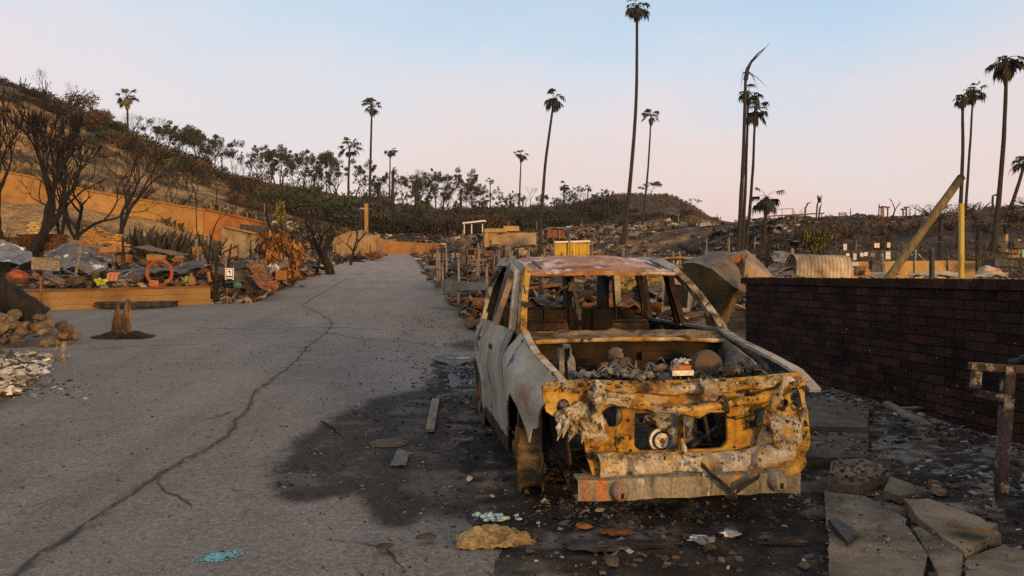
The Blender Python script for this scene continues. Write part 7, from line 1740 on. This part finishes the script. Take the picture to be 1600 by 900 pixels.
# pipe rack, lamp stems and oddments on the crest of the right bank
pr = thing("pipe_rack", "long low rusty pipe rack on the crest right of the short ragged palm", "rack", at(1245, 80)); o = pr.location
for a, b, r in (((1198, 338), (1288, 333), .07), ((1210, 327), (1240, 326), .03), ((1210, 327), (1210, 340), .03), ((1222, 327), (1222, 340), .03), ((1238, 326), (1238, 340), .03), ((1284, 334), (1284, 344), .05), ((1231, 337), (1231, 344), .05)):
    mb = MB(); mb.tube([ray(*a, 80) - o, ray(*b, 80) - o], r, 5); part("pipe", mb, CHARMETAL if r < .05 else RUSTRED, pr)
for P, lab in (([(1258, 344), (1258, 326), (1262, 318), (1267, 316)], "thin curved lamp stem on the crest behind the pipe rack"), ([(1275, 344), (1277, 320), (1279, 312)], "burnt plume-headed stalk on the crest"), ([(1279, 344), (1281, 325), (1284, 318)], "shorter stalk right of the plume-headed one")):
    mb = MB(); mb.tube([ray(a, b, 82) for a, b in P], [.08] * (len(P) - 1) + [.03], 5)
    if "plume" in lab:
        for q in range(30): e = ray(1280 + U(-4, 5), 310 + U(-6, 8), 82); mb.tube([ray(1279, 316, 82), e], [.04, .01], 3)
    solo("dead_stalk", mb, BARKB, lab, "stalk")
for px, a, lab in ((1377, 324, "left one of three small lamp posts on the crest"), (1380, 323, "middle one of three small lamp posts on the crest"), (1387, 324, "right one of three small lamp posts on the crest"), (1411, 327, "low lamp post right of the two-pronged fork"), (1416, 324, "taller lamp post next to the low one")):
    t = thing("lamp_post", lab, "lamp post", at(px, 75)); o = t.location; mb = MB(); mb.tube([Vector((0, 0, 0)), ray(px, a, 75) - o], .07, 6); part("post", mb, RUSTRED, t); mb = MB(); mb.box(ray(px, a, 75) - o, (.34, .3, .12)); part("lamp_head", mb, RUSTRED, t)
for px, a, Y in ((1442, 326, 74), (1454, 325, 74), (1463, 328, 74), (1485, 327, 73), (1517, 326, 72), (1529, 325, 72), (1430, 329, 74), (1495, 329, 73), (1545, 324, 72)):
    mb = MB(); mb.tube([at(px, Y, -.2), ray(px, a, Y)], .035, 5); solo("thin_stake", mb, CHARWOOD, "thin stake on the crest of the right bank", "stake", "stakes on the right bank's crest")
ps = thing("porch_ruin", "square post frame on the crest beside the tall palm near the right edge", "frame", at(1556, 72)); o = ps.location
for a, b in (((1551, 330), (1551, 307)), ((1551, 306), (1562, 303)), ((1561, 330), (1561, 305))):
    mb = MB(); mb.bar(ray(*a, 72) - o, ray(*b, 72) - o, .13, .13, (0, 1, 0)); part("beam", mb, CHARWOOD, ps)
ch_ = thing("slatted_chair", "small slatted seat silhouetted on the right bank's crest", "chair", at(1316, 80)); o = ch_.location
for a, b in (((1311, 342), (1311, 332)), ((1322, 342), (1322, 332)), ((1311, 333), (1322, 332.5)), ((1311, 335.5), (1322, 335)), ((1311, 338), (1322, 338))):
    mb = MB(); mb.bar(ray(*a, 80) - o, ray(*b, 80) - o, .09, .05, (0, 1, 0)); part("slat", mb, CHARMETAL, ch_)
# ------------------------------------------------------------------ debris fields: kinds of wreckage, copied one by one
KIT = {}
def kit(key, name, cat, build):
    t = thing(name, "x", cat); build(t); t["h"] = 1.0; KIT[key] = t; return t
def b_board(t): mb = MB(); mb.box((0, 0, .06), (2.0, .18, .05), jit=.02); mb.disp(.012, 3); part("board", mb, CHARWOOD, t)
def b_pale(t): mb = MB(); mb.box((0, 0, .06), (1.5, .14, .05), jit=.02); mb.disp(.012, 3); part("board", mb, WOODG, t)
def b_post(t): mb = MB(); mb.tube([(0, 0, -.2), (.03, 0, .7), (.02, .02, 1.3)], [.06, .055, .05], 7, rough=.15); part("post", mb, WOODG, t)
def b_char(t): mb = MB(); mb.tube([(0, 0, -.2), (.06, 0, .6), (.02, .05, 1.25)], [.07, .055, .03], 7, rough=.25); part("post", mb, CHARWOOD, t)
def b_sheet(seed, m, tn):
    def f(t):
        mb = MB(); mb.sheet(lambda u, v: Vector((lerp(-.9, .9, u), lerp(-.6, .6, v), .22 + .4 * fbm((u * 2.2, v * 2.2, seed), 1, 3) * 1.6 + .12 * math.sin(u * 5 + seed))), 22, 16, .012, tn); part("sheet", mb, m, t, smooth=True, angle=25)
    return f
def b_block(t): 
    mb = MB(); mb.box((0, 0, .12), (.42, .22, .22), (.05, .04, 0), jit=.02, tint=(.9, .8, .65)); part("block", mb, TAN, t)
def b_stove(t):
    mb = MB(); mb.box((0, 0, .45), (.6, .55, .9), jit=.02, tint=(.8, .78, .72)); part("body", mb, SHEETM, t); mb = MB(); mb.box((0, -.285, .38), (.46, .02, .46)); part("oven_opening", mb, SLOT, t); mb = MB(); mb.box((0, .24, .98), (.6, .06, .14), tint=(.8, .78, .72)); part("back_panel", mb, SHEETM, t)
def b_tank(t):
    mb = MB(); mb.tube([(0, 0, z) for z in (0, .04, .2, 1.1, 1.28, 1.32)], [.18, .25, .26, .26, .2, .04], 18); part("tank", mb, RUSTRED, t, smooth=True)
    mb = MB(); mb.tube([(.1, 0, 1.3), (.1, 0, 1.5)], .03, 6); part("pipe", mb, CHARMETAL, t)
def b_rub(seed, tints):
    def f(t):
        rg = random.Random(seed); mb = MB()
        for q in range(60): mb.box((rg.gauss(0, .55), rg.gauss(0, .45), rg.uniform(.0, .2)), (rg.uniform(.05, .5), rg.uniform(.03, .2), rg.uniform(.015, .10)), (rg.uniform(-.6, .6), rg.uniform(-.6, .6), rg.uniform(0, 3)), jit=.015, tint=tuple(v * rg.uniform(.5, 1.2) for v in rg.choice(tints)))
        part("rubble", mb, STONE, t)["kind"] = "stuff"
    return f
def b_frame(t):
    for a, b in (((-.8, 0, 0), (-.8, 0, 1.1)), ((.8, 0, 0), (.8, 0, .9)), ((-.8, 0, 1.05), (.8, 0, .88)), ((-.8, 0, .6), (.8, 0, .5))):
        mb = MB(); mb.bar(a, b, .07, .05, (0, 1, 0)); part("bar", mb, RUSTRED, t)
def b_spring(t):
    mb = MB()
    for i in range(9):
        x = -.7 + i * .175; mb.tube([(x, -.9, .2 + .1 * math.sin(i)), (x, 0, .32 + .08 * nz((i, 0, 0))), (x, .9, .2)], .012, 4)
    for i in range(9):
        y = -.9 + i * .225; mb.tube([(-.7, y, .2), (0, y, .3 + .08 * nz((0, i, 0))), (.7, y, .22)], .012, 4)
    part("spring_mesh", mb, DARKRUST, t)
def b_twig(seed):
    def f(t): mb = MB(); branch_tree(mb, (0, 0, -.1), 1.4, .05, seed, 4, (2, 3), .6, .2, 5, .2, .3, .7); part("stem", mb, BARKB, t)
    return f
kit("board", "charred_board", "board", b_board); kit("pale", "wooden_board", "board", b_pale); kit("post", "wooden_post", "post", b_post); kit("char", "charred_post", "post", b_char)
kit("sheetg", "buckled_sheet", "sheet metal", b_sheet(1, GREYSHEET, (1.3, 1.25, 1.15))); kit("sheetb", "buckled_sheet", "sheet metal", b_sheet(5, SHEETM, (.7, .6, .5))); kit("sheetr", "rusty_sheet", "sheet metal", b_sheet(9, RUSTRED, (1, 1, 1))); kit("sheetd", "charred_sheet", "sheet metal", b_sheet(13, CHARMETAL, (1, 1, 1)))
kit("block", "masonry_block", "block", b_block); kit("stove", "burnt_stove", "stove", b_stove); kit("tank", "water_heater", "tank", b_tank); kit("rubp", "rubble_heap", "rubble", b_rub(1, [(1.5, 1.35, 1.1), (1.0, .8, .6), (.35, .3, .26), (.25, .2, .18)])); kit("rubd", "rubble_heap", "rubble", b_rub(2, [(.14, .12, .11), (.3, .22, .17), (.6, .42, .26)]))
kit("frame", "bar_rack", "rack", b_frame); kit("spring", "bed_spring", "bed frame", b_spring); kit("twig", "burnt_shrub", "shrub", b_twig(4)); kit("twig2", "burnt_shrub", "shrub", b_twig(14))
WORD = {"board": "charred board", "pale": "pale scorched board", "post": "weathered wooden post", "char": "charred post", "sheetg": "grey buckled metal sheet", "sheetb": "brown buckled metal sheet", "sheetr": "rust-red warped sheet", "sheetd": "blackened warped sheet", "block": "tan masonry block", "stove": "burnt-out kitchen stove", "tank": "rusty water heater", "rubp": "heap of pale rubble", "rubd": "heap of dark rubble", "frame": "rusty bar frame", "spring": "burnt bed spring", "twig": "bare burnt shrub", "twig2": "low burnt shrub"}
STAND = {"post", "char", "stove", "tank", "frame", "twig", "twig2"}
kused = set()
def drop(key, p, sc, label, group):
    root = KIT[key]; rz = U(0, 6.3) if key not in ("stove",) else U(-.6, .6)
    tl_ = (U(-.08, .08), U(-.08, .08)) if key in STAND else (U(-.22, .22), U(-.22, .22))
    if key in kused: return dup(root, p, rz, sc, label, group, tl_)
    kused.add(key); root.location = p; root.rotation_euler = (*tl_, rz); root.scale = (sc,) * 3; root["label"] = label; root["group"] = group; return root
def field(where, n, sampler, mix):
    keys = [k for k, w in mix.items() for _ in range(w)]
    for _ in range(n):
        q = sampler()
        if q is None: continue
        k = rng.choice(keys); x, y = q
        drop(k, Vector((x, y, H(x, y) + (0 if k in STAND else U(0, .18)))), U(.65, 1.3), "%s %s" % (WORD[k], where), "%ss %s" % (WORD[k], where))
MIX = dict(board=5, pale=4, post=3, char=3, sheetg=2, sheetb=4, sheetr=3, sheetd=4, block=3, stove=1, tank=0, rubp=5, rubd=6, frame=1, spring=1, twig=2, twig2=2)
def F_(s0, s1, t0, t1, pw=1.0): 
    def f():
        s, t = s0 + (s1 - s0) * rng.random() ** pw, U(t0, t1); x, y = xy(s, t)
        px = 800 + FPX * x / max(y, 1)
        return None if (on_road(s, t, -.25) or px < -30 or px > 1630) else (x, y)
    return f
field("in the wreckage right of the road, near the green metal sheets", 70, F_(19, 34, 2.3, 7), MIX)
field("in the wreckage right of the road, halfway to its end", 110, F_(34, 62, 2.3, 14), MIX)
field("in the far wreckage right of the road's end", 70, F_(62, 104, 2.5, 22), MIX)
field("in the wreckage left of the road, beyond the white sign", 60, F_(28, 46, -9.5, -4.9), MIX)
field("in the wreckage on the left bank behind the warped roof", 70, F_(30, 44, -24, -8), MIX)
field("in the far wreckage left of the road", 70, F_(46, 92, -14, -4.8), MIX)
field("on the flat ground behind the yellow shed wall", 50, F_(58, 92, 14, 36), MIX)
field("in the wreckage behind the brown metal heap", 40, F_(20, 40, 8, 17), MIX)
field("behind the brick wall at the right", 40, F_(17, 34, 9, 22), {**MIX, "post": 1, "char": 1, "tank": 0, "stove": 0, "frame": 0, "twig": 1})
field("heaped against the cream walls at the road's end", 34, lambda: (lambda p: (p.x, p.y))(at(U(505, 592), U(68, 79))), {**MIX, "post": 1, "stove": 0, "frame": 0})
POSTS = dict(post=4, char=5, frame=1, twig=2, board=1)
field("standing among the wreckage right of the road", 46, F_(30, 66, 2.6, 16), POSTS)
field("standing on the flat ground before the bare hill", 40, F_(60, 104, 4, 34), POSTS)
field("standing in the wreckage left of the road", 24, F_(28, 70, -13, -5.0), POSTS)
field("on the terrace below the bare hill", 80, F_(104, 118, 6, 42), MIX)
field("on the crest of the right bank", 45, F_(74, 84, 28, 66), {**MIX, "post": 1, "stove": 0})
def samp_field(regs):
    def f():
        s0, s1, t0, t1 = rng.choice(regs); s, t = U(s0, s1), U(t0, t1)
        if on_road(s, t, .05): return None
        x, y = xy(s, t)
        if y < 16 or not -.64 < x / y < .64: return None
        return x, y, H(x, y) + .02, .6 + s * .016
    return f
DEB = [(.03, .025, .022)] * 4 + [(.10, .07, .045)] * 3 + [(.20, .13, .07)] * 3 + [(.30, .27, .23)] * 3 + [(.46, .42, .36), (.40, .37, .32), (.22, .08, .03), (.30, .17, .05), (.13, .14, .16)]
struct("debris_litter", chips(24000, samp_field([(18, 40, 1.6, 9), (18, 40, 1.6, 16), (40, 100, 1.8, 22), (26, 45, -24, -4.7), (26, 40, -10, -4.6), (45, 96, -14, -4.7)]), (.025, .24), DEB, .4), CHIP, kind="stuff", smooth=False)
struct("bank_litter", chips(8000, samp_field([(62, 112, 14, 60), (100, 120, -6, 40), (74, 90, 28, 66), (28, 60, 9, 26)]), (.05, .32), DEB, .4), CHIP, kind="stuff", smooth=False)
def splinters(n, samp, lo, hi, pal):
    mb = MB()
    for _ in range(n):
        q = samp()
        if q is None: continue
        x, y, z = q[:3]; l = U(lo, hi); k = U(.5, 1.3); c = rng.choice(pal)
        mb.box((x, y, z + U(.02, .28)), (l, U(.02, .09), U(.012, .05)), (U(-.5, .5), U(-.5, .5), U(0, 3.2)), jit=.008, tint=tuple(k * v for v in c))
    return mb
SPL = [(.025, .02, .017)] * 5 + [(.08, .055, .035)] * 3 + [(.20, .15, .10)] * 2 + [(.16, .15, .145)] * 2 + [(.25, .10, .04), (.33, .30, .26)]
struct("splintered_litter", splinters(2600, samp_field([(19, 42, 2.0, 11), (40, 98, 2.2, 20), (26, 44, -24, -5.2), (26, 42, -11, -4.8), (45, 96, -13, -4.9)]), .25, 1.3, SPL), CHIP, kind="stuff", smooth=False)
struct("bank_splinters", splinters(900, samp_field([(58, 110, 14, 58), (98, 120, -6, 40), (24, 58, 9, 26)]), .3, 1.5, SPL), CHIP, kind="stuff", smooth=False)
# the green dark sheets beside the road, right
crumple(quad(ray(692, 436, 25), ray(762, 443, 22.5), ray(765, 453, 22), ray(693, 455, 24.5)), "long dark green metal sheet standing on edge at the right roadside", SHEETM, amp=.07, seed=71, tint=(.40, .42, .34), nu=30)
crumple(quad(ray(680, 462, 24), ray(740, 456, 23), ray(742, 451, 23.6), ray(686, 452, 25)), "dark green sheet lying flat under the one on edge", SHEETM, amp=.06, seed=72, tint=(.28, .30, .22))
crumple(quad(ray(662, 420, 33), ray(690, 420, 32), ray(688, 416, 34), ray(665, 415, 34)), "flat grey-green sheet at the roadside further up", SHEETM, amp=.05, seed=73, tint=(.5, .52, .48))
for px, a, b, Y, m, lab in ((716, 404, 440, 25.5, WOODG, "jagged splintered post behind the long green sheet"), (691, 411, 432, 30, WOODG, "short pale post left of the splintered one"), (682, 395, 421, 33, WOODG, "twin post, left, at the right roadside"), (686, 396, 422, 32.5, WOODG, "twin post, right, at the right roadside"), (747, 380, 410, 34, WOODG, "tall pale post near the picture-frame box"), (697, 381, 412, 36, WOODG, "tall post between the twin posts and the picture-frame box"), (760, 416, 448, 22.8, WOODG, "slim post next to the car's rear pillar"), (796, 380, 400, 42, WOODG, "slim pale post behind the car's roof, left"), (1104, 372, 400, 48, WOODG, "yellowish square post right of the tallest palm"), (1139, 371, 398, 50, WOODG, "slim yellowish post left of the headless palm"), (925, 378, 404, 52, WOODG, "pale post right of the yellow shed wall"), (1132, 373, 399, 52, CHARWOOD, "dark post beside the slim yellowish one")):
    mb = MB(); p = at(px, Y, -.1); q = ray(px, a, Y); mb.tube([p, p.lerp(q, .5) + Vector((.02, 0, 0)), q], [.05, .048, .035], 8, rough=.15); solo("fence_post", mb, m, lab, "post")
pb = thing("picture_frame_box", "open yellow-framed box like a burnt television among the wreckage right of the road", "box", ray(736, 400, 38)); 
for c, s in (((0, 0, .62), (.72, .3, .07)), ((0, 0, .05), (.72, .3, .07)), ((-.33, 0, .33), (.07, .3, .5)), ((.33, 0, .33), (.07, .3, .5))):
    mb = MB(); mb.box(c, s, tint=(.8, .7, .4)); part("rim", mb, TAN, pb)
mb = MB(); mb.box((0, .1, .33), (.6, .08, .5)); part("back", mb, SLOT, pb); pb.scale = (.5, .5, .5)
br_ = MB(); a, b = gp(545, 446), gp(590, 447)

# dry brush: countless little tufts over the burnt slopes
def tufts(n, samp, hgt, pal, nb=4):
    V, F, T = [], [], []
    for _ in range(n):
        q = samp()
        if q is None: continue
        x, y = q; z = H(x, y) - .05; c = rng.choice(pal); sc = U(.5, 1.4)
        for b in range(nb):
            a = U(0, 6.3); l = hgt * sc * U(.5, 1.1); w = l * U(.10, .22); dx, dy = math.cos(a) * l * .6, math.sin(a) * l * .6; k = U(.6, 1.35); o = len(V)
            V += [(x - dy * .2, y + dx * .2, z), (x + dy * .2, y - dx * .2, z), (x + dx + w, y + dy, z + l), (x + dx - w, y + dy, z + l * .85)]; F.append((o, o + 1, o + 2, o + 3)); T += [tuple(v * k for v in c)] * 4
    mb = MB(); mb.v, mb.f, mb.t = V, F, T; return mb
def polar(px0, px1, y0, y1, thr=-.05):
    def f():
        px, Y = U(px0, px1), U(y0, y1); x = (px - 800) / FPX * Y
        if fbm((x, Y, 40), .11, 3) + .4 * fbm((x, Y, 44), .5, 2) < thr: return None
        s, t = st(x, Y); return None if on_road(s, t, -.3) else (x, Y)
    return f
struct("dry_brush", tufts(5000, polar(-60, 580, 58, 140, .04), .55, [(.05, .04, .02), (.10, .065, .025), (.035, .032, .018), (.15, .09, .035)]), LEAF, kind="stuff", smooth=False)
struct("hill_brush", tufts(6500, polar(590, 1125, 112, 206, -.02), .5, [(.045, .038, .022), (.09, .055, .025), (.03, .028, .018), (.12, .075, .03)]), LEAF, kind="stuff", smooth=False)
struct("bank_brush", tufts(12000, polar(1100, 1660, 52, 92, -.12), .28, [(.05, .038, .025), (.10, .065, .038), (.03, .025, .02), (.14, .095, .06)]), LEAF, kind="stuff", smooth=False)
struct("flat_brush", tufts(5000, polar(660, 1660, 34, 70, -.02), .22, [(.05, .038, .022), (.12, .075, .035), (.03, .025, .02)]), LEAF, kind="stuff", smooth=False)
for o in [o for o in COL.objects if o.get("label") == "x"]:
    for c in kids(o): bpy.data.objects.remove(c)
    bpy.data.objects.remove(o)
# ------------------------------------------------------------------ smoke haze in the air
hm = bpy.data.materials.new("smoke_haze"); hm.use_nodes = True
hn, hl_ = hm.node_tree.nodes, hm.node_tree.links
hn.remove(hn["Principled BSDF"])
pv = hn.new("ShaderNodeVolumePrincipled"); pv.inputs["Density"].default_value = 0.0002; pv.inputs["Color"].default_value = (0.86, 0.82, 0.84, 1); pv.inputs["Anisotropy"].default_value = 0.1
hl_.new(pv.outputs[0], hn["Material Output"].inputs["Volume"])
mb = MB(); mb.box((0, 170, 20), (860, 480, 66)); hz_ = struct("haze", mb, hm, kind="stuff", smooth=False)
